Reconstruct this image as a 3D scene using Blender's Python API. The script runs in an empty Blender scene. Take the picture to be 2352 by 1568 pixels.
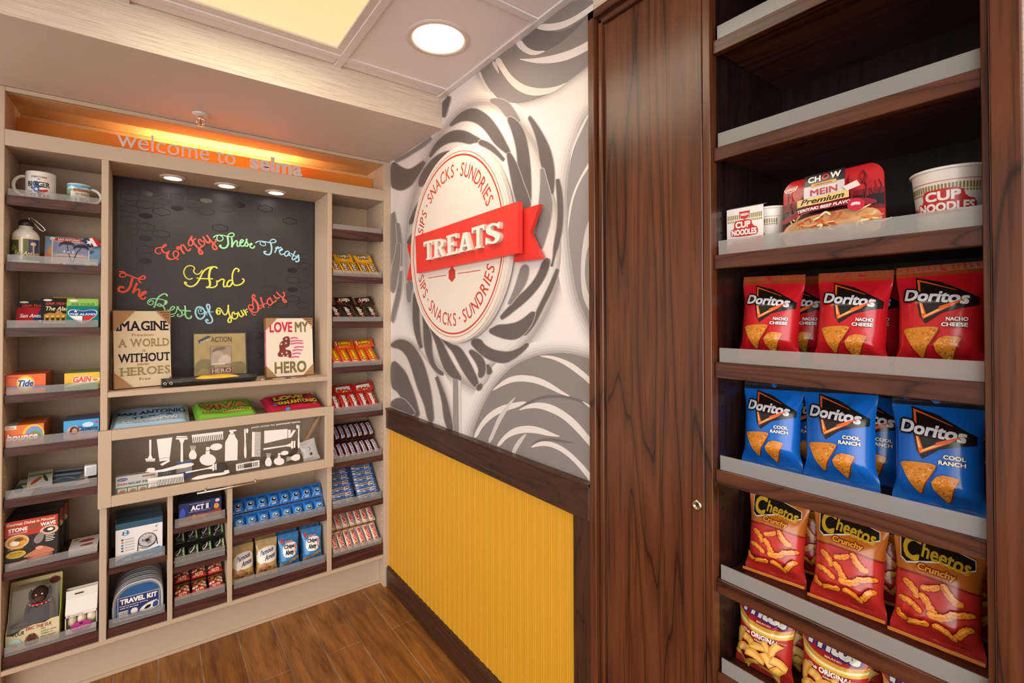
import bpy, bmesh, math, random
from mathutils import Vector, Matrix, Euler
from mathutils.geometry import tessellate_polygon
R = math.radians
scene = bpy.context.scene
COL = scene.collection

# ---------------------------------------------------------------- camera, world, lights, exposure
F_PX, W_PX, H_PX = 1108.9, 2352.0, 1568.0
PITCH, ROLL, YAW = 0.01037, -0.00288, 0.64075
EYE = Vector((-0.97668, -2.34608, 1.35313))
SY = -65.678
_f = Vector((math.sin(YAW), math.cos(YAW), 0)); _r = Vector((math.cos(YAW), -math.sin(YAW), 0)); _u = Vector((0, 0, 1))
FW = _f*math.cos(PITCH) + _u*math.sin(PITCH)
_u2 = _u*math.cos(PITCH) - _f*math.sin(PITCH)
RT = _r*math.cos(ROLL) + _u2*math.sin(ROLL)
UP = _u2*math.cos(ROLL) - _r*math.sin(ROLL)
cam = bpy.data.cameras.new('camera')
cam.sensor_fit = 'HORIZONTAL'; cam.sensor_width = 36.0
cam.lens = 36.0*F_PX/W_PX
cam.shift_y = SY/W_PX
cam.clip_start = 0.02; cam.clip_end = 60
camo = bpy.data.objects.new('camera', cam); COL.objects.link(camo)
camo.matrix_world = Matrix((( RT.x, UP.x, -FW.x, EYE.x), (RT.y, UP.y, -FW.y, EYE.y), (RT.z, UP.z, -FW.z, EYE.z), (0, 0, 0, 1)))
scene.camera = camo

scene.view_settings.view_transform = 'Standard'
scene.view_settings.look = 'None'
scene.view_settings.gamma = 1.0
scene.view_settings.use_curve_mapping = False
scene.view_settings.exposure = 0.20

world = bpy.data.worlds.new('lobby'); scene.world = world
world.use_nodes = True
bg = world.node_tree.nodes['Background']
# the open lobby behind the camera: dim warm surroundings plus one broad bright side added as fill light
_nt = world.node_tree
_tc = _nt.nodes.new('ShaderNodeTexCoord'); _dp = _nt.nodes.new('ShaderNodeVectorMath'); _dp.operation = 'DOT_PRODUCT'
_dp.inputs[1].default_value = Vector((-.66, -.66, .10)).normalized()
_mr = _nt.nodes.new('ShaderNodeMapRange'); _mr.interpolation_type = 'SMOOTHSTEP'
for _i, _v in ((1, math.cos(R(46))), (2, math.cos(R(14))), (3, .55), (4, 4.2)): _mr.inputs[_i].default_value = _v
_nt.links.new(_tc.outputs['Generated'], _dp.inputs[0]); _nt.links.new(_dp.outputs['Value'], _mr.inputs[0]); _nt.links.new(_mr.outputs[0], bg.inputs[1])
bg.inputs[0].default_value = (1.0, 0.94, 0.89, 1)

def lamp(name, kind, loc, rot, energy, color, **kw):
    l = bpy.data.lights.new(name, kind); l.energy = energy; l.color = color
    for k, v in kw.items(): setattr(l, k, v)
    o = bpy.data.objects.new(name, l); COL.objects.link(o); o.location = loc; o.rotation_euler = rot
    return o
WARM = (1.0, 0.80, 0.55)

def ray(U, V): return FW + RT*((U-1176)/F_PX) - UP*((V-784-SY)/F_PX)
def on_y(U, V, y=0.0):                      # photo pixel -> point on the plane y = const (parallel to the shelf wall)
    d = ray(U, V); return EYE + d*((y-EYE.y)/d.y)
def on_x(U, V, x=0.0):                      # photo pixel -> point on the plane x = const (parallel to the mural wall)
    d = ray(U, V); return EYE + d*((x-EYE.x)/d.x)
def on_z(U, V, z=0.0):
    d = ray(U, V); return EYE + d*((z-EYE.z)/d.z)

# ---------------------------------------------------------------- materials
def lin(h):
    h = h.lstrip('#'); o = []
    for i in (0, 2, 4):
        c = int(h[i:i+2], 16)/255
        o.append(c/12.92 if c <= .04045 else ((c+.055)/1.055)**2.4)
    return (*o, 1.0)
_mats = {}
def _new(name):
    m = bpy.data.materials.new(name); m.use_nodes = True
    nt = m.node_tree; b = nt.nodes['Principled BSDF']
    return m, nt, b
def N(nt, typ, **kw):
    n = nt.nodes.new(typ)
    for k, v in kw.items():
        if k in n.inputs: n.inputs[k].default_value = v
        else: setattr(n, k, v)
    return n
def coords(nt, scale=(1, 1, 1), rot=(0, 0, 0)):
    tc = N(nt, 'ShaderNodeTexCoord'); mp = N(nt, 'ShaderNodeMapping')
    mp.inputs['Scale'].default_value = scale; mp.inputs['Rotation'].default_value = rot
    nt.links.new(tc.outputs['Object'], mp.inputs[0]); return mp.outputs[0]
def ramp(nt, fac, stops):
    r = N(nt, 'ShaderNodeValToRGB')
    e = r.color_ramp.elements
    while len(e) < len(stops): e.new(.5)
    for el, (p, c) in zip(e, stops): el.position = p; el.color = lin(c) if isinstance(c, str) else c
    nt.links.new(fac, r.inputs[0]); return r.outputs[0]
def bump(nt, b, h, strength=.2, dist=.001):
    n = N(nt, 'ShaderNodeBump', Strength=strength, Distance=dist)
    nt.links.new(h, n.inputs['Height']); nt.links.new(n.outputs[0], b.inputs['Normal'])
KINDS = {'paper': (.55, .4, 0), 'card': (.38, .5, .15), 'film': (.24, .5, .25), 'cloth': (.9, .2, 0), 'paint': (.5, .4, 0), 'matte': (.8, .2, 0), 'gloss': (.12, .5, .3), 'chalk': (.85, .1, 0)}
def c(hexcol, kind='paper'):                # a coloured printed / painted surface with slight grain
    key = (hexcol, kind)
    if key in _mats: return _mats[key]
    m, nt, b = _new('%s_%s' % (kind, hexcol.lstrip('#')))
    r, s, ct = KINDS[kind]
    b.inputs['Base Color'].default_value = lin(hexcol); b.inputs['Roughness'].default_value = r
    b.inputs['Specular IOR Level'].default_value = s; b.inputs['Coat Weight'].default_value = ct; b.inputs['Coat Roughness'].default_value = .12
    if kind in ('cloth', 'paint', 'matte', 'film'):
        n = N(nt, 'ShaderNodeTexNoise', Scale={'cloth': 900., 'paint': 260., 'matte': 300., 'film': 120.}[kind], Detail=2.)
        nt.links.new(coords(nt), n.inputs['Vector'])
        bump(nt, b, n.outputs[0], {'cloth': .5, 'paint': .12, 'matte': .2, 'film': .12}[kind], .0006)
    _mats[key] = m; return m
def metal(name, hexcol, rough=.25):
    if name in _mats: return _mats[name]
    m, nt, b = _new(name); b.inputs['Base Color'].default_value = lin(hexcol); b.inputs['Metallic'].default_value = 1; b.inputs['Roughness'].default_value = rough
    _mats[name] = m; return m
def emit(name, hexcol, strength):
    if name in _mats: return _mats[name]
    m, nt, b = _new(name); b.inputs['Base Color'].default_value = lin(hexcol); b.inputs['Emission Color'].default_value = lin(hexcol); b.inputs['Emission Strength'].default_value = strength
    _mats[name] = m; return m
def clear(name, hexcol='#ffffff', veil=.25, rough=.1, gloss=.5):
    """acrylic / glass sheet: partly clear, partly a milky diffuse, with a glossy skin"""
    if name in _mats: return _mats[name]
    m = bpy.data.materials.new(name); m.use_nodes = True; nt = m.node_tree; nt.nodes.clear()
    out = N(nt, 'ShaderNodeOutputMaterial'); tr = N(nt, 'ShaderNodeBsdfTransparent'); df = N(nt, 'ShaderNodeBsdfDiffuse'); gl = N(nt, 'ShaderNodeBsdfGlossy')
    df.inputs[0].default_value = lin(hexcol); gl.inputs['Roughness'].default_value = rough; gl.inputs[0].default_value = (.9, .9, .9, 1)
    m1 = N(nt, 'ShaderNodeMixShader'); m2 = N(nt, 'ShaderNodeMixShader'); fr = N(nt, 'ShaderNodeFresnel', IOR=1.35)
    m1.inputs[0].default_value = veil
    nt.links.new(tr.outputs[0], m1.inputs[1]); nt.links.new(df.outputs[0], m1.inputs[2])
    mu = N(nt, 'ShaderNodeMath', operation='MULTIPLY'); mu.inputs[1].default_value = gloss*2
    nt.links.new(fr.outputs[0], mu.inputs[0]); nt.links.new(mu.outputs[0], m2.inputs[0])
    nt.links.new(m1.outputs[0], m2.inputs[1]); nt.links.new(gl.outputs[0], m2.inputs[2]); nt.links.new(m2.outputs[0], out.inputs[0])
    _mats[name] = m; return m
def wood(name, dark, mid, light, axis='Z', rough=.3, coat=.5, pore='#000000', scale=1.0, cathedral=1.0, rings=17):
    """open-pored stained wood with long growth-ring loops along one axis"""
    if name in _mats: return _mats[name]
    m, nt, b = _new(name)
    st = {'Z': (1, 1, .10), 'X': (.10, 1, 1), 'Y': (1, .10, 1)}[axis]
    v = coords(nt, tuple(s*scale for s in st))
    n1 = N(nt, 'ShaderNodeTexNoise', Scale=5.5*cathedral, Detail=2.5, Roughness=.5, Distortion=.25); nt.links.new(v, n1.inputs['Vector'])
    mu = N(nt, 'ShaderNodeMath', operation='MULTIPLY'); mu.inputs[1].default_value = rings
    fr = N(nt, 'ShaderNodeMath', operation='FRACT')
    nt.links.new(n1.outputs[0], mu.inputs[0]); nt.links.new(mu.outputs[0], fr.inputs[0])
    col = ramp(nt, fr.outputs[0], [(0, dark), (.05, mid), (.6, light), (.94, mid), (1, dark)])
    fine = N(nt, 'ShaderNodeTexNoise', Scale=110., Detail=3., Roughness=.6)
    st2 = tuple(1 if s == 1 else .035 for s in st); nt.links.new(coords(nt, st2), fine.inputs['Vector'])
    pc = ramp(nt, fine.outputs[0], [(.30, pore), (.50, '#ffffff')])
    mx = N(nt, 'ShaderNodeMix', data_type='RGBA', blend_type='MULTIPLY'); mx.inputs['Factor'].default_value = .55
    nt.links.new(col, mx.inputs['A']); nt.links.new(pc, mx.inputs['B']); nt.links.new(mx.outputs['Result'], b.inputs['Base Color'])
    b.inputs['Roughness'].default_value = rough; b.inputs['Specular IOR Level'].default_value = .35; b.inputs['Coat Weight'].default_value = coat*.6; b.inputs['Coat Roughness'].default_value = .2
    bump(nt, b, fine.outputs[0], .25, .0006)
    _mats[name] = m; return m

# ---------------------------------------------------------------- mesh builder
class MB:
    def __init__(s): s.v = []; s.f = []; s.m = []; s.sm = []; s.mats = []
    def mi(s, mat):
        if mat not in s.mats: s.mats.append(mat)
        return s.mats.index(mat)
    def add(s, vs, fs, mat, smooth=False, xf=None):
        o = len(s.v); k = s.mi(mat)
        s.v += [tuple(xf @ Vector(p)) if xf else tuple(p) for p in vs]
        for q in fs: s.f.append(tuple(i+o for i in q)); s.m.append(k); s.sm.append(smooth)
        return s
    def box(s, x0, x1, y0, y1, z0, z1, mat, bev=0, xf=None, seg=1):
        if bev <= 0:
            v = [(x0,y0,z0),(x1,y0,z0),(x1,y1,z0),(x0,y1,z0),(x0,y0,z1),(x1,y0,z1),(x1,y1,z1),(x0,y1,z1)]
            return s.add(v, [(3,2,1,0),(4,5,6,7),(0,1,5,4),(1,2,6,5),(2,3,7,6),(3,0,4,7)], mat, False, xf)
        bm = bmesh.new(); bmesh.ops.create_cube(bm, size=1)
        for q in bm.verts: q.co = Vector((x0+(q.co.x+.5)*(x1-x0), y0+(q.co.y+.5)*(y1-y0), z0+(q.co.z+.5)*(z1-z0)))
        bmesh.ops.bevel(bm, geom=list(bm.edges), offset=bev, segments=seg, affect='EDGES', profile=.6)
        bm.verts.index_update()
        s.add([q.co[:] for q in bm.verts], [[q.index for q in f.verts] for f in bm.faces], mat, seg > 1, xf); bm.free(); return s
    def grid(s, fn, nu, nv, mat, smooth=True, flip=False, xf=None):
        vs = [fn(i/nu, j/nv) for j in range(nv+1) for i in range(nu+1)]
        fs = []
        for j in range(nv):
            for i in range(nu):
                a = j*(nu+1)+i; q = (a, a+1, a+nu+2, a+nu+1)
                fs.append(q[::-1] if flip else q)
        return s.add(vs, fs, mat, smooth, xf)
    def lathe(s, prof, mat, n=32, center=(0, 0), smooth=True, cap0=True, cap1=True, xf=None):
        vs = []; fs = []
        for r, z in prof:
            for k in range(n):
                a = 2*math.pi*k/n; vs.append((center[0]+r*math.cos(a), center[1]+r*math.sin(a), z))
        for j in range(len(prof)-1):
            for k in range(n):
                k2 = (k+1) % n; fs.append((j*n+k, j*n+k2, (j+1)*n+k2, (j+1)*n+k))
        if cap0 and prof[0][0] > 1e-6: fs.append(tuple(range(n))[::-1])
        if cap1 and prof[-1][0] > 1e-6: fs.append(tuple((len(prof)-1)*n+k for k in range(n)))
        return s.add(vs, fs, mat, smooth, xf)
    def tube(s, pts, r, mat, n=8, closed=False, smooth=True, xf=None):
        pts = [Vector(p) for p in pts]; L = len(pts); vs = []; fs = []
        rs = r if isinstance(r, (list, tuple)) else [r]*L
        nrm = None
        for i, p in enumerate(pts):
            a = pts[i-1] if i or closed else pts[0]; b = pts[(i+1) % L] if i < L-1 or closed else pts[-1]
            t = (b-a).normalized()
            if nrm is None: nrm = t.orthogonal().normalized()
            else: nrm = (nrm - t*nrm.dot(t)).normalized()
            bi = t.cross(nrm)
            for k in range(n):
                an = 2*math.pi*k/n; vs.append(p + (nrm*math.cos(an)+bi*math.sin(an))*rs[i])
        for i in range(L if closed else L-1):
            j = (i+1) % L
            for k in range(n):
                k2 = (k+1) % n; fs.append((i*n+k, i*n+k2, j*n+k2, j*n+k))
        if not closed: fs += [tuple(range(n))[::-1], tuple((L-1)*n+k for k in range(n))]
        return s.add(vs, fs, mat, smooth, xf)
    def prism(s, poly, a, b, fmap, mat, side=None):
        """2-D outline swept between offsets a and b; fmap(x, y, off) -> 3-D"""
        n = len(poly); area = sum(poly[i][0]*poly[(i+1) % n][1]-poly[(i+1) % n][0]*poly[i][1] for i in range(n))
        if area < 0: poly = poly[::-1]
        vs = [fmap(x, y, a) for x, y in poly] + [fmap(x, y, b) for x, y in poly]
        tri = tessellate_polygon([[Vector((x, y, 0)) for x, y in poly]])
        s.add(vs, [tuple(t) for t in tri] + [tuple(i+n for i in t) for t in tri], mat)
        s.add(vs, [(i, (i+1) % n, n+(i+1) % n, n+i) for i in range(n)], side or mat); return s
    def build(s, name, parent=None, loc=None, rot=None, **tags):
        me = bpy.data.meshes.new(name); me.from_pydata(s.v, [], s.f)
        for m in s.mats: me.materials.append(m)
        me.polygons.foreach_set('material_index', s.m); me.polygons.foreach_set('use_smooth', s.sm)
        me.update()
        o = bpy.data.objects.new(name, me); COL.objects.link(o)
        if loc is not None: o.location = loc
        if rot is not None: o.rotation_euler = rot
        if parent is not None: o.parent = parent
        tag(o, **tags); return o
def tag(o, label=None, cat=None, group=None, kind=None):
    if label: o['label'] = label
    if cat: o['category'] = cat
    if group: o['group'] = group
    if kind: o['kind'] = kind
    return o
def thing(name, label, cat, loc=(0, 0, 0), rot=(0, 0, 0), group=None):
    o = bpy.data.objects.new(name, None); COL.objects.link(o); o.empty_display_size = .05
    o.location = loc; o.rotation_euler = rot; return tag(o, label, cat, group)
def dup(o, loc=None, rot=None, label=None, group=None):
    n = o.copy(); COL.objects.link(n)
    if loc is not None: n.location = loc
    if rot is not None: n.rotation_euler = rot
    if label: n['label'] = label
    if group: n['group'] = group
    for ch in list(o.children):
        q = ch.copy(); COL.objects.link(q); q.parent = n
        for g in list(ch.children):
            w = g.copy(); COL.objects.link(w); w.parent = q
    return n
def orient(o, m):                            # set location + rotation from a matrix
    o.location = m.to_translation(); o.rotation_euler = m.to_euler(); return o
def frame(loc, yaw=0, lean=0, roll=0):       # local x = along the face, -y = face normal, z = up; lean tips the top backwards
    return Matrix.Translation(loc) @ Matrix.Rotation(yaw, 4, 'Z') @ Matrix.Rotation(-lean, 4, 'X') @ Matrix.Rotation(roll, 4, 'Y')
ORD = ['first', 'second', 'third', 'fourth', 'fifth', 'sixth', 'seventh', 'eighth', 'ninth', 'tenth', 'eleventh', 'twelfth']

# ---------------------------------------------------------------- flat graphics (printing, lettering, traced shapes)
_glyph = {}
def glyphs(s, bold=0., shear=0., res=3):
    key = (s, bold, shear, res)
    if key not in _glyph:
        cu = bpy.data.curves.new('lettering', 'FONT'); cu.body = s; cu.offset = bold; cu.shear = shear; cu.resolution_u = res; cu.fill_mode = 'FRONT'
        ob = bpy.data.objects.new('lettering', cu); me = ob.to_mesh()
        vs = [(v.co.x, v.co.y) for v in me.vertices]; fs = [tuple(p.vertices) for p in me.polygons]
        ob.to_mesh_clear(); bpy.data.objects.remove(ob); bpy.data.curves.remove(cu)
        _glyph[key] = (vs, fs)
    return _glyph[key]
def bbox(vs):
    xs = [p[0] for p in vs]; ys = [p[1] for p in vs]; return min(xs), max(xs), min(ys), max(ys)
SERIFS = {'I': [(.5, 0), (.5, 1)], 'M': [(.06, 0), (.94, 0), (.06, 1), (.94, 1)], 'A': [(.06, 0), (.94, 0)], 'N': [(.08, 0), (.08, 1), (.92, 1)], 'E': [(.1, 0), (.1, 1)],
          'W': [(.04, 1), (.96, 1), (.5, 1)], 'R': [(.12, 0), (.12, 1), (.95, 0)], 'L': [(.12, 0), (.12, 1)], 'D': [(.12, 0), (.12, 1)], 'T': [(.5, 0)], 'H': [(.1, 0), (.9, 0), (.1, 1), (.9, 1)],
          'U': [(.1, 1), (.9, 1)], 'P': [(.12, 0), (.12, 1)], 'F': [(.12, 0), (.12, 1)], 'm': [(.06, 0), (.5, 0), (.94, 0)]}
def serif_glyphs(s, bold=.01, sw=.115, sh=.05, gap=.12):
    """capitals with slab serifs: outline letters plus a bar at each stem end"""
    key = ('serif', s, bold, sw, sh, gap)
    if key in _glyph: return _glyph[key]
    V = []; Fc = []; x = 0
    for ch in s:
        if ch == ' ': x += .32; continue
        vs, fs = glyphs(ch, bold, 0, 3); x0, x1, y0, y1 = bbox(vs); w = x1-x0
        o = len(V); V += [(p[0]-x0+x, p[1]) for p in vs]; Fc += [tuple(i+o for i in f) for f in fs]
        for sx, sy in SERIFS.get(ch, []):
            o = len(V); cx = x+sx*w; sw_ = sw*.55 if ch in 'MNW' else sw; cy = y0 if sy == 0 else y1-sh
            V += [(cx-sw_, cy), (cx+sw_, cy), (cx+sw_, cy+sh), (cx-sw_, cy+sh)]; Fc.append((o, o+1, o+2, o+3))
        x += w+gap
    _glyph[key] = (V, Fc); return _glyph[key]
def chaikin(p, n=2, closed=True):
    for _ in range(n):
        q = []
        L = len(p)
        for i in range(L if closed else L-1):
            a, b = p[i], p[(i+1) % L]
            q += [(a[0]*.75+b[0]*.25, a[1]*.75+b[1]*.25), (a[0]*.25+b[0]*.75, a[1]*.25+b[1]*.75)]
        if not closed: q = [p[0]]+q+[p[-1]]
        p = q
    return p
def spline(p, n=6):                           # Catmull-Rom through the points
    if len(p) < 3: return list(p)
    out = []
    for i in range(len(p)-1):
        p0 = p[max(i-1, 0)]; p1 = p[i]; p2 = p[i+1]; p3 = p[min(i+2, len(p)-1)]
        for k in range(n):
            t = k/n
            out.append(tuple(.5*(2*p1[a]+(p2[a]-p0[a])*t+(2*p0[a]-5*p1[a]+4*p2[a]-p3[a])*t*t+(3*p1[a]-p0[a]-3*p2[a]+p3[a])*t**3) for a in (0, 1)))
    out.append(tuple(p[-1])); return out
def ell(cx, cy, rx, ry, n=28, a0=0, a1=360, rot=0):
    o = []; m = n if abs(a1-a0) >= 360 else n+1
    cr, sr = math.cos(R(rot)), math.sin(R(rot))
    for k in range(m):
        a = R(a0+(a1-a0)*k/n); x, y = rx*math.cos(a), ry*math.sin(a); o.append((cx+x*cr-y*sr, cy+x*sr+y*cr))
    return o
def rrect(x0, y0, x1, y1, r, n=4):
    o = []
    for cx, cy, a in ((x1-r, y1-r, 0), (x0+r, y1-r, 90), (x0+r, y0+r, 180), (x1-r, y0+r, 270)):
        for k in range(n+1): t = R(a+90*k/n); o.append((cx+r*math.cos(t), cy+r*math.sin(t)))
    return o
def star(cx, cy, r, n=5, inner=.4, rot=90):
    return [(cx+(r if k % 2 == 0 else r*inner)*math.cos(R(rot+180*k/n)), cy+(r if k % 2 == 0 else r*inner)*math.sin(R(rot+180*k/n))) for k in range(2*n)]
class Art:
    """a stack of flat coloured shapes in 2-D; later shapes lie on top of earlier ones"""
    def __init__(s): s.items = []; s.k = 0
    def raw(s, vs, fs, col, up=1, ks=None):
        s.k += up if up else .06               # every shape gets its own thin layer, so nothing lies coplanar
        s.items.append((list(vs), [tuple(f) for f in fs], col, s.k if ks is None else [s.k+q for q in ks])); return s
    def poly(s, pts, col, up=1):
        tri = tessellate_polygon([[Vector((x, y, 0)) for x, y in pts]]); return s.raw(pts, tri, col, up)
    def blob(s, pts, col, n=2, up=1): return s.poly(chaikin(pts, n), col, up)
    def rect(s, x0, y0, x1, y1, col, up=1): return s.poly([(x0, y0), (x1, y0), (x1, y1), (x0, y1)], col, up)
    def ring(s, cx, cy, rx, ry, t, col, n=40, a0=0, a1=360, up=1):
        o = ell(cx, cy, rx, ry, n, a0, a1); i = ell(cx, cy, rx-t, ry-t, n, a0, a1); L = len(o); vs = o+i
        m = L if abs(a1-a0) >= 360 else L-1
        return s.raw(vs, [(k, (k+1) % L, L+(k+1) % L, L+k) for k in range(m)], col, up)
    def stroke(s, pts, w, col, up=1, taper=0., smooth=True):
        p = spline(pts) if smooth else list(pts); L = len(p); vs = []
        for i in range(L):
            a = p[max(i-1, 0)]; b = p[min(i+1, L-1)]; dx, dy = b[0]-a[0], b[1]-a[1]; l = math.hypot(dx, dy) or 1
            t = i/(L-1); ww = w*.5*(1-taper*(abs(2*t-1)**3))
            vs += [(p[i][0]-dy/l*ww, p[i][1]+dx/l*ww), (p[i][0]+dy/l*ww, p[i][1]-dx/l*ww)]
        s.raw(vs, [(2*i, 2*i+1, 2*i+3, 2*i+2) for i in range(L-1)], col, up, [.5*(i//2)/L for i in range(2*L)])
        s.k += .5; return s
    def text(s, t, x0, y0, x1, y1, col, bold=.02, shear=0., outline=None, ol=.06, res=3, warp=None, serif=False, up=1, shadow=None):
        g = serif_glyphs(t, 0.) if serif else glyphs(t, 0., shear, res)
        bx = bbox(g[0]); bx = (bx[0]-bold, bx[1]+bold, bx[2]-bold, bx[3]+bold); sx = (x1-x0)/(bx[1]-bx[0]); sy = (y1-y0)/(bx[3]-bx[2])
        def fat(r, n, col, u):                 # heavier strokes: the same letters laid down again slightly shifted
            for k in range(n):
                a = 2*math.pi*(k+.5)/n; s.raw(mp(g[0], r*math.cos(a)*sx, r*math.sin(a)*sy), g[1], col, u if k == 0 else 0)
        def mp(vs, dx=0, dy=0):
            o = []
            for p in vs:
                q = (x0+(p[0]-bx[0])*sx+dx, y0+(p[1]-bx[2])*sy+dy); o.append(warp(*q) if warp else q)
            return o
        if outline:
            fat(bold+ol, 8, outline, up)
        if shadow: s.raw(mp(g[0], shadow[1], shadow[2]), g[1], shadow[0], up)
        if bold > .012: fat(bold*.9, 4, col, up); return s.raw(mp(g[0]), g[1], col, 0)
        return s.raw(mp(g[0]), g[1], col, up)
    def emit(s, mb, f, maxlen=None, kind='paper'):
        for vs, fs, col, k in s.items:
            mat = col if not isinstance(col, str) else c(col, kind)
            if maxlen:
                kz = k if isinstance(k, list) else [k]*len(vs)
                bm = bmesh.new(); bv = [bm.verts.new((x, y, z)) for (x, y), z in zip(vs, kz)]
                for q in fs:
                    try: bm.faces.new([bv[i] for i in q])
                    except ValueError: pass
                bmesh.ops.triangulate(bm, faces=list(bm.faces))
                for _ in range(7):
                    e = [e for e in bm.edges if (e.verts[0].co.xy-e.verts[1].co.xy).length > maxlen]
                    if not e: break
                    bmesh.ops.subdivide_edges(bm, edges=e, cuts=1, use_grid_fill=False); bmesh.ops.triangulate(bm, faces=[q for q in bm.faces if len(q.verts) > 3])
                bm.verts.index_update()
                vv = [q.co[:2] for q in bm.verts]; kk = [q.co.z for q in bm.verts]; ff = [[q.index for q in x.verts] for x in bm.faces]; bm.free()
            else: vv, ff, kk = vs, fs, (k if isinstance(k, list) else [k]*len(vs))
            P = [f(x, y, z) for (x, y), z in zip(vv, kk)]
            out = []
            for q in ff:                       # faces turned towards the print side
                a = 0.
                for i in range(len(q)): x, y = vv[q[i]]; X, Y = vv[q[(i+1) % len(q)]]; a += x*Y-X*y
                out.append(q if a >= 0 else tuple(q)[::-1])
            mb.add(P, out, mat, bool(maxlen))
        return mb
def face(y=0., eps=.0003, x=0., z=0.):        # print on a flat front (normal -y)
    return lambda X, Y, k: (X+x, y-eps*k, Y+z)
# ---------------------------------------------------------------- the room
def struct(name, mb, loc=None): return mb.build(name, None, loc, kind='structure')
CEIL, SOF, SOFY = 2.281, 2.15, -0.551
# floor: long wood-look planks running towards the shelves, pale joints
m_floor, nt, b = _new('floor_planks')
v = coords(nt, (1, 1, 1), (0, 0, R(90)))
sh_ = N(nt, 'ShaderNodeVectorMath', operation='ADD'); sh_.inputs[1].default_value = (.203, -.1405, 0)
nt.links.new(v, sh_.inputs[0])
br = N(nt, 'ShaderNodeTexBrick', offset=.42, offset_frequency=2); br.inputs['Scale'].default_value = 1; br.inputs['Mortar Size'].default_value = .0018
br.inputs['Mortar Smooth'].default_value = .2; br.inputs['Brick Width'].default_value = .92; br.inputs['Row Height'].default_value = .1365
br.inputs['Color1'].default_value = lin('#a0642a'); br.inputs['Color2'].default_value = lin('#b57a3e'); br.inputs['Mortar'].default_value = lin('#b8a48e'); br.inputs['Bias'].default_value = 0
nt.links.new(sh_.outputs[0], br.inputs['Vector'])
n1 = N(nt, 'ShaderNodeTexNoise', Scale=7., Detail=4., Distortion=.6); nt.links.new(coords(nt, (4, .6, 1)), n1.inputs['Vector'])
n2 = N(nt, 'ShaderNodeTexNoise', Scale=90., Detail=3.); nt.links.new(coords(nt, (3, .12, 1)), n2.inputs['Vector'])
r1 = ramp(nt, n1.outputs[0], [(.3, '#8a7a70'), (.7, '#ffffff')]); r2 = ramp(nt, n2.outputs[0], [(.3, '#b0a090'), (.65, '#ffffff')])
x1 = N(nt, 'ShaderNodeMix', data_type='RGBA', blend_type='MULTIPLY'); x1.inputs['Factor'].default_value = .8
x2 = N(nt, 'ShaderNodeMix', data_type='RGBA', blend_type='MULTIPLY'); x2.inputs['Factor'].default_value = .6
nt.links.new(br.outputs['Color'], x1.inputs['A']); nt.links.new(r1, x1.inputs['B']); nt.links.new(x1.outputs['Result'], x2.inputs['A']); nt.links.new(r2, x2.inputs['B'])
nt.links.new(x2.outputs['Result'], b.inputs['Base Color']); b.inputs['Roughness'].default_value = .42
bump(nt, b, br.outputs['Fac'], -.3, .002)
struct('floor', MB().box(-3.6, .9, -4.2, .3, -.06, 0, m_floor))

# horizontally grained beige wall covering (soffit face, wall beside the cabinet)
m_paper, nt, b = _new('grained_wallpaper')
n1 = N(nt, 'ShaderNodeTexNoise', Scale=34., Detail=4., Roughness=.7); nt.links.new(coords(nt, (.22, .22, 9)), n1.inputs['Vector'])
nt.links.new(ramp(nt, n1.outputs[0], [(.3, '#b39f8d'), (.5, '#cfbfae'), (.7, '#dccdbd')]), b.inputs['Base Color']); b.inputs['Roughness'].default_value = .6
bump(nt, b, n1.outputs[0], .25, .001)
m_sof = c('#dccabd', 'paint')
m_wall = c('#cdbfb0', 'paint')
# acoustic ceiling board
m_tile, nt, b = _new('ceiling_board'); b.inputs['Roughness'].default_value = .9
n1 = N(nt, 'ShaderNodeTexNoise', Scale=420., Detail=2.); nt.links.new(coords(nt), n1.inputs['Vector'])
nt.links.new(ramp(nt, n1.outputs[0], [(.3, '#e2d9d6'), (.7, '#efe6e3')]), b.inputs['Base Color']); bump(nt, b, n1.outputs[0], .4, .001)

TX = (-.435, -1.045); TY = (-.62, -1.195, -1.80, -2.41, -3.02)
can_c = on_z(1007, 89, CEIL)
cl = MB()
hole = .088
def tile(x0, x1, y0, y1, cut=False):
    r = .006
    if cut:                                   # a board with the round opening of the downlight
        n = 32; cx, cy = can_c.x, can_c.y
        cs = [(cx+hole*math.cos(2*math.pi*k/n), cy+hole*math.sin(2*math.pi*k/n)) for k in range(n)]
        tri = tessellate_polygon([[Vector((x, y, 0)) for x, y in [(x0, y0), (x1, y0), (x1, y1), (x0, y1)]], [Vector((x, y, 0)) for x, y in cs[::-1]]])
        vs = [(x, y, CEIL) for x, y in [(x0, y0), (x1, y0), (x1, y1), (x0, y1)]+cs[::-1]]
        cl.add(vs, [tuple(t)[::-1] for t in tri], m_tile)
        for k in range(4):
            p, q = vs[k], vs[(k+1) % 4]; cl.add([p, q, (q[0], q[1], CEIL+.02), (p[0], p[1], CEIL+.02)], [(0, 1, 2, 3)], m_tile)
    else: cl.box(x0, x1, y0, y1, CEIL, CEIL+.018, m_tile, .004)
g = .011
tile(TX[0]+g, -.022, TY[1]+g, TY[0]-g, True)
tile(TX[0]+g, -.022, TY[0]+g*.6, SOFY-.002)
for x0, x1 in ((TX[1]+g, TX[0]-g), (-1.655+g, TX[1]-g), (-2.265+g, -1.655-g), (-2.875+g, -2.265-g)): tile(x0, x1, TY[0]+g*.6, SOFY-.002)
for i in range(1, 4): tile(TX[0]+g, -.022, TY[i+1]+g, TY[i]-g)
for i in range(4):
    for x0, x1 in ((TX[1]+g, TX[0]-g), (-1.655+g, TX[1]-g), (-2.265+g, -1.655-g), (-2.875+g, -2.265-g)):
        if (x0 > TX[1] and i < 2): continue   # the fluorescent fixture fills these bays
        tile(x0, x1, TY[i+1]+g, TY[i]-g)
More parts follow.
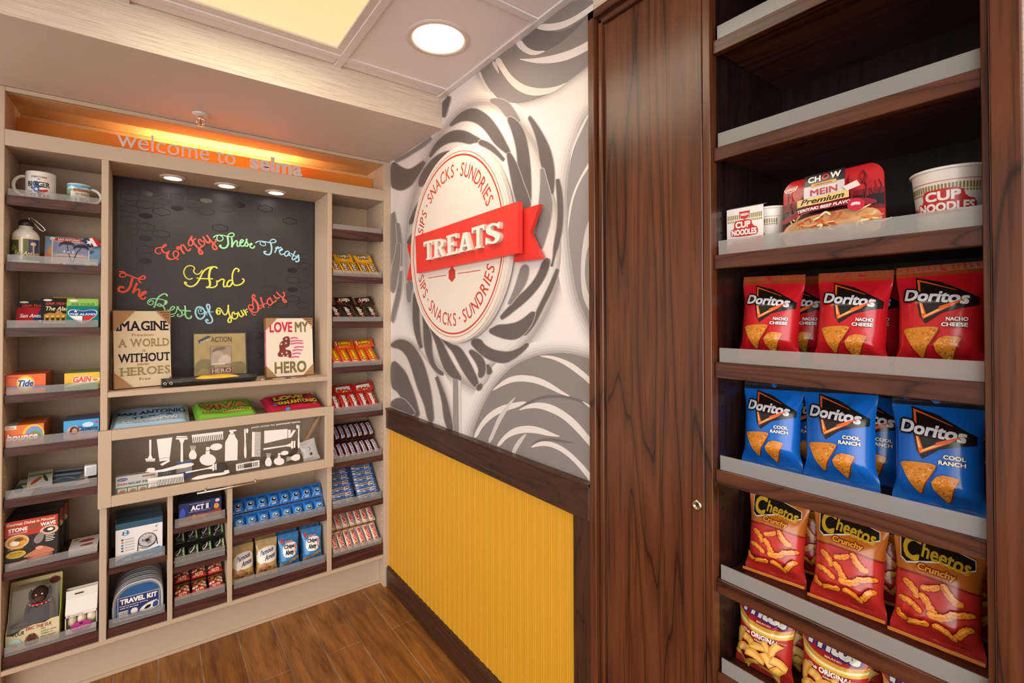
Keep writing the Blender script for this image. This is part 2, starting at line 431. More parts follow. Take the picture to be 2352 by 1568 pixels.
cl.box(-3.2, .3, -3.4, SOFY+.3, CEIL+.16, CEIL+.18, m_tile)  # added slab above the tiles, unseen, blocks world light
struct('ceiling', cl)
m_bar = c('#e2dad6', 'paint')
tb = MB()
for y in TY: tb.box(-3.2, -.02, y-.012, y+.012, CEIL-.006, CEIL+.03, m_bar)
struct('trim_4', tb)
tb = MB()
for x in (TX[0], TX[1], -1.655, -2.265, -2.875): tb.box(x-.012, x+.012, -3.4, SOFY, CEIL-.0065, CEIL+.03, m_bar)
struct('trim_5', tb)
struct('trim_6', MB().box(-.024, -.001, -3.4, SOFY, CEIL-.008, CEIL+.02, m_bar))
# soffit over the shelves
sf = MB()
sf.box(-3.2, -.001, SOFY, SOFY+.02, SOF, CEIL+.02, m_paper)
sf.box(-3.2, -.001, SOFY+.02, .26, SOF+.0005, SOF+.02, m_sof)
sf.box(-3.2, -.001, SOFY+.001, SOFY+.02, SOF-.0005, SOF+.0005, m_sof)
struct('soffit', sf)
struct('wall_back', MB().box(-3.2, .2, .262, .32, 0, 2.4, m_wall).box(-3.2, -1.402, .0, .262, 0, 2.15, m_wall))

# ---- the printed wall: photograph of swirled lollipops in greys
mu = Art()
FR = {1: (900, 0), 2: (900, 220), 3: (900, 560), 4: (900, 740)}
K = 480/1882.0
def mz(fr, pts):
    o = []
    for x, y in pts:
        p = on_x(FR[fr][0]+x*K, FR[fr][1]+y*K, 0.0); o.append((-p.y, p.z))
    return o
CEY, DOORY, RAILZ = SOFY, 1.4174, .899
def clipb(pts):                                # keep the print inside the visible wall field
    return [(min(max(x, .002), DOORY), min(max(z, RAILZ-.03), CEIL)) for x, z in pts]
DK, MD, GR, SH, LT = '#625a58', '#837c7a', '#8e8886', '#bdb4af', '#a39b98'
def mixc(a, b, t): return '#%02x%02x%02x' % tuple(round(int(a[i:i+2], 16)*(1-t)+int(b[i:i+2], 16)*t) for i in (1, 3, 5))
def outset(p, d):
    n = len(p); o = []; A2 = sum(p[i][0]*p[(i+1) % n][1]-p[(i+1) % n][0]*p[i][1] for i in range(n)); s = 1 if A2 > 0 else -1
    for i in range(n):
        a, b = p[i-1], p[(i+1) % n]; dx, dy = b[0]-a[0], b[1]-a[1]; l = math.hypot(dx, dy) or 1
        o.append((p[i][0]+s*dy/l*d, p[i][1]-s*dx/l*d))
    return o
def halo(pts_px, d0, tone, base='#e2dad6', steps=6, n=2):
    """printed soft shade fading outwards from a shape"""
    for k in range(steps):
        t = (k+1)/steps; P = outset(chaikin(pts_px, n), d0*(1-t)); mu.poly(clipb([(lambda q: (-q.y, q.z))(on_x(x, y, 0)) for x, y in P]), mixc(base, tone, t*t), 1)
def px_(fr, pts): return [(FR[fr][0]+x*K, FR[fr][1]+y*K) for x, y in pts]
def mp_(fr, pts, col, n=2, up=1): mu.poly(clipb(chaikin(mz(fr, pts), n)), col, up)
MAIN = [(1020,300),(1055,258),(1095,235),(1150,243),(1210,300),(1255,380),(1283,480),(1292,570),(1280,660),(1245,740),(1200,800),(1160,828),(1125,838),(1128,868),(1100,897),(1060,872),(1010,850),(980,800),(955,740),(938,660),(932,580),(940,500),(960,420),(990,345)]
KB = [(1385,240),(1345,270),(1330,310),(1318,350),(1308,390),(1303,440),(1305,520),(1312,600),(1325,680),(1350,740),(1385,800)]
NB = px_(4, [(700,1050),(780,850),(850,700),(920,580),(1000,480),(1100,390),(1200,340),(1300,300),(1420,280),(1560,273),(1700,300),(1860,350),(1860,1600),(900,1400)])
TB = px_(1, [(760,640),(960,500),(1300,260),(1590,0),(1900,-60),(1870,400),(1805,560),(1700,650),(1600,720),(1450,830),(1300,895),(1180,925),(1100,930),(1020,915),(950,885),(880,800),(820,710)])
LB = px_(4, [(-60,230),(60,165),(120,170),(200,200),(300,330),(400,460),(480,640),(550,975),(300,1000),(-60,900)])
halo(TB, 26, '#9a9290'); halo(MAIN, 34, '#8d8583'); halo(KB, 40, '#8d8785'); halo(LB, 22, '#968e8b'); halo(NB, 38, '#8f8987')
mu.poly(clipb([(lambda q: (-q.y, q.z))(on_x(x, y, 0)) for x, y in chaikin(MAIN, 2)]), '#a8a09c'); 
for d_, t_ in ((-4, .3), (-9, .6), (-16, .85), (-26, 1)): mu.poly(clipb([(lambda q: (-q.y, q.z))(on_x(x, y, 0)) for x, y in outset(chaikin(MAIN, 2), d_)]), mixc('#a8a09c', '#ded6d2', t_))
mu.poly(clipb([(lambda q: (-q.y, q.z))(on_x(x, y, 0)) for x, y in chaikin(LB, 2)]), '#cfc6c0')
# soft grey shade printed round the sweets (stepped tones)
# lollipop at the ceiling
mp_(1, [(780,640),(960,500),(1300,260),(1590,0),(1870,0),(1870,200),(1805,560),(1700,650),(1600,720),(1450,830),(1300,895),(1180,925),(1100,930),(1020,915),(950,885),(880,800),(820,710)], MD)
mp_(1, [(1160,355),(1330,215),(1450,290),(1560,280),(1700,190),(1800,110),(1690,240),(1560,360),(1420,450),(1300,480),(1210,430)], '#6b6665')
mp_(1, [(1290,250),(1350,215),(1450,215),(1560,190),(1680,130),(1870,-10),(1870,50),(1760,130),(1640,210),(1540,260),(1430,280),(1350,272)], '#ddd5d1')
mp_(1, [(1115,390),(1165,355),(1200,410),(1260,450),(1320,462),(1400,455),(1320,492),(1260,500),(1190,470),(1140,430)], '#ddd5d1')
mp_(1, [(1130,530),(1250,530),(1400,510),(1560,470),(1680,420),(1812,345),(1812,430),(1680,500),(1560,550),(1420,572),(1300,570),(1200,550)], '#ddd5d1')
mp_(1, [(925,545),(970,510),(1010,580),(1060,660),(1120,720),(1200,770),(1300,795),(1400,795),(1500,775),(1600,730),(1480,820),(1390,852),(1290,865),(1190,845),(1100,790),(1030,710),(985,640)], '#ded4cc')
mp_(1, [(895,562),(935,550),(955,610),(970,670),(950,645)], '#d0c8c3')
mp_(1, [(775,655),(800,640),(820,700),(870,800),(940,885),(900,870),(850,800),(800,710)], '#d0c8c3')
# the tall lollipop behind the round sign
def ctr(fr, p, col=DK):                          # a printed stripe with a soft edge
    for d, t in ((5.0, .35), (3.8, .7), (2.6, 1)):
        P = outset(chaikin(px_(fr, p), 2), d); mu.poly(clipb([(lambda q: (-q.y, q.z))(on_x(x, y, 0)) for x, y in P]), mixc('#d6ceca', col, t))
ctr(1, [(875,905),(960,895),(1030,920),(1070,960),(1110,1020),(1160,1110),(1100,1062),(1040,1050),(1000,990),(950,940)], MD)
ctr(2, [(515,280),(600,180),(680,130),(740,122),(800,145),(870,195),(930,270),(980,350),(1020,430),(1070,530),(1000,480),(930,420),(880,340),(830,280),(770,235),(700,212),(630,215),(570,240)])
ctr(2, [(335,565),(390,450),(450,385),(520,335),(600,318),(680,335),(740,370),(810,407),(740,410),(700,425),(640,405),(580,400),(510,410),(440,445),(380,500)])
ctr(2, [(250,765),(290,680),(350,600),(420,540),(500,510),(600,500),(520,560),(450,640),(380,700),(300,770),(255,820)])
ctr(2, [(155,1170),(200,1050),(250,960),(310,880),(285,960),(240,1050),(200,1110)])
ctr(2, [(140,1330),(180,1260),(230,1200),(225,1270),(180,1330)])
ctr(2, [(1045,195),(1100,215),(1150,265),(1190,340),(1215,450),(1235,600),(1245,760),(1245,990),(1215,880),(1180,780),(1150,650),(1140,500),(1120,400),(1090,300)])
ctr(2, [(800,405),(870,430),(930,480),(980,540),(1020,590),(985,555),(930,505),(860,458),(790,430)])
ctr(2, [(1045,500),(1100,580),(1140,680),(1180,800),(1220,900),(1248,990),(1210,1005),(1150,1010),(1120,900),(1090,760),(1060,600)])
ctr(2, [(1225,170),(1290,250),(1370,380),(1420,490),(1450,620),(1457,740),(1445,900),(1430,830),(1400,740),(1350,600),(1330,440),(1290,300)])
ctr(2, [(1350,630),(1380,740),(1420,880),(1440,980),(1420,1130),(1390,1240),(1340,1400),(1290,1320),(1320,1150),(1340,960),(1355,780)], MD)
ctr(2, [(1488,715),(1525,860),(1535,1000),(1530,1180),(1500,1330),(1460,1440),(1430,1568),(1465,1480),(1470,1350),(1500,1200),(1510,1050),(1500,880)])
ctr(3, [(1425,130),(1390,260),(1340,350),(1270,440),(1190,520),(1100,590),(1040,640),(975,680),(1030,610),(1100,540),(1150,480),(1220,420),(1290,340),(1340,250),(1370,160)])
ctr(3, [(1505,200),(1470,330),(1420,450),(1380,520),(1330,620),(1270,740),(1180,835),(1230,770),(1285,690),(1320,600),(1360,520),(1410,420),(1460,310)])
ctr(3, [(920,765),(965,738),(1040,738),(1130,720),(1200,680),(1290,600),(1265,690),(1230,750),(1180,810),(1110,850),(1030,845),(950,820),(880,785)])
ctr(3, [(715,880),(790,860),(830,920),(900,960),(980,980),(1060,985),(1150,955),(1240,885),(1190,950),(1120,1010),(1040,1058),(980,1060),(900,1040),(830,1000),(770,945)])
ctr(3, [(1230,200),(1215,320),(1150,430),(1090,500),(1050,560),(1110,430),(1150,300),(1180,200)], MD)
ctr(3, [(140,345),(185,345),(170,450),(160,540),(148,470)], MD)
ctr(3, [(205,430),(245,460),(235,590),(240,700),(250,850),(275,960),(240,870),(210,760),(200,640)])
ctr(3, [(285,580),(310,680),(330,760),(350,850),(350,950),(370,1060),(400,1120),(475,1180),(420,1155),(370,1100),(330,1010),(305,920),(300,820),(295,700)])
ctr(3, [(340,700),(400,780),(430,850),(470,940),(520,1040),(570,1130),(615,1200),(620,1225),(560,1200),(500,1150),(460,1060),(430,960),(400,860),(360,770)])
ctr(3, [(400,780),(480,880),(540,920),(600,930),(660,1010),(710,1100),(775,1240),(760,1285),(720,1240),(660,1150),(610,1060),(560,960),(500,900)])
ctr(3, [(700,955),(770,990),(820,1040),(840,1110),(825,1180),(790,1200),(800,1130),(770,1060),(735,1010)])
ctr(3, [(862,1085),(892,1130),(892,1160),(868,1168),(872,1120)]); ctr(3, [(775,1282),(812,1262),(800,1300),(780,1312)])
mp_(4, [(553,500),(604,515),(610,1010),(553,975)], GR, 0); mp_(4, [(600,515),(625,530),(632,1010),(608,1010)], '#cfc7c2', 0)
# the ones at the left edge
ctr(2, [(5,590),(60,640),(120,672),(170,675),(230,640),(310,580),(260,665),(200,760),(150,815),(80,842),(30,825),(5,810)])
ctr(2, [(5,600),(180,508),(300,420),(375,366),(300,440),(200,500),(100,562)], MD)
ctr(2, [(485,50),(525,0),(510,60),(480,170),(463,195),(463,70)])
ctr(2, [(5,1010),(30,1120),(45,1250),(50,1400),(30,1568),(5,1568)], MD); ctr(2, [(50,1120),(80,1270),(86,1420),(80,1568),(70,1420),(60,1220)], MD)
ctr(3, [(5,250),(45,100),(60,0),(70,0),(65,180),(40,330),(5,470)], MD); ctr(3, [(5,720),(40,580),(75,450),(88,200),(78,330),(50,480),(10,640)], MD)
ctr(4, [(5,200),(60,165),(120,170),(170,200),(220,260),(270,350),(310,470),(340,600),(355,700),(375,900),(335,870),(310,740),(250,600),(220,500),(190,400),(150,300),(90,230),(5,212)])
ctr(4, [(395,460),(440,570),(490,700),(520,830),(550,975),(510,950),(480,840),(470,720),(440,600)])
ctr(4, [(5,345),(60,390),(120,455),(160,560),(200,660),(225,760),(248,850),(180,815),(110,690),(60,610),(5,580)])
ctr(4, [(5,720),(60,690),(110,700),(170,770),(215,835),(80,775),(30,760),(5,750)])
# lollipop at the right edge
mp_(2, [(1820,100),(1750,220),(1700,330),(1650,470),(1610,620),(1590,760),(1580,900),(1588,1050),(1600,1200),(1610,1350),(1630,1470),(1680,1660),(1740,1800),(1830,1960),(1830,900)], GR)
mp_(2, [(1818,100),(1790,160),(1720,300),(1660,430),(1620,560),(1604,650),(1618,500),(1660,380),(1720,250),(1780,150)], '#d8d0cc')
mp_(2, [(1818,560),(1780,650),(1710,750),(1650,890),(1620,1010),(1600,1150),(1588,1280),(1594,1050),(1630,890),(1690,750),(1760,630),(1818,530)], '#dad3cf')
mp_(2, [(1818,1050),(1770,1140),(1740,1240),(1715,1400),(1705,1568),(1712,1750),(1740,1860),(1828,2020),(1828,1940),(1780,1800),(1742,1650),(1745,1500),(1765,1380),(1818,1240)], '#c9c3c1')
# large lollipop low on the right
mp_(4, [(725,1035),(780,850),(850,700),(920,580),(1000,480),(1100,390),(1200,340),(1300,300),(1420,280),(1560,273),(1700,300),(1840,350),(1845,1500),(1500,1330),(1100,1190),(860,1090)], MD)
mp_(4, [(1130,800),(1230,712),(1340,660),(1500,648),(1680,680),(1840,760),(1840,800),(1680,705),(1500,672),(1340,690),(1240,735)], '#6a6463')
mp_(4, [(1240,1120),(1320,1050),(1420,1035),(1560,1060),(1680,1090),(1560,1085),(1420,1062),(1320,1080)], '#6a6463')
for p in ([(1310,302),(1420,295),(1520,320),(1640,370),(1740,450),(1840,540),(1840,610),(1760,530),(1660,450),(1560,380),(1450,328)],
          [(890,630),(960,560),(1040,500),(1130,475),(1230,475),(1340,500),(1440,550),(1540,620),(1630,672),(1540,652),(1440,605),(1340,560),(1240,535),(1120,530),(1020,560)],
          [(735,1035),(790,920),(860,830),(960,760),(1080,725),(1245,703),(1140,765),(1050,790),(950,830),(870,890),(810,960),(770,1040)],
          [(1130,798),(1220,740),(1320,718),(1420,730),(1520,775),(1640,860),(1740,970),(1840,1100),(1840,1175),(1740,1060),(1640,950),(1540,860),(1420,800),(1320,770),(1220,775)],
          [(940,1115),(1010,1020),(1090,955),(1180,930),(1280,930),(1380,960),(1460,1000),(1540,1030),(1430,1025),(1320,1000),(1210,990),(1110,1010),(1030,1050),(980,1115)],
          [(1240,1135),(1310,1080),(1390,1065),(1480,1085),(1580,1140),(1680,1230),(1780,1340),(1842,1430),(1842,1480),(1810,1460),(1720,1340),(1630,1240),(1530,1160),(1430,1115),(1340,1110)],
          [(1700,695),(1840,770),(1840,812),(1760,750)]): mp_(4, p, '#d9d1cd')
for p in ([(865,1080),(920,950),(960,850),(1040,740),(1130,655),(1090,720),(1020,830),(960,940),(900,1080)], [(1080,1165),(1130,1070),(1190,1010),(1225,1000),(1180,1070),(1130,1150),(1110,1190)]): mp_(4, p, '#c6beba', 1)
wr = MB()
m_mural = c('#e2dad6', 'paint')
wr.box(0, .06, -1.4174, .262, 0, CEIL+.02, m_mural)
mu.emit(wr, lambda X, Y, k: (-.0002-.000012*k, -X, Y), None, 'paint')
struct('wall_right', wr)
w2 = MB(); w2.box(0, .06, -2.236, -1.4174, 2.186, CEIL+.02, m_paper); w2.box(-.004, .06, -3.4, -2.236, 0, CEIL+.02, m_paper)
struct('wall_right_plain', w2)
# wainscot, chair rail, base board
m_yel = c('#d09a26', 'paint'); ws = MB(); ws.box(-.010, .0, -1.345, .0, .1, .80, m_yel)
y = -.004
while y > -1.335:
    for dy in (0, .008): ws.box(-.0125, -.0095, y-dy-.003, y-dy, .1, .80, m_yel, .0012)
    y -= .0385
struct('wall_right_wainscot', ws)
m_tr = wood('brown_trim', '#2e1a10', '#3f2617', '#452a1a', 'Y', .4, .3)
m_trz = wood('brown_trim_upright', '#2e1a10', '#402717', '#462b1b', 'Z', .4, .3)
struct('trim_1', MB().box(-.026, 0, -1.4172, .0, .798, .896, m_tr, .003).box(-.030, 0, -1.4172, .0, .893, .900, m_tr, .002))
struct('trim_2', MB().box(-.018, 0, -1.4172, -1.345, .0, .80, m_trz, .003))
struct('baseboard_right', MB().box(-.024, 0, -1.4172, .0, 0, .1, m_tr, .004).box(-.019, 0, -1.4172, .0, .097, .104, m_tr, .003))

# ---- ceiling fixtures
lf = thing('ceiling_light', 'fluorescent ceiling fixture with a square pale yellow diffuser', 'ceiling light', ((TX[0]+TX[1])/2, (TY[0]+TY[2])/2, CEIL))
hx = (TX[0]-TX[1])/2-.009; hy = (TY[0]-TY[2])/2-.009
m_fix = c('#dcd0c8', 'card'); fr_ = MB(); bw = .036
fr_.box(-hx, hx, hy-bw, hy, -.001, .02, m_fix, .0015).box(-hx, hx, -hy, -hy+bw, -.001, .02, m_fix, .0015).box(-hx, -hx+bw, -hy+bw, hy-bw, -.001, .02, m_fix, .0015).box(hx-bw*.75, hx, -hy+bw, hy-bw, -.001, .02, m_fix, .0015)
fr_.build('frame', lf)
m_dif, nt, b = _new('prismatic_diffuser'); b.inputs['Roughness'].default_value = .3; b.inputs['Base Color'].default_value = lin('#c9b98a')
ck = N(nt, 'ShaderNodeTexChecker', Scale=210.); nt.links.new(coords(nt), ck.inputs['Vector'])
wv = N(nt, 'ShaderNodeTexWave', Scale=1.15, Distortion=0., bands_direction='X'); nt.links.new(coords(nt), wv.inputs['Vector'])
mxx = N(nt, 'ShaderNodeMix', data_type='RGBA'); mxx.inputs['A'].default_value = lin('#ffdd96'); mxx.inputs['B'].default_value = lin('#ffedc2'); nt.links.new(ck.outputs['Fac'], mxx.inputs['Factor'])
nt.links.new(mxx.outputs['Result'], b.inputs['Emission Color'])
b.inputs['Emission Strength'].default_value = .62
bump(nt, b, ck.outputs['Fac'], .3, .002)
lamp('ceiling_light_lamp', 'AREA', (lf.location.x, lf.location.y, CEIL-.004), (0, 0, 0), 6, (1, .90, .70), shape='RECTANGLE', size=.52, size_y=1.08)
MB().box(-hx+bw-.004, hx-bw*.75+.004, -hy+bw-.004, hy-bw+.004, .006, .012, m_dif).build('diffuser', lf)

def downlight(name, label, pos, rad, depth, rim, glow, group=None, down=True):
    t = thing(name, label, 'downlight', pos, (0, 0, 0), group)
    m_rim = c('#d9cbc0', 'card'); q = MB()
    q.lathe([(rad-.001, .002), (rad-.001, -.003), (rad+rim*.5, -.005), (rad+rim, -.002), (rad+rim, .001)], m_rim, 40, cap0=False, cap1=False); q.build('trim_ring', t)
    q = MB(); q.lathe([(rad-.001, .0), (rad*.93, depth*.5), (rad*.7, depth)], metal('warm_reflector', '#ffca86', .2), 40, cap0=False, cap1=True); q.build('reflector', t)
    return t
dl = downlight('recessed_downlight', 'bright round downlight recessed in the white ceiling tile', can_c, hole-.002, .12, .02, 8)
bu = MB(); bu.lathe([(.078, .034), (.074, .062), (.05, .075), (0.0001, .08)], emit('bulb_glow', '#fff2dc', 14), 36, cap0=True); bu.build('bulb', dl)
lamp('downlight_lamp', 'SPOT', (can_c.x, can_c.y, CEIL-.012), (0, 0, 0), 5, (1, .86, .70), spot_size=R(125), spot_blend=.6, shadow_soft_size=.06)
# added unseen downlights with spots, lighting the room from out of view
for q, (lx, ly) in enumerate(((-1.35, -2.9), (-1.96, -1.5), (-.25, -2.7))):
    d2 = dup(dl, (lx, ly, CEIL-.001), None, ['added unseen downlight in the ceiling behind the viewer', 'added unseen downlight in the ceiling left of the light panel', 'added unseen downlight in the ceiling above the snack cabinet'][q])
    lamp('downlight_lamp', 'SPOT', (lx, ly, CEIL-.012), (0, 0, 0), 5, (1, .86, .70), spot_size=R(125), spot_blend=.6, shadow_soft_size=.06)
# sprinkler under the soffit
sp = thing('fire_sprinkler', 'chrome fire sprinkler head hanging from the soffit', 'sprinkler', on_z(461, 262, SOF))
ch = metal('chrome', '#e6dfd8', .12)
MB().lathe([(.030, 0), (.030, -.003), (.022, -.008), (.008, -.010)], c('#d8cbc0', 'card'), 28, cap0=False).build('escutcheon', sp)
q = MB(); q.lathe([(.007, -.008), (.007, -.016), (.010, -.018)], ch, 16)
for s_ in (-1, 1): q.tube([(s_*.007, 0, -.014), (s_*.014, 0, -.022), (s_*.013, 0, -.034), (s_*.003, 0, -.043)], .0022, ch, 8)
q.build('frame', sp)
MB().lathe([(.0022, -.016), (.0022, -.040)], c('#a02a20', 'gloss'), 10).build('glass_bulb', sp)
MB().lathe([(.003, -.042), (.012, -.0445), (.012, -.046), (.003, -.046)], ch, 20).build('deflector', sp)
# ---------------------------------------------------------------- painted shelving unit on the far wall
U = thing('shelving_unit', 'large beige built-in shelving unit filling the far wall', 'shelving unit', (-.70, .12, 0))
UI = Matrix.Translation((.70, -.12, 0))
m_cab = c('#bfa890', 'paint'); m_in = c('#b39a7e', 'paint')
m_amber, nt, b = _new('amber_panel')            # thin translucent panel lit from behind
b.inputs['Base Color'].default_value = lin('#e79a38'); b.inputs['Roughness'].default_value = .5
_tl = N(nt, 'ShaderNodeBsdfTranslucent'); _tl.inputs[0].default_value = lin('#f0a040'); _mx = N(nt, 'ShaderNodeMixShader'); _mx.inputs[0].default_value = .35
nt.links.new(b.outputs[0], _mx.inputs[1]); nt.links.new(_tl.outputs[0], _mx.inputs[2]); nt.links.new(_mx.outputs[0], nt.nodes['Material Output'].inputs[0])
D0, D1 = 0.0, .237                            # front face, back of the bays
def up(mb, name, parent=U, **k):
    mb.v = [tuple(UI @ Vector(p)) for p in mb.v]; return mb.build(name, parent, **k)
def ub(name, *bxs, mat=m_cab, bev=.0015):
    q = MB()
    for bx in bxs: q.box(*bx, mat, bev)
    return up(q, name)
XL, XA, XB, XC, XD, XE = -1.381, -1.129, -1.108, -.312, -.292, -.036
Z0, Z1, ZLED0, ZLED1, ZR0, ZR1, ZC1 = .147, .163, 1.0597, 1.0795, 1.947, 2.003, 2.134
pin = c('#efe6da', 'matte')                   # drilled shelf-pin holes show on the inner faces
for x0, x1, xi in ((-1.403, XL, XL), (XE, -.001, XE)):
    q = MB(); q.box(x0, x1, D0, D1+.02, 0, 2.149, m_cab, .0015)
    for k in range(52):
        for y in (.03, .2): q.box(xi-.0006, xi+.0006, y-.002, y+.002, .298+k*.032, .302+k*.032, pin)
    up(q, 'side_panel')
ub('partition', (XA, XB, D0, D1, Z1, ZR0)); ub('partition', (XC, XD, D0, D1, Z1, ZR0))
ub('top_rail', (XL, XE, D0, D1, ZR0, ZR1-.0), ); ub('cornice_rail', (XL, XE, D0, .020, ZC1, 2.149)); ub('cove_ceiling', (XL, XE, .0205, D1+.02, ZC1, 2.149), mat=c('#d8b07a', 'paint'))
ub('bottom_rail', (XL, XE, D0, D1, Z0, Z1)); ub('toe_kick', (XL, XE, .058, .075, 0, Z0), (XL, XE, .048, .06, 0, .012))
ub('back_panel', (XL, XE, D1, D1+.02, Z1, ZR0), mat=m_in); 
ub('cove_back', (XL, XE, D1, D1+.02, ZR1, ZC1-.0005), mat=c('#d8b07a', 'paint')); ub('cove_panel', (XL+.002, XE-.002, .150, .153, ZR1+.0003, 2.094), mat=m_amber)
# darker joint of the two-piece back panels
ub('ledge', (XB, XC, D0, D1, ZLED0, ZLED1)); ub('fixed_shelf', (XB, XC, .004, D1, .905, .922)); ub('fixed_shelf', (XB, XC, .004, D1, .660, .676))
ub('divider', (-.924, -.907, D0, D1, Z1, .66)); ub('divider', (-.719, -.701, D0, D1, Z1, .66))
m_sh = wood('shelf_wood', '#2a1410', '#45241c', '#553026', 'X', .42, .25, '#1a0c08', 1.6, .8)
m_lip = clear('acrylic_lip', '#b4b2b0', .30, .15, .5)
def shelf(x0, x1, zb, zt, tilt=0., lip=.026, depth=.205):
    """dark wood shelf with a thick front edge and a clear acrylic lip; tilted ones rise to the back"""
    q = MB(); h = zt-zb; e = .002; dz = math.tan(R(tilt))*depth
    v = []
    for x in (x0+e, x1-e):
        v += [(x, .009, zb), (x, .009, zt), (x, .009+depth, zt+dz), (x, .009+depth, zt+dz-.018), (x, .03, zb)]
    q.add(v, [(0, 1, 2, 3, 4)[::-1], (5, 6, 7, 8, 9), (0, 5, 6, 1)[::-1], (1, 6, 7, 2)[::-1], (2, 7, 8, 3)[::-1], (3, 8, 9, 4)[::-1], (4, 9, 5, 0)[::-1]], m_sh)
    s = up(q, 'shelf')
    q = MB(); q.box(x0+.006, x1-.008, .0105, .0135, zt+.0005, zt+lip, m_lip); up(q, 'acrylic_lip', s); s.children[0].matrix_parent_inverse = Matrix.Identity(4)
    return s
LZ = [(1.746, 1.780, .023), (1.520, 1.550, .026), (1.293, 1.323, .027), (1.066, 1.093, .027), (.884, .913, .032), (.708, .737, .031), (.464, .492, .027), (Z1+.001, .205, .031)]
for zb, zt, lp in LZ: shelf(XL, XA, zb, zt, 0, lp)
RT_ = 0.
RZ = [(1.744, 1.782, .024), (1.529, 1.558, .028), (1.306, 1.338, .023), (1.088, 1.119, .026), (.863, .890, .036), (.635, .663, .033), (.417, .446, .036), (Z1+.001, .219, .032)]
for zb, zt, lp in RZ: shelf(XD, XE, zb, zt, RT_, lp, .19)
for zb, zt, lp in ((.398, .421, .036), (Z1+.001, .198, .031)): shelf(XB, -.924, zb, zt, 0, lp)
for zb, zt, lp in ((.495, .516, .036), (.338, .3615, .039), (Z1+.001, .206, .036)): shelf(-.907, -.719, zb, zt, 0, lp, .19)
shelf(-.701, XC, .403, .433, 0, .036, .19); shelf(-.701, XC, Z1+.001, .207, 0, .037)

# glazed flap of the centre drawer, with white vinyl pictures on the pane
y0, y1 = -.021, -.001
GX0, GX1, GZ0, GZ1 = -1.0945, -.3285, .697, .9015
q = MB()
q.box(-1.133, GX0, y0, y1, .657, .9405, m_cab, .0015).box(GX1, -.2895, y0, y1, .657, .9405, m_cab, .0015)
q.box(GX0, GX1, y0, y1, .657, GZ0, m_cab, .0015).box(GX0, GX1, y0, y1, GZ1, .9405, m_cab, .0015)
flap = up(q, 'flap_door')
m_glass = clear('drawer_glass', '#bfb4a6', .04, .03, .35)
q = MB(); q.box(GX0-.004, GX1+.004, -.012, -.0085, GZ0-.004, GZ1+.004, m_glass); up(q, 'glass_pane', flap)
q = MB(); q.tube([(-.830, -.040, .655), (-.593, -.040, .655)], .0045, metal('brushed_steel', '#cfc8be', .3), 12)
for x in (-.80, -.62): q.tube([(x, -.040, .655), (x, -.012, .668)], .0035, metal('brushed_steel', '#cfc8be', .3), 10)
up(q, 'handle', flap)
VY = -.0125; VC = c('#f1e9e2', 'matte')
VX, VYY, VS = 220, 920, 560/2352.0
def vz(pts): return [(lambda p: (p.x, p.z))(on_y(VX+x*VS, VYY+y*VS, VY)) for x, y in pts]
def decal(name, fill, cut=(), smooth=1):
    """one white cut-out picture: fill polygons / strokes in the photo's perspective, laid on the pane"""
    a = Art()
    for it in fill:
        if isinstance(it, tuple): pts, w = it; pts = vz(pts); a.stroke(pts, w, VC, 0, 0, False)
        else:
            p = vz(it)
            a.poly(chaikin(p, smooth) if smooth else p, VC, 0)
    q = MB(); a.emit(q, lambda X, Y, k: (X, VY-.0003-.0002*k, Y)); return up(q, name, flap)
def comb(x0, y0, x1, y1, depth, n, sx=1., vert=False):
    """rows of teeth from the spine (x0,y0)-(x1,y1)"""
    o = []
    dx, dy = x1-x0, y1-y0; L = math.hypot(dx, dy); ux, uy = dx/L, dy/L; nx, ny = (-uy, ux) if not vert else (uy, -ux)
    sp = depth*.32
    o.append([(x0, y0), (x1, y1), (x1+nx*sp, y1+ny*sp), (x0+nx*sp, y0+ny*sp)])
    for k in range(n):
        t = (k+.15)/n*L; w = L/n*.52
        a = (x0+ux*t, y0+uy*t); bq = (x0+ux*(t+w), y0+uy*(t+w))
        o.append([a, bq, (bq[0]+nx*depth, bq[1]+ny*depth), (a[0]+nx*depth, a[1]+ny*depth)])
    return o
razor = lambda f: [[f(x, y) for x, y in p] for p in ([(-.09, 0), (-.06, -.05), (.06, -.05), (.09, 0), (.075, .72), (-.075, .72)], [(-.08, .7), (.08, .7), (.20, .86), (-.20, .86)], [(-.40, .86), (.40, .86), (.40, .93), (-.40, .93)], [(-.36, .95), (.36, .95), (.36, 1), (-.36, 1)])]
decal('razor_sticker', razor(lambda x, y: (526+x*120, 385+y*200)), smooth=0)
decal('tube_sticker', [[(588, 372), (738, 352), (714, 545), (610, 558)], [(612, 562), (712, 548), (710, 572), (614, 585)], [(620, 612), (705, 568), (718, 582), (640, 628)]], smooth=0)
decal('razor_sticker', razor(lambda x, y: (830+x*140+(1-y)*0, 580-y*240)), smooth=0)
decal('comb_sticker', comb(925, 330, 1228, 294, 78, 17), smooth=0)
brush = lambda f: [[f(x, y) for x, y in p] for p in ([(-.3, .42), (.3, .42), (.5, .68), (.42, .92), (.2, 1), (-.2, 1), (-.42, .92), (-.5, .68)], [(-.22, .34), (.24, .34), (.28, .42), (-.26, .42)])] + [[f(-.34+k*.14, 0), f(-.30+k*.14, 0), f(-.16+k*.08, .33), f(-.20+k*.08, .33)] for k in range(6)]
decal('shaving_brush_sticker', brush(lambda x, y: (936+x*78, 432+y*132)), smooth=0)
def perf(cx, cy, s): return [[(cx+x*s, cy+y*s) for x, y in p] for p in (ell(0, .42, .48, .34, 24), [(-.12, -.08), (.12, -.1), (.12, .14), (-.12, .16)], [(-.1, -.32), (.08, -.34), (.10, -.13), (-.1, -.11)], ell(.5, -.34, .36, .2, 20, rot=-8), [(.05, -.28), (.25, -.36), (.25, -.28), (.05, -.2)])]
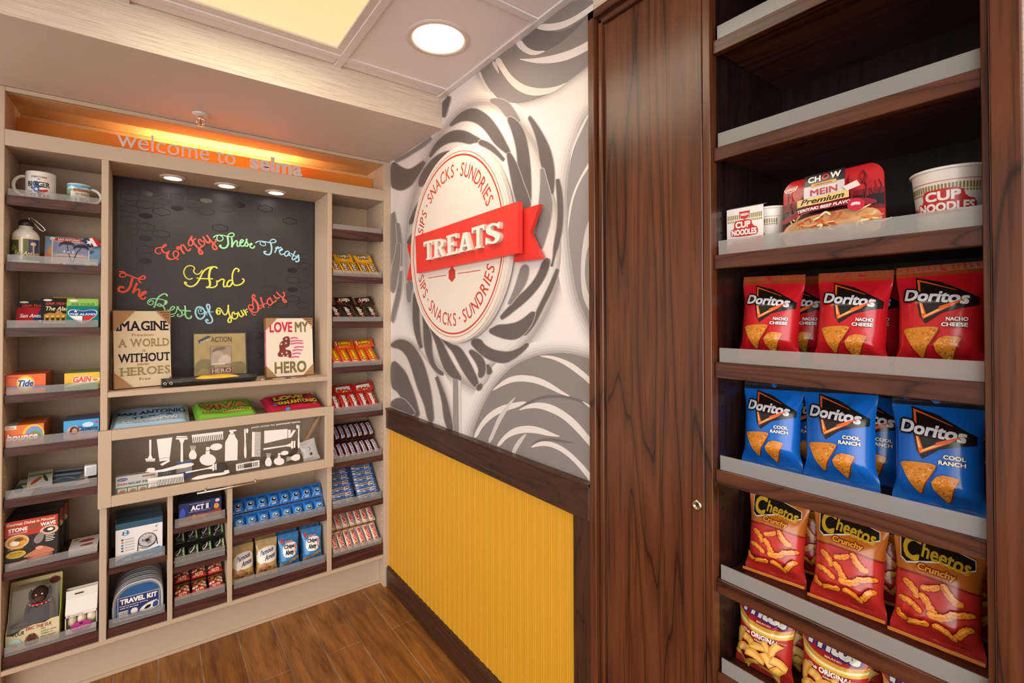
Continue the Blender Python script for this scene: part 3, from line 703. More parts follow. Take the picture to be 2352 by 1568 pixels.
decal('perfume_sticker', perf(1080, 500, 164), smooth=0)
decal('pump_bottle_sticker', [[(1285, 325), (1340, 322), (1345, 345), (1370, 385), (1366, 572), (1245, 583), (1248, 400), (1278, 350)], [(1296, 300), (1328, 298), (1330, 318), (1294, 322)], [(1284, 284), (1345, 278), (1362, 290), (1340, 294), (1290, 302)]], smooth=0)
tbr = lambda f: [[f(x, y) for x, y in p] for p in ([(-.3, .05), (.1, 0), (.25, .3), (.2, .5), (.45, .78), (.3, .98), (-.1, 1), (-.35, .8), (-.15, .5), (-.2, .3)], [(.25, .02), (.85, .02), (.85, .17), (.25, .17)])]
decal('toothbrush_sticker', tbr(lambda x, y: (1440+x*36, 262+y*295)), smooth=1)
decal('comb_sticker', comb(1508, 300, 1504, 540, 84, 20, vert=True), smooth=0)
decal('tube_sticker', [[(1625, 290), (1850, 272), (1848, 360), (1625, 412)], [(1855, 280), (1880, 278), (1880, 355), (1855, 360)], [(1905, 280), (1930, 285), (1885, 355), (1870, 345)]], smooth=0)
decal('razor_sticker', razor(lambda x, y: (1630+y*295, 465-y*45+x*90)), smooth=0)
decal('toothbrush_sticker', tbr(lambda x, y: (1958+x*-28+0, 228+y*235)), smooth=1)
decal('shaving_brush_sticker', brush(lambda x, y: (1665+x*66, 505+y*126)), smooth=0)
decal('perfume_sticker', perf(1768, 540, 106), smooth=0)
decal('shaving_brush_sticker', brush(lambda x, y: (1838+y*132, 560+x*64-y*18)), smooth=0)
decal('toothbrush_sticker', [[(480, 675), (600, 672), (720, 640), (860, 602), (940, 600), (950, 615), (900, 640), (760, 660), (640, 690), (480, 690)], [(495, 650), (570, 645), (572, 676), (490, 678)]], smooth=1)
decal('razor_sticker', razor(lambda x, y: (880+y*285, 690-y*55+x*80)), smooth=0)
decal('plaster_sticker', [[(1352, 612), (1575, 572), (1578, 582), (1352, 622)], [(1355, 664), (1578, 628), (1578, 638), (1355, 674)], [(1352, 612), (1362, 610), (1364, 674), (1354, 674)], [(1570, 574), (1579, 572), (1579, 638), (1570, 638)]] + [[(x, y), (x+10, y-2), (x+10, y+10), (x, y+12)] for x in range(1364, 1424, 17) for y in range(618-(x-1364)//6, 668-(x-1364)//6, 16)] + [[(x, y), (x+10, y-2), (x+10, y+10), (x, y+12)] for x in range(1508, 1568, 17) for y in range(592-(x-1508)//6, 640-(x-1508)//6, 16)], smooth=0)
decal('comb_sticker', comb(500, 752, 845, 700, 84, 23), smooth=0)
decal('toothbrush_sticker', [[(920, 752), (990, 722), (1100, 705), (1230, 690), (1290, 682), (1292, 694), (1240, 715), (1120, 730), (1000, 758), (930, 762)], [(1236, 672), (1285, 665), (1286, 690), (1238, 695)]], smooth=1)
a = Art(); P = vz([(1503, 268), (1978, 206)]); hgt = .0095
a.text('peek inside for', P[0][0], P[0][1]-.002, P[0][0]+(P[1][0]-P[0][0])*.47, P[0][1]+hgt, VC, .004)
a.text('personal items.', P[0][0]+(P[1][0]-P[0][0])*.49, P[0][1]-.002, P[1][0], P[0][1]+hgt, VC, .03)
q = MB(); a.emit(q, lambda X, Y, k: (X, VY-.0004-.0002*k, Y)); up(q, 'lettering_sticker', flap)

# puck lights under the top rail
for k, (px, py) in enumerate(((397, 407), (520, 425), (634, 441))):
    pp = on_z(px, py, ZR0)
    t = thing('puck_light', 'round puck light under the top rail, %s above the chalkboard' % ('left', 'middle', 'right')[k], 'puck light', (pp.x, pp.y, ZR0-.0005), (0, 0, 0), 'puck lights over the chalkboard')
    q = MB(); q.lathe([(.030, 0), (.032, -.006), (.044, -.005), (.047, -.001), (.047, 0)], c('#d9c6b2', 'card'), 32, cap0=False); q.build('trim_ring', t)
    q = MB(); q.lathe([(.0305, -.0052), (.0305, -.0045)], emit('puck_glow', '#fff4e6', 9), 32); q.build('lens', t)
    for a_ in (40, 220): q = MB(); q.lathe([(.002, -.0062), (.002, -.004)], ch, 8, center=(.0385*math.cos(R(a_)), .0385*math.sin(R(a_)))); q.build('screw', t)
    lamp('puck_lamp', 'SPOT', (pp.x, pp.y, ZR0-.012), (0, 0, 0), 1.6, (1, .90, .76), spot_size=R(120), spot_blend=.7, shadow_soft_size=.03)

# cove light and raised lettering above the top rail
cv = thing('cove_light', 'warm linear cove lamp hidden behind the top rail lettering', 'light', (-.70, .196, ZR1+.0005))
MB().box(-.27, .27, -.012, .012, 0, .012, c('#b9a894', 'paint'), .002).build('channel', cv)
MB().box(-.265, .265, -.008, .008, .0122, .018, emit('cove_glow', '#ffd596', 95)).build('diffuser', cv)
wl = thing('wall_lettering', 'raised pale lettering reading welcome to selma on the top rail', 'sign', (-.72, .0115, ZR1+.0042))
m_let = c('#cdb9b2', 'card')
def letter_row(words_, p0, p1, bold, z_cap):
    P0 = on_y(*p0, .03); P1 = on_y(*p1, .03); xs = P0.x; W = P1.x-P0.x
    g = glyphs(words_, bold); bx = bbox(g[0]); cap = bbox(glyphs('l', bold)[0])[3]
    sx = W/(bx[1]-bx[0]); sz = z_cap/cap; adv = 0
    full = bbox(glyphs(words_, bold)[0])
    for i, chh in enumerate(words_):
        if chh == ' ': continue
        pre = bbox(glyphs(words_[:i+1], bold)[0])[1]; vs, fs = glyphs(chh, bold); bb = bbox(vs); off = pre-bb[1]
        q = MB()
        vv = [((p[0]+off-bx[0])*sx+xs, p[1]*sz) for p in vs]
        n = len(vv); q.add([(x+.72, -.008, z) for x, z in vv]+[(x+.72, .0, z) for x, z in vv], [f for f in fs]+[tuple(i+n for i in f)[::-1] for f in fs], m_let)
        from collections import Counter
        ec = Counter(); orient_ = {}
        for f in fs:
            for a_ in range(len(f)):
                e = (f[a_], f[(a_+1) % len(f)]); ec[tuple(sorted(e))] += 1; orient_[tuple(sorted(e))] = e
        for e, cnt in ec.items():
            if cnt == 1: u_, w_ = orient_[e]; q.add([(vv[u_][0]+.72, -.008, vv[u_][1]), (vv[w_][0]+.72, -.008, vv[w_][1]), (vv[w_][0]+.72, 0, vv[w_][1]), (vv[u_][0]+.72, 0, vv[u_][1])], [(0, 3, 2, 1)], m_let)
        q.build('letter', wl)
letter_row('welcome to', (270, 335), (539, 375), .0, .064)
letter_row('selma', (572, 380), (691, 405), .035, .064)

# ---- chalkboard with coloured lettering and dark hexagons
BY = D1-.008
cb = thing('chalkboard', 'black chalkboard with colourful hand lettering behind the ledge', 'chalkboard', (-.71, BY, ZLED1))
m_bd, nt, b = _new('chalkboard_black'); b.inputs['Roughness'].default_value = .38; b.inputs['Specular IOR Level'].default_value = .5
n1 = N(nt, 'ShaderNodeTexNoise', Scale=9., Detail=5.); nt.links.new(coords(nt), n1.inputs['Vector'])
nt.links.new(ramp(nt, n1.outputs[0], [(.3, '#2b2826'), (.7, '#37332f')]), b.inputs['Base Color'])
ft = N(nt, 'ShaderNodeTexNoise', Scale=700.); nt.links.new(coords(nt), ft.inputs['Vector']); bump(nt, b, ft.outputs[0], .25, .0005)
def cbp(mb, name, **k): mb.v = [(x+.71, y-BY, z-ZLED1) for x, y, z in mb.v]; return mb.build(name, cb, **k)
bdm = MB(); bdm.box(XB+.002, XC-.002, BY, D1-.0005, ZLED1+.001, ZR0-.001, m_bd)
m_edge = wood('board_edge', '#1e120c', '#2c1a12', '#352015', 'Z', .5, .1)
for x0, x1 in ((XB+.0015, XB+.014), (XC-.006, XC-.0015)): cbp(MB().box(x0, x1, BY-.004, BY, ZLED1+.001, ZR0-.001, m_edge), 'edge_strip')
hexm = c('#120f0d', 'gloss'); ha = Art()
def bz(u, v): p = on_y(u, v, BY-.001); return (p.x, p.z)
hx_ = [(.031, .0085), (0, .0185), (-.031, .0085), (-.031, -.0085), (0, -.0185), (.031, -.0085)]
HO = [(227,850),(225,927),(225,1003),(332,1048),(222,1077),(436,1095),(330,900),(445,875),(440,947),(543,850),(640,898),(737,945),(871,926),(1131,926),(1295,1010),(830,1056),(330,1198),(219,1230),(219,1307),(1395,1247),(1388,1308),(1314,1402),(1390,1435),(1152,1462),(1314,1528),(1235,1568),(1385,1570)]
HF = [(335,826),(334,974),(330,1124),(329,1275),(543,922),(737,873),(960,904),(1313,1338),(1314,1466)]
HO = [(220+x/2.904, 160+y/2.904) for x, y in HO]+[(220+1065/2.904, 600+494/2.904), (220+1062/2.904, 600+628/2.904), (220+645/2.904, 600+645/2.904), (220+1000/2.904, 600+660/2.904)]
HF = [(220+x/2.904, 160+y/2.904) for x, y in HF]+[(220+562/2.904, 600+688/2.904)]
for h in HO:
    x, z = bz(*h); o = [(x+a_, z+b_) for a_, b_ in hx_]; i = [(x+a_*.925, z+b_*.87) for a_, b_ in hx_]
    ha.raw(o+i, [(k, (k+1) % 6, 6+(k+1) % 6, 6+k) for k in range(6)], hexm, 0)
for h in HF:
    x, z = bz(*h); ha.poly([(x+a_*.72, z+b_*.72) for a_, b_ in hx_], hexm, 0)
ha.emit(bdm, lambda X, Y, k: (X, BY-.0004-.0001*k, Y)); cbp(bdm, 'board')
CF = {1: (340, 510, 11.76), 2: (480, 510, 9.8), 3: (260, 600, 9.8), 4: (410, 600, 14.7), 5: (330, 660, 13.067), 6: (490, 650, 13.067)}
RED_, GRN_, BLU_, YEL_ = '#ff6a5a', '#a8f0b0', '#a9dcf0', '#ecec6a'
TXT = [
 ('Enjoy', RED_, 1, [([(335,820),(330,850),(270,855),(205,810),(195,750),(240,700),(330,685),(400,680),(460,655),(495,610),(450,605),(410,650),(370,710),(380,770),(430,820),(480,825),(545,805),(590,770)],24),([(370,715),(388,785),(450,825)],36),([(565,800),(510,870),(505,950),(560,1000),(640,1005),(740,975),(800,920),(825,850),(790,790),(720,785),(680,850),(700,920),(750,975),(800,1005),(835,985)],26),([(540,820),(512,900),(535,970),(600,1000)],48),
   ([(840,740),(790,720),(790,680),(840,670),(880,720),(920,780),(980,860)],38),([(900,740),(890,680),(900,630),(950,620),(1000,680),(1050,750),(1100,775),(1155,710)],34),
   ([(1305,450),(1250,460),(1225,520),(1200,600),(1150,640),(1095,610),(1095,540),(1140,450),(1185,375)],28),([(1185,375),(1170,450),(1210,530),(1280,620),(1360,710),(1430,770),(1470,820),(1450,860),(1400,850),(1370,790),(1390,720),(1430,670),(1490,640)],38),
   ([(1490,640),(1530,580),(1500,515),(1450,520),(1410,465),(1365,490),(1375,560),(1430,620),(1490,645)],28),([(1480,385),(1530,470),(1590,540),(1650,560),(1665,490)],38),([(1580,345),(1650,440),(1730,540),(1790,600),(1850,680),(1850,730),(1790,735),(1745,680),(1745,610),(1790,560),(1835,510),(1815,460)],36)]),
 ('These', GRN_, 2, [([(95,350),(140,310),(220,290),(330,300),(430,325),(530,325),(565,290),(550,255),(490,245),(440,280),(415,330)],20),([(200,300),(175,360),(200,415),(260,425),(310,390),(310,340),(260,305)],18),([(415,320),(430,420),(430,500),(390,565),(320,585),(260,560),(245,530),(280,520)],32),([(510,350),(520,450),(515,565)],32),([(515,565),(560,470),(610,420),(640,450),(630,510),(650,545),(690,530)],26),([(690,490),(750,450),(770,410),(730,400),(700,450),(700,510),(740,540),(790,530)],28),([(790,530),(830,450),(850,380),(850,450),(880,490),(860,540),(810,530)],28),([(910,530),(960,500),(960,480),(920,500),(930,560),(980,585),(1020,560),(1020,530)],26)]),
 ('Treats', BLU_, 2, [([(1045,470),(1100,435),(1180,430),(1290,445),(1390,465),(1470,460),(1510,430),(1480,395),(1430,385),(1380,420),(1375,470)],20),([(1160,450),(1150,490),(1190,525),(1250,530),(1275,500),(1250,460),(1200,450)],16),([(1385,460),(1410,560),(1400,670),(1370,720),(1310,730),(1250,700),(1245,665),(1290,660)],30),([(1480,690),(1520,600),(1560,555),(1490,592)],26),([(1550,600),(1600,570),(1632,572)],26),([(1570,640),(1640,630),(1650,600),(1610,620),(1590,680),(1630,730),(1690,710)],26),([(1800,660),(1740,660),(1700,710),(1720,760),(1770,750),(1810,680),(1810,740),(1850,765)],26),([(1940,650),(1890,760),(1870,830),(1900,850)],26),([(1840,700),(1930,760),(1990,770)],22),([(1900,850),(1980,790),(2010,740),(2020,820),(2020,870),(1980,890),(1940,870)],32)]),
 ('And', YEL_, 4, [([(475,565),(420,595),(340,600),(260,550),(190,440),(185,320),(250,200),(340,150),(440,150),(520,190),(540,250),(510,310),(520,360),(580,420),(660,435),(730,390),(800,290)],30),([(1315,240),(1260,195),(1170,185),(1040,210),(920,270),(830,360),(770,470),(700,620),(600,760),(500,830),(400,850),(310,820),(220,750),(220,700),(280,740)],44),([(1140,210),(1070,280),(1040,420),(1030,560),(1060,700),(1060,800),(1010,870),(930,870)],56),([(610,555),(700,580),(900,585),(1165,590)],36),([(1010,870),(1100,885),(1220,860),(1290,800),(1300,700),(1290,640)],40),([(1330,690),(1420,620),(1500,600),(1540,640),(1520,740),(1530,850),(1600,850),(1640,830)],42),([(1790,640),(1710,650),(1650,730),(1640,820),(1690,850),(1760,820),(1830,700)],44),([(1995,355),(2040,310),(2010,260),(1930,240),(1860,320),(1820,450),(1815,600),(1840,730),(1900,800),(2030,800),(2150,740),(2210,660),(2190,600),(2140,600)],42)]),
 ('The', RED_, 3, [([(130,235),(230,235),(290,290),(400,330),(560,390),(680,400),(720,370),(700,330),(640,340),(580,390),(580,440),(630,485)],26),([(290,290),(230,265),(160,280),(150,330),(200,355),(270,335),(300,300)],20),([(440,370),(410,460),(380,570),(310,660),(220,690),(140,670),(120,620),(160,575),(220,580),(220,610)],38),([(540,480),(490,590),(440,720)],38),([(450,700),(520,640),(580,630),(590,700),(570,770),(610,790),(670,750)],30),([(630,770),(700,730),(740,690),(700,680),(640,730),(610,790),(640,840),(700,840),(735,800)],32)]),
 ('Best', GRN_, 5, [([(175,450),(190,410),(250,395),(290,430),(270,500),(200,525),(130,480),(125,420),(180,360),(280,335),(420,345),(550,360),(660,400),(705,440),(650,500),(570,545)],24),([(640,395),(680,440),(630,500)],60),([(720,240),(690,250),(700,220),(620,190),(520,230),(430,310),(370,430),(340,540),(300,605)],34),([(570,545),(510,560),(430,550),(410,510),(470,490),(530,520),(590,570),(630,640),(640,730),(700,810),(790,860),(870,870),(930,840)],28),([(735,710),(700,700),(720,680),(770,690),(860,670),(930,600),(890,570),(830,600),(770,700),(790,790),(870,800),(960,760),(1000,640),(1020,560)],28),([(1020,560),(1050,640),(1130,720),(1150,800),(1100,870),(1030,860),(1010,820),(1060,800)],34),([(1240,540),(1250,700),(1250,820),(1300,910),(1380,930),(1430,880),(1410,850)],38),([(1150,680),(1250,700),(1420,705)],34),([(1130,850),(1200,820),(1240,740)],22)]),
 ('Of', BLU_, 5, [([(1740,720),(1700,700),(1740,650),(1690,630),(1640,690),(1660,780),(1730,790),(1830,740)],20),([(1780,620),(1700,585),(1610,600),(1560,680),(1560,790),(1610,900),(1700,945),(1790,900),(1835,800),(1820,690),(1760,610)],42),([(1960,740),(1970,680),(1985,580),(1950,510),(1900,520),(1900,600),(1950,720),(2000,830),(2050,920),(2060,1010),(2000,1065),(1910,1060),(1865,1000),(1890,960),(1930,980),(1910,1000)],38),([(1870,710),(1880,760),(1900,830)],20),([(1740,800),(1880,745),(2095,730)],20)]),
 ('Your', YEL_, 6, [([(130,900),(110,860),(150,820),(200,850),(190,920),(130,930),(90,870),(110,780),(180,750),(240,810),(290,900),(350,950),(410,900),(440,780)],32),([(450,650),(450,780),(470,900),(510,1010),(540,1090),(520,1170),(460,1170),(440,1120),(480,1040),(560,1010)],36),([(640,870),(580,880),(560,970),(590,1060),(670,1070),(730,1000),(710,910),(640,930),(620,890)],32),([(740,860),(780,950),(840,1010),(890,960),(900,900)],34),([(830,810),(870,900),(930,970)],34),([(900,790),(950,880),(1000,970)],34),([(930,850),(1020,770)],28),([(960,870),(1040,860)],26)]),
 ('Stay', RED_, 6, [([(1190,660),(1185,560),(1180,480),(1165,400),(1190,350),(1240,360),(1240,420),(1200,450),(1250,520),(1310,600),(1350,700),(1350,800),(1300,870),(1200,870),(1110,820),(1060,740),(1070,670),(1140,655),(1200,690),(1200,770),(1150,800),(1120,750)],30),([(1230,480),(1320,610),(1350,720),(1340,810)],56),([(1130,830),(1160,910),(1220,955),(1275,940)],22),([(1415,420),(1450,530),(1490,640),(1520,740)],40),([(1390,670),(1450,660),(1550,620),(1610,600)],24),([(1370,770),(1430,750),(1480,690)],22),([(1690,460),(1630,500),(1620,580),(1660,640),(1720,660),(1780,590)],34),([(1690,420),(1740,510),(1790,580),(1850,560),(1890,500)],36),([(1810,360),(1860,430),(1930,460),(1980,420)],36),([(1890,260),(1960,340),(2050,420),(2110,480),(2190,540),(2170,580),(2120,560),(2080,500),(2100,430),(2130,360),(2120,290),(2080,280)],34),([(1640,710),(1670,740)],22)])]
for word, colr, fr, sts in TXT:
    ox, oy, sc = CF[fr]; a = Art(); pxm = 1/ (F_PX/2.62) / sc
    for pts, w in sts: a.stroke([bz(ox+x/sc, oy+y/sc) for x, y in pts], w*pxm*.92, c(colr, 'chalk'), 0)
    q = MB(); a.emit(q, lambda X, Y, k: (X, BY-.0010-.0002*k, Y)); cbp(q, 'chalk_word')
# ---------------------------------------------------------------- round TREATS sign on the printed wall
SG = thing('treats_sign', 'round cream and red TREATS sign with a ribbon on the lollipop wall', 'sign', (-.0005, -.689, 1.638))
def sgp(mb, name): mb.v = [(x+.0005, y+.689, z-1.638) for x, y, z in mb.v]; return mb.build(name, SG)
m_cream = c('#ddd3c8', 'matte'); m_rd = c('#d8332c', 'card'); RD = c('#c23a2c', 'card'); m_rd2 = c('#e03a32', 'card')
fx = lambda X, Y, o: (-o, -X, Y)                # X runs along -y (to the viewer's right), o = distance off the wall
q = MB(); q.prism(ell(.689, 1.638, .376, .376, 96), .010, .034, fx, m_cream); q.prism(ell(.689, 1.638, .382, .382, 96), .010, .028, fx, m_cream)
q.prism(ell(.689, 1.638, .30, .30, 40), .0, .010, fx, m_cream); sgp(q, 'disc')
a = Art(); a.ring(.689, 1.638, .360, .360, .0022, RD, 96); a.ring(.689, 1.638, .349, .349, .0065, RD, 96)
def arc_text(t, rad, a_mid, h, up_, fac=1.0):
    """capitals set along a circle; up_ = +1 reads over the top, -1 along the bottom"""
    ws = []; 
    for chh in t:
        if chh == ' ': ws.append(.28); continue
        bb = bbox(glyphs(chh, .005)[0]); ws.append(bb[1]-bb[0]+.13 if chh != '·' else .22)
    cap = bbox(glyphs('N', .005)[0])[3]; s = h/cap; tot = sum(ws)*s*fac/rad; pos = 0
    for chh, w in zip(t, ws):
        th = a_mid - up_*(-tot/2+(pos+w/2)*s*fac/rad) ; pos += w
        if chh == ' ': continue
        cx, cz = .689+rad*math.cos(th), 1.638+rad*math.sin(th)
        if chh == '·': a.poly(ell(cx, cz, .005, .005, 10), RD, 0); continue
        vs, fs = glyphs(chh, .005); bb = bbox(vs); mx = (bb[0]+bb[1])/2; my = cap/2
        rot = th-math.pi/2 if up_ > 0 else th+math.pi/2
        a.raw([(cx+((x-mx)*s*fac*math.cos(rot)-(y-my)*s*math.sin(rot)), cz+((x-mx)*s*fac*math.sin(rot)+(y-my)*s*math.cos(rot))) for x, y in vs], fs, RD, 0)
arc_text('SIPS · SNACKS · SUNDRIES', .291, R(93), .050, 1, .80); arc_text('SIPS · SNACKS · SUNDRIES', .291, R(-90), .050, -1, .80)
zc = on_x(1052, 628, -.034).z
a.rect(.689-.205, zc-.0015, .689-.045, zc+.0015, RD, 0); a.rect(.689+.045, zc-.0015, .689+.205, zc+.0015, RD, 0)
a.poly([(.689+.030*math.cos(R(30+60*k)), zc+.030*math.sin(R(30+60*k))) for k in range(6)], RD, 0)
q = MB(); a.emit(q, lambda X, Y, k: (-.0342-.00006*k, -X, Y)); sgp(q, 'printing')
def sx(pts, off): return [(-p.y, p.z) for p in (on_x(u, v, -off) for u, v in pts)]
q = MB(); q.prism(sx([(953.6, 542.7), (1190, 462), (1190, 581), (957, 627.6)], .052), .034, .052, fx, m_rd2); sgp(q, 'ribbon')
q = MB(); q.prism(sx([(935, 563), (975, 551), (975, 634), (934, 644), (943, 600)], .024), .012, .024, fx, m_rd); sgp(q, 'ribbon_tail')
q = MB(); q.prism(sx([(1180, 486), (1239, 468.7), (1217, 533.8), (1245, 593.7), (1180, 602)], .026), .012, .026, fx, m_rd); sgp(q, 'ribbon_tail')
LTR = {  # slab-serif capitals, unit height
 'T': [[(0,1),(.86,1),(.86,.74),(.80,.74),(.74,.86),(.54,.86),(.54,.10),(.64,.10),(.64,0),(.22,0),(.22,.10),(.32,.10),(.32,.86),(.12,.86),(.06,.74),(0,.74)]],
 'R': [[(0,1),(.50,1),(.68,.93),(.76,.76),(.70,.58),(.56,.49),(.74,.10),(.84,.10),(.84,0),(.60,0),(.38,.46),(.30,.46),(.30,.10),(.40,.10),(.40,0),(0,0),(0,.10),(.08,.10),(.08,.90),(0,.90)],[(.30,.88),(.44,.88),(.53,.80),(.53,.66),(.44,.58),(.30,.58)]],
 'E': [[(0,1),(.76,1),(.76,.76),(.70,.76),(.64,.87),(.32,.87),(.32,.58),(.48,.58),(.50,.64),(.56,.64),(.56,.40),(.50,.40),(.48,.46),(.32,.46),(.32,.13),(.66,.13),(.72,.26),(.78,.26),(.78,0),(0,0),(0,.10),(.09,.10),(.09,.90),(0,.90)]],
 'A': [[(.32,1),(.58,1),(.86,.10),(.94,.10),(.94,0),(.54,0),(.54,.10),(.62,.10),(.58,.25),(.30,.25),(.26,.10),(.34,.10),(.34,0),(-.04,0),(-.04,.10),(.05,.10)],[(.34,.37),(.44,.74),(.54,.37)]],
 'S': [[(.66,1),(.72,1),(.72,.68),(.65,.68),(.56,.84),(.40,.90),(.28,.84),(.27,.74),(.36,.66),(.58,.56),(.72,.44),(.74,.24),(.64,.06),(.44,-.02),(.24,.02),(.14,.08),(.10,0),(.03,0),(.03,.36),(.10,.36),(.18,.18),(.36,.09),(.48,.14),(.51,.25),(.42,.35),(.20,.46),(.07,.58),(.04,.76),(.14,.94),(.34,1.02),(.52,.98),(.60,.92)]]}
LP = {'T': [(285, 1478), (365, 1296)], 'R': [(372, 1465), (478, 1283)], 'E': [(492, 1435), (585, 1235)], 'A': [(596, 1412), (722, 1213)], 't': [(718, 1378), (832, 1155)], 'S': [(842, 1345), (972, 1132)]}
def quad(key):                                   # letters follow the ribbon's slant
    (x0, yb), (x1, yt) = LP[key]; return x0, yb, x1, yt
for key, bl, br_, tl, tr in (('T', (292,1482), (362,1470), (284,1316), (366,1296)), ('R', (372,1466), (482,1442), (372,1298), (478,1276)), ('E', (492,1440), (588,1420), (488,1262), (584,1234)), ('A', (594,1414), (724,1386), (594,1246), (724,1214)), ('T', (724,1382), (828,1362), (718,1190), (832,1154)), ('S', (842,1344), (974,1318), (842,1160), (974,1132))):
    fr2 = lambda p: on_x(900+p[0]*K, 220+p[1]*K, -.066)
    BL, BR, TL, TR = (Vector((-p.y, p.z)) for p in map(fr2, (bl, br_, tl, tr)))
    outs = LTR[key]; xs = [p[0] for p in outs[0]]; w0, w1 = min(xs), max(xs)
    if key == 'A': w0, w1 = -.04, .94
    def mp2(p):
        s_ = (p[0]-w0)/(w1-w0); v_ = BL.lerp(BR, s_).lerp(TL.lerp(TR, s_), p[1]); return (v_.x, v_.y)
    loops = [[mp2(p) for p in o] for o in outs]
    if key == 'S': loops = [chaikin(loops[0], 1)]
    q = MB(); flat = [p for l in loops for p in l]; n = len(flat)
    tri = tessellate_polygon([[Vector((x, y, 0)) for x, y in l] for l in loops])
    m_l = c('#ece3d8', 'card')
    q.add([fx(x, y, .066) for x, y in flat]+[fx(x, y, .052) for x, y in flat], [tuple(t) for t in tri], m_l)
    o = 0
    for l in loops:
        L = len(l); q.add([fx(x, y, .066) for x, y in l]+[fx(x, y, .052) for x, y in l], [(i, (i+1) % L, L+(i+1) % L, L+i) for i in range(L)], c('#cfc3b2', 'card'))
    sgp(q, 'letter')

# ---------------------------------------------------------------- dark wood snack cabinet set into the same wall
SC = thing('snack_cabinet', 'tall dark stained wood snack cabinet with open shelves and a locked door', 'cabinet', (0, -1.82, 0))
def scp(mb, name, parent=SC): mb.v = [(x, y+1.82, z) for x, y, z in mb.v]; return mb.build(name, parent)
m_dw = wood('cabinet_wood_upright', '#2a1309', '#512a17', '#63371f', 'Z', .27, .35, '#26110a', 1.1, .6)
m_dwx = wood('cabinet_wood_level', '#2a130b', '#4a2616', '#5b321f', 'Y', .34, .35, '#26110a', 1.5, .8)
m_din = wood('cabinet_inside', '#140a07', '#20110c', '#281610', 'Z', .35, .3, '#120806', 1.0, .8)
CT = 2.15
YL, YR_ = -1.766, -2.193
q = MB()
for (a_, b_, o_) in ((-1.4174, -1.441, .024), (-1.441, -1.450, .010), (-1.450, -1.462, .016)):
    q.box(-o_, .0, b_, a_, 0, 2.186+(a_+1.4174), m_dw, .002)
for (za, zb, o_) in ((2.162, 2.186, .024), (2.153, 2.162, .010), (2.141, 2.153, .016)): q.box(-o_, .0, -2.236, -1.4174-(2.186-zb), za, zb, m_dwx, .002)
q.box(-.016, 0, -2.236, -2.203, 0, 2.141, m_dw, .002)
scp(q, 'frame')
q = MB(); q.box(-.006, .014, -1.7465, -1.4655, .002, 2.139, m_dw, .0015); door = scp(q, 'door')
lk = on_x(1601, 1160, -.008)
q = MB(); MZ = Matrix.Translation((-.006, lk.y, lk.z)) @ Matrix.Rotation(R(-90), 4, 'Y')
q.lathe([(.0115, 0), (.0115, .003), (.0095, .005), (.006, .0055), (.0058, .004), (.0, .0042)], metal('lock_brass', '#d6cbb0', .2), 24, xf=MZ); q.box(-.003, .003, -.0009, .0009, .004, .0046, c('#1a1410'), 0, xf=MZ); scp(q, 'lock', door)
q = MB(); q.box(-.006, .02, YL, -1.7485, 0, 2.139, m_dw, .001).box(-.006, .02, -2.2015, YR_, 0, 2.139, m_dw, .001).box(-.006, .02, YR_, YL, 2.10, 2.139, m_dwx, .001).box(-.006, .02, YR_, YL, 0, .09, m_dwx, .001); scp(q, 'face_frame')
CD = .33
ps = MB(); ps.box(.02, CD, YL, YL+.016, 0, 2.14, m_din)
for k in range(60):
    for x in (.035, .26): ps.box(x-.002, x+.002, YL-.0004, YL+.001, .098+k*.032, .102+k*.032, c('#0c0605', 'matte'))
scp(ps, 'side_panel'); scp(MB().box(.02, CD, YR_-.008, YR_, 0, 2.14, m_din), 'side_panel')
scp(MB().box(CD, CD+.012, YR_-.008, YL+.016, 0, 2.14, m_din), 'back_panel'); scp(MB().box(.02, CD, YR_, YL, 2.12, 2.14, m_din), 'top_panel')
CZ = [(.325, .354), (.560, .589), (.758, .789), (.994, 1.024), (1.222, 1.256), (1.458, 1.488), (1.693, 1.722), (1.928, 1.957)]
m_lip2 = clear('cabinet_lip', '#aeaca8', .46, .2, .5)
for zb, zt in CZ:
    q = MB(); q.box(.005, .022, YR_+.001, YL-.001, zb, zt, m_dwx, .0012).box(.022, CD-.001, YR_+.001, YL-.001, zt-.018, zt, m_dwx); s = scp(q, 'shelf')
    q = MB(); q.box(.010, .0125, YR_+.002, YL-.009, zt+.0004, zt+.031, m_lip2); scp(q, 'acrylic_lip', s)
# ---------------------------------------------------------------- goods: builders
def carton(name, label, cat, w, d, h, art, cols, loc, yaw=0, lean=0, group=None, kind='card', side_art=None, top_art=None):
    """printed carton: front at y = 0 facing -y, standing on z = 0"""
    q = MB(); fr, top, sd = (c(k_, kind) for k_ in cols)
    x0, x1 = -w/2, w/2
    q.add([(x0,0,0),(x1,0,0),(x1,0,h),(x0,0,h)], [(0,1,2,3)], fr); q.add([(x0,d,0),(x1,d,0),(x1,d,h),(x0,d,h)], [(3,2,1,0)], fr)
    q.add([(x0,0,h),(x1,0,h),(x1,d,h),(x0,d,h)], [(0,1,2,3)], top); q.add([(x0,0,0),(x1,0,0),(x1,d,0),(x0,d,0)], [(3,2,1,0)], top)
    q.add([(x0,0,0),(x0,d,0),(x0,d,h),(x0,0,h)], [(3,2,1,0)], sd); q.add([(x1,0,0),(x1,d,0),(x1,d,h),(x1,0,h)], [(0,1,2,3)], sd)
    if art: art.emit(q, face(-.0001, .00012), None, kind)
    if side_art: side_art.emit(q, lambda X, Y, k: (x1+.0001+.00012*k, X, Y), None, kind)
    if top_art: top_art.emit(q, lambda X, Y, k: (X, Y, h+.0001+.00012*k), None, kind)
    loc = Vector(loc); loc.z += d*math.sin(lean)+.0004
    o = q.build(name); orient(o, frame(loc, yaw, lean)); return tag(o, label, cat, group)
def sm(t): t = min(max(t, 0), 1); return t*t*(3-2*t)
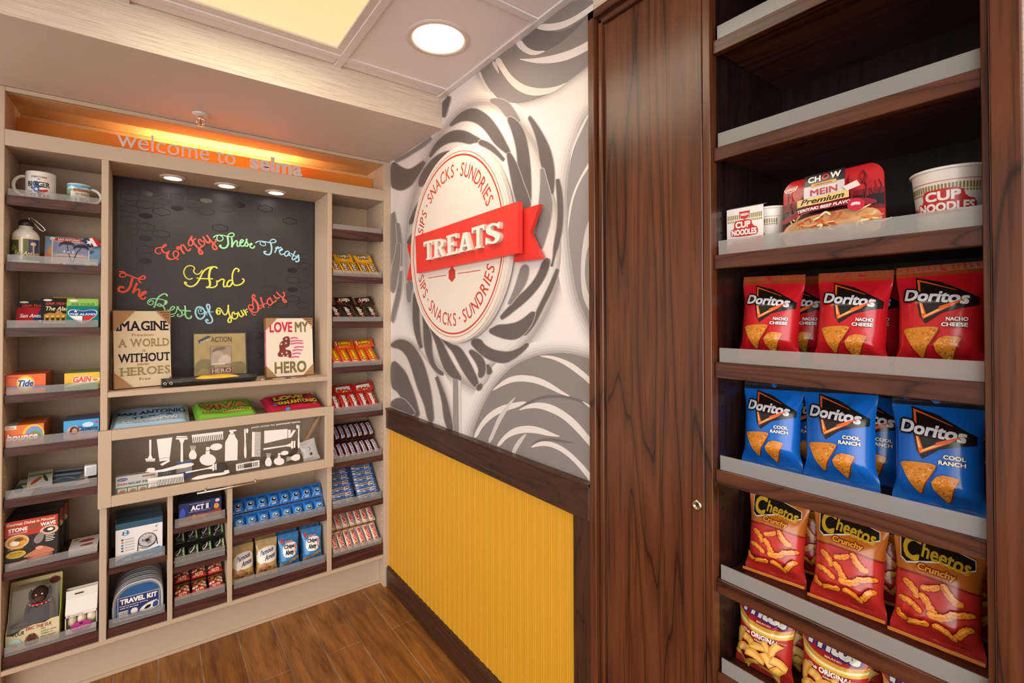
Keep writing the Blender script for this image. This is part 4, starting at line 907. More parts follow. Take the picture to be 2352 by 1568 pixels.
def pillow(w, h, t, seal=.06, seed=0, folds=7, fold_a=.10, pinch=.07, side=2.6, sag=.25):
    """front surface of a filled film bag; returns f(x, y, layer) for x in +-w/2, y in 0..h"""
    rn = random.Random(seed); fl = []
    for _ in range(folds):
        cx = rn.choice((-1, 1))*rn.uniform(.55, 1.0); cy = rn.choice((0, 1))*.9+rn.uniform(-.05, .15)
        an = math.atan2(.5-cy+rn.uniform(-.3, .3), -cx*.6+rn.uniform(-.25, .25)); fl.append((cx, cy, math.cos(an), math.sin(an), rn.uniform(.055, .12), rn.uniform(.4, 1)*rn.choice((1, 1, -1)), rn.uniform(.35, .8)))
    ph = rn.uniform(0, 6)
    def core(x, y):
        u = max(-1, min(1, 2*x/w)); v = max(0, min(1, y/h))
        g = sm((v-seal)/.20)*sm((1-seal-v)/.34); g = g*(1+sag*(.45-v))
        T = t*g*max(0, 1-abs(u)**side)**.62
        z = T
        if g > .02:
            e = (1-abs(u)**4)*min(1, g*1.6)
            for cx, cy, dx, dy, s, am, ln in fl:
                px, py = u-cx, (v-cy)*h/w*2*.5
                al = px*dx+py*dy; pe = -px*dy+py*dx
                if al > -.1: z += fold_a*t*am*e*math.exp(-(pe/s)**2)*max(0, 1-al/ln)
        sealw = max(0, 1-abs(min(v-seal, 1-seal-v))/.16)
        z += .035*t*sealw*math.sin(u*9+ph+v*6)*(1-u*u)
        if v > 1-seal or v < seal: z += .0004*math.sin(v*h*2600)
        return max(-w/2, min(w/2, x))*(1-pinch*g), z, y
    def f(x, y, k=0):
        X, z, Y = core(x, y); return (X, -z-(.0004+.00026*k if k else 0), Y)
    return f
def film_bag(name, label, cat, w, h, t, art, base, m, group=None, nu=34, nv=44, maxlen=None, back=None, asc=1., kind='film', **kw):
    f = pillow(w, h, t, **kw); q = MB(); mb_ = c(base, kind)
    q.grid(lambda a_, b_: f((a_-.5)*w, b_*h, 0), nu, nv, mb_)
    def bk(a_, b_):
        x, y, z = f((a_-.5)*w, b_*h, 0); return (x, -y*.75+.0003, z)
    q.grid(bk, nu//2, nv//2, c(back or base, kind), True, True)
    if art: art.emit(q, lambda X, Y, k: f(X*asc, Y*asc, k), maxlen or w/16, kind)
    o = q.build(name); orient(o, m); return tag(o, label, cat, group)
def cloth_fold(name, label, w, d, t, colr, art, loc, yaw, group, seed, tilt=-12):
    """folded T-shirt lying flat; print on the upper side"""
    rn = random.Random(seed); p = [rn.uniform(0, 6) for _ in range(6)]
    def top(x, y):
        u, v = x/w+.5, y/d; e = min(u, 1-u, v*1.0, (1-v))
        r = sm(min(1, e/.06))
        return t*(.35+.65*r)+.0022*r*(math.sin(9*u+p[0]+3*v)+.6*math.sin(17*v+p[1]+4*u))
    def f(X, Y, k=0): return (X, Y, top(X, Y)+.0004*k)
    q = MB(); m = c(colr, 'cloth'); n1, n2 = 40, 26
    q.grid(lambda a_, b_: f((a_-.5)*w, b_*d), n1, n2, m)
    def rim(a_, b_):                                   # rounded folded edges
        pts = [(-w/2, 0), (w/2, 0), (w/2, d), (-w/2, d)]; s_ = a_*4; i = min(int(s_), 3); s_ -= i; A, B = pts[i], pts[(i+1) % 4]
        x, y = A[0]+(B[0]-A[0])*s_, A[1]+(B[1]-A[1])*s_; zt_ = top(x, y); bul = .006*math.sin(math.pi*b_)
        nx = (0, 1, 0, -1)[i]; ny = (-1, 0, 1, 0)[i]
        return (x+nx*bul, y+ny*bul, zt_*b_)
    q.grid(rim, 96, 6, m)
    q.add([(-w/2, 0, .0005), (w/2, 0, .0005), (w/2, d, .0005), (-w/2, d, .0005)], [(3, 2, 1, 0)], m)
    for zz in (.35, .66):                              # the layers of the fold at the front
        q.tube([(-w/2+.004, -.0045, t*zz*.6), (0, -.0058, t*zz*.6+.001), (w/2-.004, -.0045, t*zz*.6)], .0016, m, 6)
    if art: art.emit(q, f, .012, 'cloth')
    o = q.build(name); orient(o, frame(loc, yaw, R(tilt))); settle(o, loc[2]-.0005); return tag(o, label, 't-shirt', group)
def settle(o, z, gap=.0006):
    """lower or raise a finished thing until its lowest point rests on z"""
    m = Matrix.LocRotScale(o.location, o.rotation_euler, None); lo = 9
    for q in [o]+list(o.children):
        if q.type == 'MESH':
            mm = m if q is o else m @ Matrix.LocRotScale(q.location, q.rotation_euler, None)
            lo = min([lo]+[(mm @ v.co).z for v in q.data.vertices])
    o.location.z += z+gap-lo; return o
BLK, WHT = '#1a1716', '#f4efe8'

# ---------------------------------------------------------------- left column
def mug(name, label, x, y, z, r, h, hand, art, colr='#f3eee8', handc=None):
    t = thing(name, label, 'mug', (x, y, z+.0005), (0, 0, 0), 'souvenir mugs')
    q = MB(); q.lathe([(r*.90, 0), (r*.96, .002), (r, .006), (r, h-.002), (r-.0015, h), (r-.003, h-.002), (r-.004, .008), (0, .006)], c(colr, 'gloss'), 48, cap0=True, cap1=False)
    f = lambda X, Y, k: ((r+.0002+.00012*k)*math.sin(X/r), -(r+.0002+.00012*k)*math.cos(X/r), Y)
    art.emit(q, f, .007, 'gloss'); q.build('body', t)
    q = MB(); s_ = hand
    q.tube([(s_*(r-.003), 0, h*.83)]+[(s_*(r+.030*math.sin(R(a_))*1.0), 0, h*.5+h*.34*math.cos(R(a_))) for a_ in range(15, 171, 13)]+[(s_*(r-.003), 0, h*.17)], .0055, c(handc or colr, 'gloss'), 12)
    q.build('handle', t); return t
a = Art(); a.text('EVERYTHING', -.020, .078, .022, .085, BLK, .03); a.text('IS', -.003, .071, .004, .076, BLK, .02)
a.poly([(-.012,.066),(-.002,.066),(-.002,.052),(.012,.048),(.022,.046),(.024,.034),(.012,.026),(.006,.014),(0,.012),(-.004,.024),(-.012,.028),(-.018,.036),(-.024,.044),(-.012,.046)], '#2a5aa0')
a.poly([(.002,.036),(.024,.040),(.024,.034),(.012,.026),(.006,.014),(.002,.020)], '#c8322c'); a.poly([(.002,.044),(.022,.046),(.024,.040),(.002,.036)], WHT)
a.text('BIGGER', -.031, .046, .031, .065, BLK, .03, serif=True); a.poly(star(-.006, .037, .007), WHT, 1); a.text('IN', -.026, .026, -.018, .031, BLK, .02); a.text('TEXAS', -.024, .006, .028, .022, BLK, .03, serif=True)
mug('souvenir_mug', 'tall white mug with black BIGGER and TEXAS lettering, handle on the left', -1.303, .085, 1.780, .041, .103, -1, a)
a = Art(); a.rect(-.055, .004, .055, .066, '#8fa98a'); a.rect(-.055, .058, .055, .075, '#5fb0d4'); a.poly([(-.04,.058),(-.02,.07),(0,.06),(.03,.068),(.05,.058)], '#cfe4ee')
for k in range(9): a.blob([(-.05+k*.007, .02), (-.044+k*.006, .05-.002*(k % 3)), (-.04+k*.006, .02)], ('#3f6a34', '#6c8a3c', '#2f5230')[k % 3])
a.rect(-.02, .024, .035, .05, '#d8cdbb'); a.text('RIVERWALK', -.012, .048, .040, .060, '#c2452c', .03); a.text('San Antonio', -.006, .036, .032, .045, '#2a3a60', .0, .3)
for k in range(5): a.rect(-.012+k*.010, .012, -.006+k*.010, .028, ('#b5d3e0', '#e7ded0', '#7a8e88', '#c98f6a', '#e7ded0')[k])
mug('souvenir_mug', 'smaller mug with a painted town scene, handle on the right', -1.2005, .095, 1.780, .034, .080, 1, a, '#ece6dc')
# sports bottle
t = thing('sports_bottle', 'white metal sports bottle with printed photos and a carabiner on its cap', 'bottle', (-1.3415, .088, 1.5505)); t.scale = (1.07, 1.07, 1.07)
a = Art(); rb = .0335
a.rect(-.05, .004, .05, .082, '#efe4c8'); a.rect(-.05, .018, -.012, .072, '#4a5a34'); a.blob([(-.045,.03),(-.03,.06),(-.015,.045),(-.014,.02),(-.04,.02)], '#7a8a4a'); a.rect(-.05, .006, -.012, .028, '#7c93a8'); a.rect(-.040, .026, -.018, .036, '#5a3a2a')
a.rect(-.002, .006, .05, .076, '#474a78'); a.rect(-.002, .006, .012, .076, '#6d7a3a'); a.rect(.022, .006, .026, .06, '#d9cfc0'); a.poly(ell(.024, .06, .008, .006, 14), '#e6d9c2'); a.blob([(.0,.006),(.045,.006),(.04,.024),(.02,.018),(.004,.028)], '#3f5a2c')
a.text('San Antonio', -.024, .020, .046, .036, '#fff0c0', .02, .3, '#5a3410', .05)
q = MB(); q.lathe([(.030, 0), (.0325, .003), (rb, .008), (rb, .092), (.031, .103), (.023, .114), (.0175, .118), (.0170, .128)], c('#eeeae4', 'gloss'), 40, cap0=True, cap1=True)
a.emit(q, lambda X, Y, k: ((rb+.0002+.0001*k)*math.sin(X/rb), -(rb+.0002+.0001*k)*math.cos(X/rb), Y+.006), .007, 'gloss'); q.build('body', t)
q = MB(); q.lathe([(.0180, .1285), (.0188, .131), (.0188, .139), (.0150, .146), (.009, .150)], c('#1c1a1a', 'card'), 28); q.build('cap', t)
q = MB(); q.tube([(.010, -.006, .150), (.006, -.008, .160), (.014, -.01, .158), (.028, -.012, .145), (.044, -.016, .128), (.050, -.016, .118), (.044, -.016, .113), (.036, -.015, .119), (.024, -.012, .136), (.014, -.008, .147)], .0016, metal('carabiner_steel', '#d8d0c4', .2), 8, True); q.build('carabiner', t)
# souvenir picture frame with magnet
t = thing('photo_frame', 'souvenir photo frame marked SAN ANTONIO with a palm picture', 'picture frame', (-1.217, .105, 1.5505), (R(-12), 0, 0))
a = Art(); W, H = .158, .112
a.rect(-W/2, 0, W/2, H, '#7fa0c0'); rn = random.Random(4)
for k in range(46):
    x, y = rn.uniform(-W/2+.006, W/2-.006), rn.uniform(.006, H-.006); s_ = rn.uniform(.005, .013)
    a.poly([(max(-W/2, min(W/2, x+s_*math.cos(R(an+k*9)))), max(0, min(H, y+s_*math.sin(R(an+k*9))))) for an in range(0, 360, 72)], rn.choice(['#c8453a', '#e8e0d0', '#3a5f9a', '#5aa5b8', '#d9a050', '#48605a', '#e07c70']), 1 if k == 0 else 0)
a.rect(-.060, .012, .046, .096, '#e6e2dc'); a.poly([(-.056,H-.016),(-.048,H-.003),(.022,H-.003),(.030,H-.009),(.022,H-.016),(-.048,H-.016)], '#c3272f'); a.text('SAN ANTONIO', -.044, H-.0135, .018, H-.0055, WHT, .02)
q = MB(); q.box(-W/2, W/2, 0, .012, 0, H, c('#d8d4cc', 'card'), .001); a.emit(q, face(-.0002, .00012), None, 'card'); q.build('mat_board', t)
a = Art(); a.rect(-.057, .014, .043, .094, '#a9a3b8'); a.rect(-.057, .05, .043, .094, '#8e93b4'); a.rect(-.057, .014, .043, .034, '#c8b4b0'); a.blob([(-.057,.036),(-.02,.041),(.043,.034),(.043,.042),(-.02,.047),(-.057,.042)], '#d9c8c0')
for px, py, tx in ((-.018, .084, -.004), (.022, .074, .000)):
    a.stroke([(px, py), ((px+tx)/2-.002, .05), (tx, .014)], .0025, '#3a3440', 1, 0)
    for an in range(-20, 210, 24): a.stroke([(px, py), (px+.014*math.cos(R(an)), py+.010*math.sin(R(an))+.003), (px+.024*math.cos(R(an)), py+.011*math.sin(R(an))-.006)], .0032, '#35323e', 0, .8)
a.text('4 x 6', -.030, .050, .004, .060, WHT, .03)
q = MB(); a.emit(q, face(-.0008, .00012), None, 'gloss'); q.build('picture', t); settle(t, 1.550)
fm = MB(); fa = Art(); fa.poly([(-.026,.006),(-.004,-.022),(.034,-.010),(.012,.022)], '#c3272f'); fa.poly([(-.026,.006),(-.004,-.022),(.010,-.017),(-.006,.012),(-.012,.018)], '#26365f'); fa.poly([(-.005,.014),(.010,-.017),(.020,-.014),(.004,.018)], WHT); fa.poly(star(-.003, -.001, .013, rot=70), WHT)
fm.prism([(-.026,.006),(-.004,-.022),(.034,-.010),(.012,.022)], 0, .003, lambda x, y, o: (x, -o, y), c('#26365f', 'gloss')); fa.emit(fm, face(-.0032, .00015), None, 'gloss')
o = fm.build('fridge_magnet'); orient(o, frame((-1.166, .101, 1.5505+.096), 0, R(12))); tag(o, 'star and stripe flag magnet at the top right corner of the souvenir frame', 'magnet')
o2 = MB(); fa = Art(); pl = [(-.018,0),(.020,-.003),(.019,.017),(-.016,.020)]; o2.prism(pl, 0, .002, lambda x, y, o: (x, -o, y), c('#bcd9c8', 'gloss')); fa.poly([(x*.9, y*.9+.001) for x, y in pl], '#b8dcc8'); fa.blob([(-.008,.002),(.01,.001),(.016,.006),(.0,.007)], '#c0583a'); fa.emit(o2, face(-.0022, .0001))
o = o2.build('fridge_magnet'); orient(o, frame((-1.165, .0985, 1.5505+.004), 0, R(12))); tag(o, 'pale green magnet at the lower right corner of the souvenir frame', 'magnet')

# foam can sleeves in front of their header cards
def sleeve(label, x, y, z, w, h, colr, art, yaw, lean, card, ctext, ccol):
    t = thing('can_sleeve', label, 'can cooler', (0, 0, 0), (0, 0, 0), 'folded can coolers'); orient(t, frame((x, y, z+.009), R(yaw), R(lean)))
    out = [(-w/2, 0), (-w*.20, 0), (-w*.16, .008), (-w*.30, .012), (w*.30, .012), (w*.16, .008), (w*.20, 0), (w/2, 0), (w*.47, h-.002), (w*.44, h), (-w*.44, h), (-w*.47, h-.002)]
    q = MB(); q.prism(out, 0, .008, lambda X, Y, o: (X, -o, Y), c(colr, 'cloth')); art.emit(q, face(-.0084, .00015), None, 'cloth'); q.build('foam_body', t)
    if card:
        q = MB(); q.prism(rrect(-w*.5, h*.5, w*.46, h+.030, .004), -.004, -.001, lambda X, Y, o: (X, -o, Y), c(card, 'gloss')); b2 = Art(); b2.text(ctext, -w*.36, h+.004, w*.34, h+.014, ccol, .03, .15); b2.poly(ell(-w*.3, h+.022, .012, .004, 14), '#e8e2d8'); b2.emit(q, face(.0008, .00015)); q.build('header_card', t)
    return settle(t, z)
z3 = 1.3235
a = Art(); a.blob([(.01,.06),(.034,.062),(.036,.02),(.024,.004),(.012,.018),(.0,.022),(-.002,.034),(.012,.038)], '#2a3f7c', 1); a.text('San Antonio', -.036, .034, .040, .048, WHT, .03, .3); a.poly(star(.020, .022, .008), WHT)
sleeve('red folded can cooler with a blue state outline, leftmost on its shelf', -1.316, .060, z3, .090, .072, '#b42a34', a, 2, 16, '#1a1516', 'GRIP-TIGHT', '#e04a4a')
a = Art(); a.text('The Alamo', -.030, .060, .044, .076, '#e8dcb0', .02, .3)
a.poly([(-.034,.018),(-.034,.046),(-.02,.052),(-.006,.050),(0,.060),(.008,.060),(.014,.050),(.036,.046),(.036,.018)], '#b08a4a')
for k, xx in enumerate((-.030, -.016, -.002, .012, .026)): a.rect(xx, .018, xx+.008, .038, '#3a2a18'); a.poly(ell(xx+.004, .038, .004, .005, 12), '#f0b048', 0)
a.rect(-.036, .012, .036, .018, '#caa05a')
sleeve('dark can cooler printed with a lit stone mission, second from the left', -1.252, .040, z3, .086, .080, '#2b2822', a, 5, 15, '#171314', 'GRIP-TIGHT', '#e04a4a')
a = Art(); hrt = [(0,.012),(.018,.024),(.034,.038),(.040,.052),(.034,.062),(.018,.063),(0,.056),(-.018,.063),(-.034,.062),(-.040,.052),(-.034,.038),(-.018,.024)]
a.blob([(x*1.06, (y-.04)*1.07+.04) for x, y in hrt], WHT, 2); a.blob(hrt, '#26509a', 2); a.poly([(.001,.040),(.036,.040),(.020,.027),(.001,.015)], '#c8322c'); a.poly([(-.001,.040),(-.036,.040),(-.020,.027),(-.001,.015)], WHT); a.text('THE ALAMO', -.036, .042, .036, .050, WHT, .04, .1, '#1c3a78', .04); a.poly(star(-.020, .057, .006), WHT)
sleeve('teal can cooler with a heart flag, third from the left', -1.1815, .028, z3, .092, .078, '#1c7a70', a, 0, 13, '#8fc05a', 'ICE COLD', '#3f6a3a')
a = Art(); a.blob([(-.015,.03),(-.006,.055),(.005,.052),(.015,.03),(.010,.026),(-.005,.032)], WHT, 1); a.poly([(-.012,.034),(.015,.032),(.013,.024),(-.010,.027)], '#c8322c'); a.text('ALAMO', -.015, .010, .015, .018, WHT, .04, .1)
sleeve('blue can cooler partly hidden at the right end of its shelf', -1.1535, .070, z3, .032, .070, '#274f9e', a, 0, 15, '#8fc05a', 'COLD', '#3f6a3a')
sleeve_back = MB(); sleeve_back.box(-.03, .03, -.0012, .0012, 0, .115, c('#c79a3a', 'gloss')); o = sleeve_back.build('header_card'); orient(o, frame((-1.246, .135, z3+.001), 0, R(10))); tag(o, 'plain mustard card standing behind the can coolers', 'card')

# laundry cartons in rows
def row_of(fn, n, step, labels, **kw):
    for k in range(n): fn(k, step*k)
a0 = Art(); w, h = .100, .066
a0.rect(-w/2, 0, w/2, h, '#f2641e'); a0.rect(-w/2, 0, w/2, h*.28, '#f27a48'); a0.rect(-w/2, h*.25, w/2, h*.38, '#2a4a9c'); a0.poly(ell(-.001, h*.52, .023, .029, 30), '#f6b01c'); a0.poly(ell(-.001, h*.52, .019, .024, 30), '#fce05a'); a0.poly(ell(-.001, h*.52, .015, .018, 30), '#f4efe0'); a0.text('Tide', -.020, h*.36, .020, h*.72, '#1d3f92', .05, .25, WHT, .06)
a0.rect(-w/2+.004, h*.84, -w/2+.03, h*.87, '#a33a10')
NT = 9
for k in range(NT):
    carton('detergent_box', 'orange detergent carton with a bullseye logo, %s in its row' % ('frontmost' if k == 0 else ORD[k]), 'box', w, .0185, h, a0 if k == 0 else None, ('#f2641e', '#e05a22', '#c24a1c'), (-1.3295, .028+.0192*k, 1.0935), 0, 0, 'orange detergent cartons')
a1 = Art(); w1, h1 = .098, .062
a1.rect(-w1/2, 0, w1/2, h1, '#f4b82c'); a1.blob([(-w1/2,0),(w1/2,0),(w1/2,.022),(.01,.030),(-.02,.022),(-w1/2,.028)], '#7fb04a', 1); a1.blob([(-w1/2,.016),(-.02,.026),(.02,.038),(w1/2,.042),(w1/2,.026),(0,.020),(-w1/2,.012)], '#f3ead6', 1); a1.text('GAIN', -.026, .026, .026, .050, '#e8542a', .06, .2, WHT, .06); a1.poly(ell(.036, .034, .008, .005, 14), '#c9882a')
for k in range(6):
    carton('detergent_box', 'yellow and green detergent carton, %s in its row' % ('frontmost' if k == 0 else ORD[k]), 'box', w1, .026, h1, a1 if k == 0 else None, ('#f0b22c', '#3f9a3c', '#3a8a38'), (-1.1815, .030+.0268*k, 1.0935), 0, 0, 'yellow and green detergent cartons')
a2 = Art(); w2_, h2 = .097, .071
a2.rect(-w2_/2, 0, w2_/2, h2, '#e8761e'); a2.poly(ell(.022, .036, .028, .034, 28), '#f2c21e'); a2.poly(ell(.024, .036, .022, .028, 28), '#7a94c8'); a2.poly(ell(.026, .030, .016, .018, 22), '#5aa05a'); a2.rect(-w2_/2, 0, w2_/2, .012, '#e06a24'); a2.rect(-w2_/2, .058, -.020, h2, '#ece4da'); a2.text('MEGA', -.045, .060, -.026, .068, '#d0402a', .03)
a2.text('bounce', -.044, .018, .034, .044, WHT, .05, .1, '#d8341e', .09)
for k in range(10):
    q_ = Art(); q_.rect(-w2_/2, 0, -.022, .0172, '#c4beb6')
    carton('dryer_sheet_box', 'orange dryer sheet carton with a pale corner, %s in its row' % ('frontmost' if k == 0 else ORD[k]), 'box', w2_, .0175, h2, a2 if k == 0 else None, ('#e8761e', '#d8701e', '#c8641c'), (-1.3310, .022+.0182*k, .9140), 0, 0, 'orange dryer sheet cartons', top_art=q_)
a3 = Art(); w3, h3 = .098, .069
a3.rect(-w3/2, 0, w3/2, h3, '#3fa0d8'); a3.blob([(-w3/2,0),(w3/2,0),(w3/2,.022),(0,.016),(-w3/2,.026)], '#e6a8b0', 1); a3.blob([(-.044,.012),(-.04,.040),(-.022,.052),(-.006,.044),(.004,.016)], '#d89a98', 1); a3.blob([(-.034,.022),(-.030,.046),(-.016,.048),(-.008,.036),(-.010,.020),(-.022,.016)], '#3a2218', 2); a3.poly(ell(-.019, .031, .007, .009, 18), '#d9a07c'); a3.stroke([(-.022,.028),(-.018,.026),(-.015,.028)], .0012, '#a04a40', 1, 0); a3.poly(ell(-.0215,.033,.001,.001,8), '#2a1812'); a3.poly(ell(-.0160,.033,.001,.001,8), '#2a1812', 0)
a3.poly(ell(.018, .050, .016, .009, 18), '#bfe0f0'); a3.text('Downy', -.010, .022, .046, .046, '#1e2f6a', .03, 0., None); a3.blob([(.034,.056),(.040,.064),(.047,.058),(.044,.050)], '#e0406a')
for k in range(5):
    carton('fabric_softener_box', 'blue and pink fabric softener carton, %s in its row' % ('frontmost' if k == 0 else ORD[k]), 'box', w3, .026, h3, a3 if k == 0 else None, ('#3fa0d8', '#1c3f6e', '#2a6aa0'), (-1.1825, .026+.027*k, .9140), 0, 0, 'blue fabric softener cartons')

# small items lying on the sixth shelf
z6 = .7375
def blister(label, x, y, w, d, yaw, art, colr='#d8d6d2', dz=0., name='blister_pack', cat='pack'):
    q = MB(); q.box(-w/2, w/2, 0, d, 0, .0025, c(colr, 'gloss'), .0006); art.emit(q, lambda X, Y, k: (X, Y, .0027+.00012*k)); o = q.build(name); orient(o, frame((x, y, z6+.0005), R(yaw), R(-13))); settle(o, z6-.0005+dz*1.6); return tag(o, label, cat)
a = Art(); a.poly(ell(-.015, .05, .012, .030, 20, rot=20), '#33475e'); a.poly(ell(.012, .045, .008, .026, 20, rot=-10), '#cfd4d8'); a.rect(-.028, .075, .028, .092, '#6a8a3a')
blister('small blister card with dark and silver clippers at the left of the shelf', -1.345, .025, .060, .120, -8, a)
a = Art(); a.poly(ell(-.01, .05, .007, .030, 20, rot=-25), '#c24a2a'); a.poly(ell(.014, .06, .005, .030, 18, rot=10), '#3a4a30'); a.rect(-.03, .085, .03, .10, '#7a9a4a')
blister('blister card with an orange handled tool on the low shelf', -1.295, .040, .066, .125, 6, a, '#cfd0c6', .012)
a = Art(); a.rect(-.04, .02, .045, .075, '#4a5a6a'); a.stroke([(-.035,.03),(0,.06),(.04,.04)], .006, '#8a949c'); a.rect(-.04, .09, .045, .11, '#26405e')
blister('flat clear bag holding dark grey scissors, middle of the low shelf', -1.247, .036, .09, .125, -10, a, '#9aa3aa', .0075, 'clear_bag', 'bag')
a = Art(); a.rect(-.03, .012, .03, .075, '#e6e2de'); a.poly(ell(-.010, .05, .011, .006, 16), '#d8928a'); a.rect(.0, .02, .024, .034, '#3a5a8a')
blister('white card pack with a pink picture on the low shelf', -1.195, .045, .070, .105, 12, a, '#e4e2e0', .0036)
q = MB(); q.box(-.0175, .0175, 0, .030, 0, .040, c('#e0e2e4', 'gloss'), .003, seg=2); q.box(-.012, .012, -.0006, .0002, .006, .034, c('#c3c9d0', 'gloss')); o = q.build('charger_block'); orient(o, frame((-1.158, .045, z6+.0300), R(4))); tag(o, 'small white and silver charger box at the right end of the low shelf', 'charger')

# microwave cooker cartons
a = Art(); w, h = .134, .162
a.rect(-w/2, 0, w/2, h, '#2a2420'); a.rect(-w/2, h*.66, w/2, h, '#b8382a'); a.rect(-w/2, 0, w/2, h*.12, '#1c1614')
a.text('Gourmet Dishes in Minutes!', -.062, .146, .060, .156, '#f0e0c0', .03, .2); a.text('STONE', -.058, .124, -.010, .138, WHT, .06); a.text('WAVE', .022, .128, .062, .142, WHT, .06); a.text('MICROWAVE COOKER', -.058, .117, -.010, .121, WHT, .02)
a.poly(ell(.006, .133, .012, .008, 18), '#8a5030'); a.poly(ell(-.036, .090, .030, .024, 26), '#e0b890'); a.poly(ell(-.036, .090, .024, .018, 24), '#c98a3a'); a.poly(ell(-.042, .086, .012, .009, 18), '#f4ead8'); a.blob([(-.046,.098),(-.03,.106),(-.018,.098),(-.024,.090),(-.04,.092)], '#6a4a24'); a.poly(ell(-.022, .086, .008, .007, 14), '#f0a030')
a.poly(ell(.045, .112, .024, .016, 26), '#d8b898'); a.poly(ell(.045, .113, .016, .010, 22), '#3a2a24'); a.poly(ell(.048, .114, .008, .005, 14), '#f0ece6')
a.blob([(.012,.070),(.026,.074),(.034,.098),(.024,.112),(.010,.098),(.004,.082)], '#8c827a', 2)
a.blob([(-.020,.036),(.010,.052),(.026,.062),(.044,.052),(.060,.040),(.058,.034),(-.018,.030)], '#c47a5e', 2); a.poly(ell(.020, .056, .010, .006, 16), '#e0a080')
for k in range(4): a.blob([(-.012+k*.002,.030-k*.005),(.056-k*.001,.036-k*.005),(.055-k*.001,.031-k*.005),(-.010+k*.002,.025-k*.005)], ('#b86a50', '#d08a6a')[k % 2], 1)
a.blob([(-.064,.006),(-.03,.010),(-.010,.016),(-.010,.026),(-.03,.022),(-.062,.018)], '#c98a70', 1); a.poly(ell(-.060, .012, .005, .007, 14), '#4a3028')
a.poly(ell(-.038, .048, .025, .013, 24), '#c8a838'); a.text('Includes', -.054, .050, -.022, .055, '#5a4010', .03); a.text('recipe book', -.052, .042, -.024, .046, '#5a4010', .02); a.text('Free Recipes', -.058, .064, -.020, .070, '#f0a030', .03, .2)
for k in range(4): a.rect(.036, .092-k*.006, .060-.004*(k % 2), .0945-k*.006, '#efe8dc', 0 if k else 1)
for k in range(3):
    carton('cooker_box', ('red and black microwave cooker carton with pictured dishes, at the front', 'dark cooker carton right behind the front one', 'rearmost dark cooker carton of its row')[k], 'box', w, .058, h, a, ('#2a2420', '#241e1c', '#3a2a22'), (-1.312+.006*k, .026+.060*k, .4925), 0, 0, 'microwave cooker cartons')
a = Art(); a.rect(-.04, .002, .04, .055, '#dcd6d2'); a.blob([(-.02,.036),(.0,.044),(.024,.040),(.03,.030),(.006,.024),(-.016,.028)], '#b02a2a', 2); a.blob([(-.01,.010),(.01,.018),(.03,.014),(.02,.004)], '#8a3a34', 2); a.poly(ell(-.026, .044, .010, .006, 14), '#8f8a88')
carton('cooker_box', 'flat white carton with red pictures lying at the right end', 'box', .080, .11, .024, None, ('#e6e0dc', '#e6e0dc', '#d8d2ce'), (-1.176, .022, .4925), 0, 0, top_art=(lambda A_: A_)(Art().rect(-.038, .004, .038, .106, '#dcd6d2').blob([(-.02,.066),(.0,.084),(.024,.078),(.03,.060),(.006,.050),(-.016,.058)], '#b02a2a').blob([(-.02,.020),(.01,.036),(.03,.028),(.02,.010)], '#8a3a34').poly(ell(-.026, .088, .010, .008, 14), '#8f8a88')))

# plush toy in its window carton
t = thing('toy_box', 'cream window carton holding a brown plush toy', 'toy box', (-1.308, .035, .2055))
w, h, d = .136, .205, .090; cr = c('#dccfa8', 'card')
q = MB(); q.box(-w/2, w/2, d-.003, d, 0, h, cr)
q.prism([(0, 0), (d, 0), (d, h), (d-.012, h), (.03, .09), (0, .062)], -w/2, -w/2+.002, lambda x, y, o: (o, x, y), cr); q.prism([(0, 0), (d, 0), (d, h), (d-.012, h), (.03, .09), (0, .062)], w/2-.002, w/2, lambda x, y, o: (o, x, y), c('#b8c04a', 'card'))
q.box(-w/2, w/2, 0, d, 0, .002, cr); arc = [(-w/2, 0), (w/2, 0), (w/2, .080), (.046, .080), (.030, .072), (0, .074), (-.03, .066), (-.05, .052), (-w/2, .058)]
q.prism(arc, 0, .002, lambda x, y, o: (x, -o, y), cr); q.prism([(-w/2, h), (w/2, h), (w/2, h-.016), (.03, h-.018), (0, h-.014), (-.03, h-.018), (-w/2, h-.016)], -d+.004, -d+.006, lambda x, y, o: (x, -o, y), c('#d0bd84', 'card'))
a = Art(); a.text('YOUR', -.052, .048, -.022, .062, BLK, .03, 0.1); a.text('ERIC THE ELK', -.018, .058, .048, .070, '#a03020', .03, .1); a.blob([(-.022,.004),(-.020,.036),(-.006,.048),(.008,.042),(.016,.020),(.012,.004)], '#8a6048', 2); a.poly(ell(-.003, .030, .012, .010, 16), '#5a3428'); a.poly(ell(-.008, .040, .002, .003, 8), BLK); a.poly(ell(.003, .040, .002, .003, 8), BLK, 0)
for k in range(5): a.text(('His', 'antlers want', 'doggy in', 'the river!', 'his tail too')[k], .020, .050-k*.009, .020+(.012, .040, .030, .036, .034)[k], .056-k*.009, '#3a2a20', .01, 0, None)
a.blob([(-.064,.006),(-.062,.036),(-.040,.042),(-.028,.030),(-.030,.008)], '#b8d4d0', 1); a.blob([(-.056,.012),(-.050,.024),(-.036,.022),(-.040,.010)], '#d8683a', 1)
a.emit(q, face(-.0022, .00015), None, 'card'); sb = Art(); sb.poly(star(.046, h-.024, .016, 12, .78), '#8a2a20'); sb.emit(q, face(d-.0064, .0001), None, 'card'); q.build('carton', t)
q = MB()
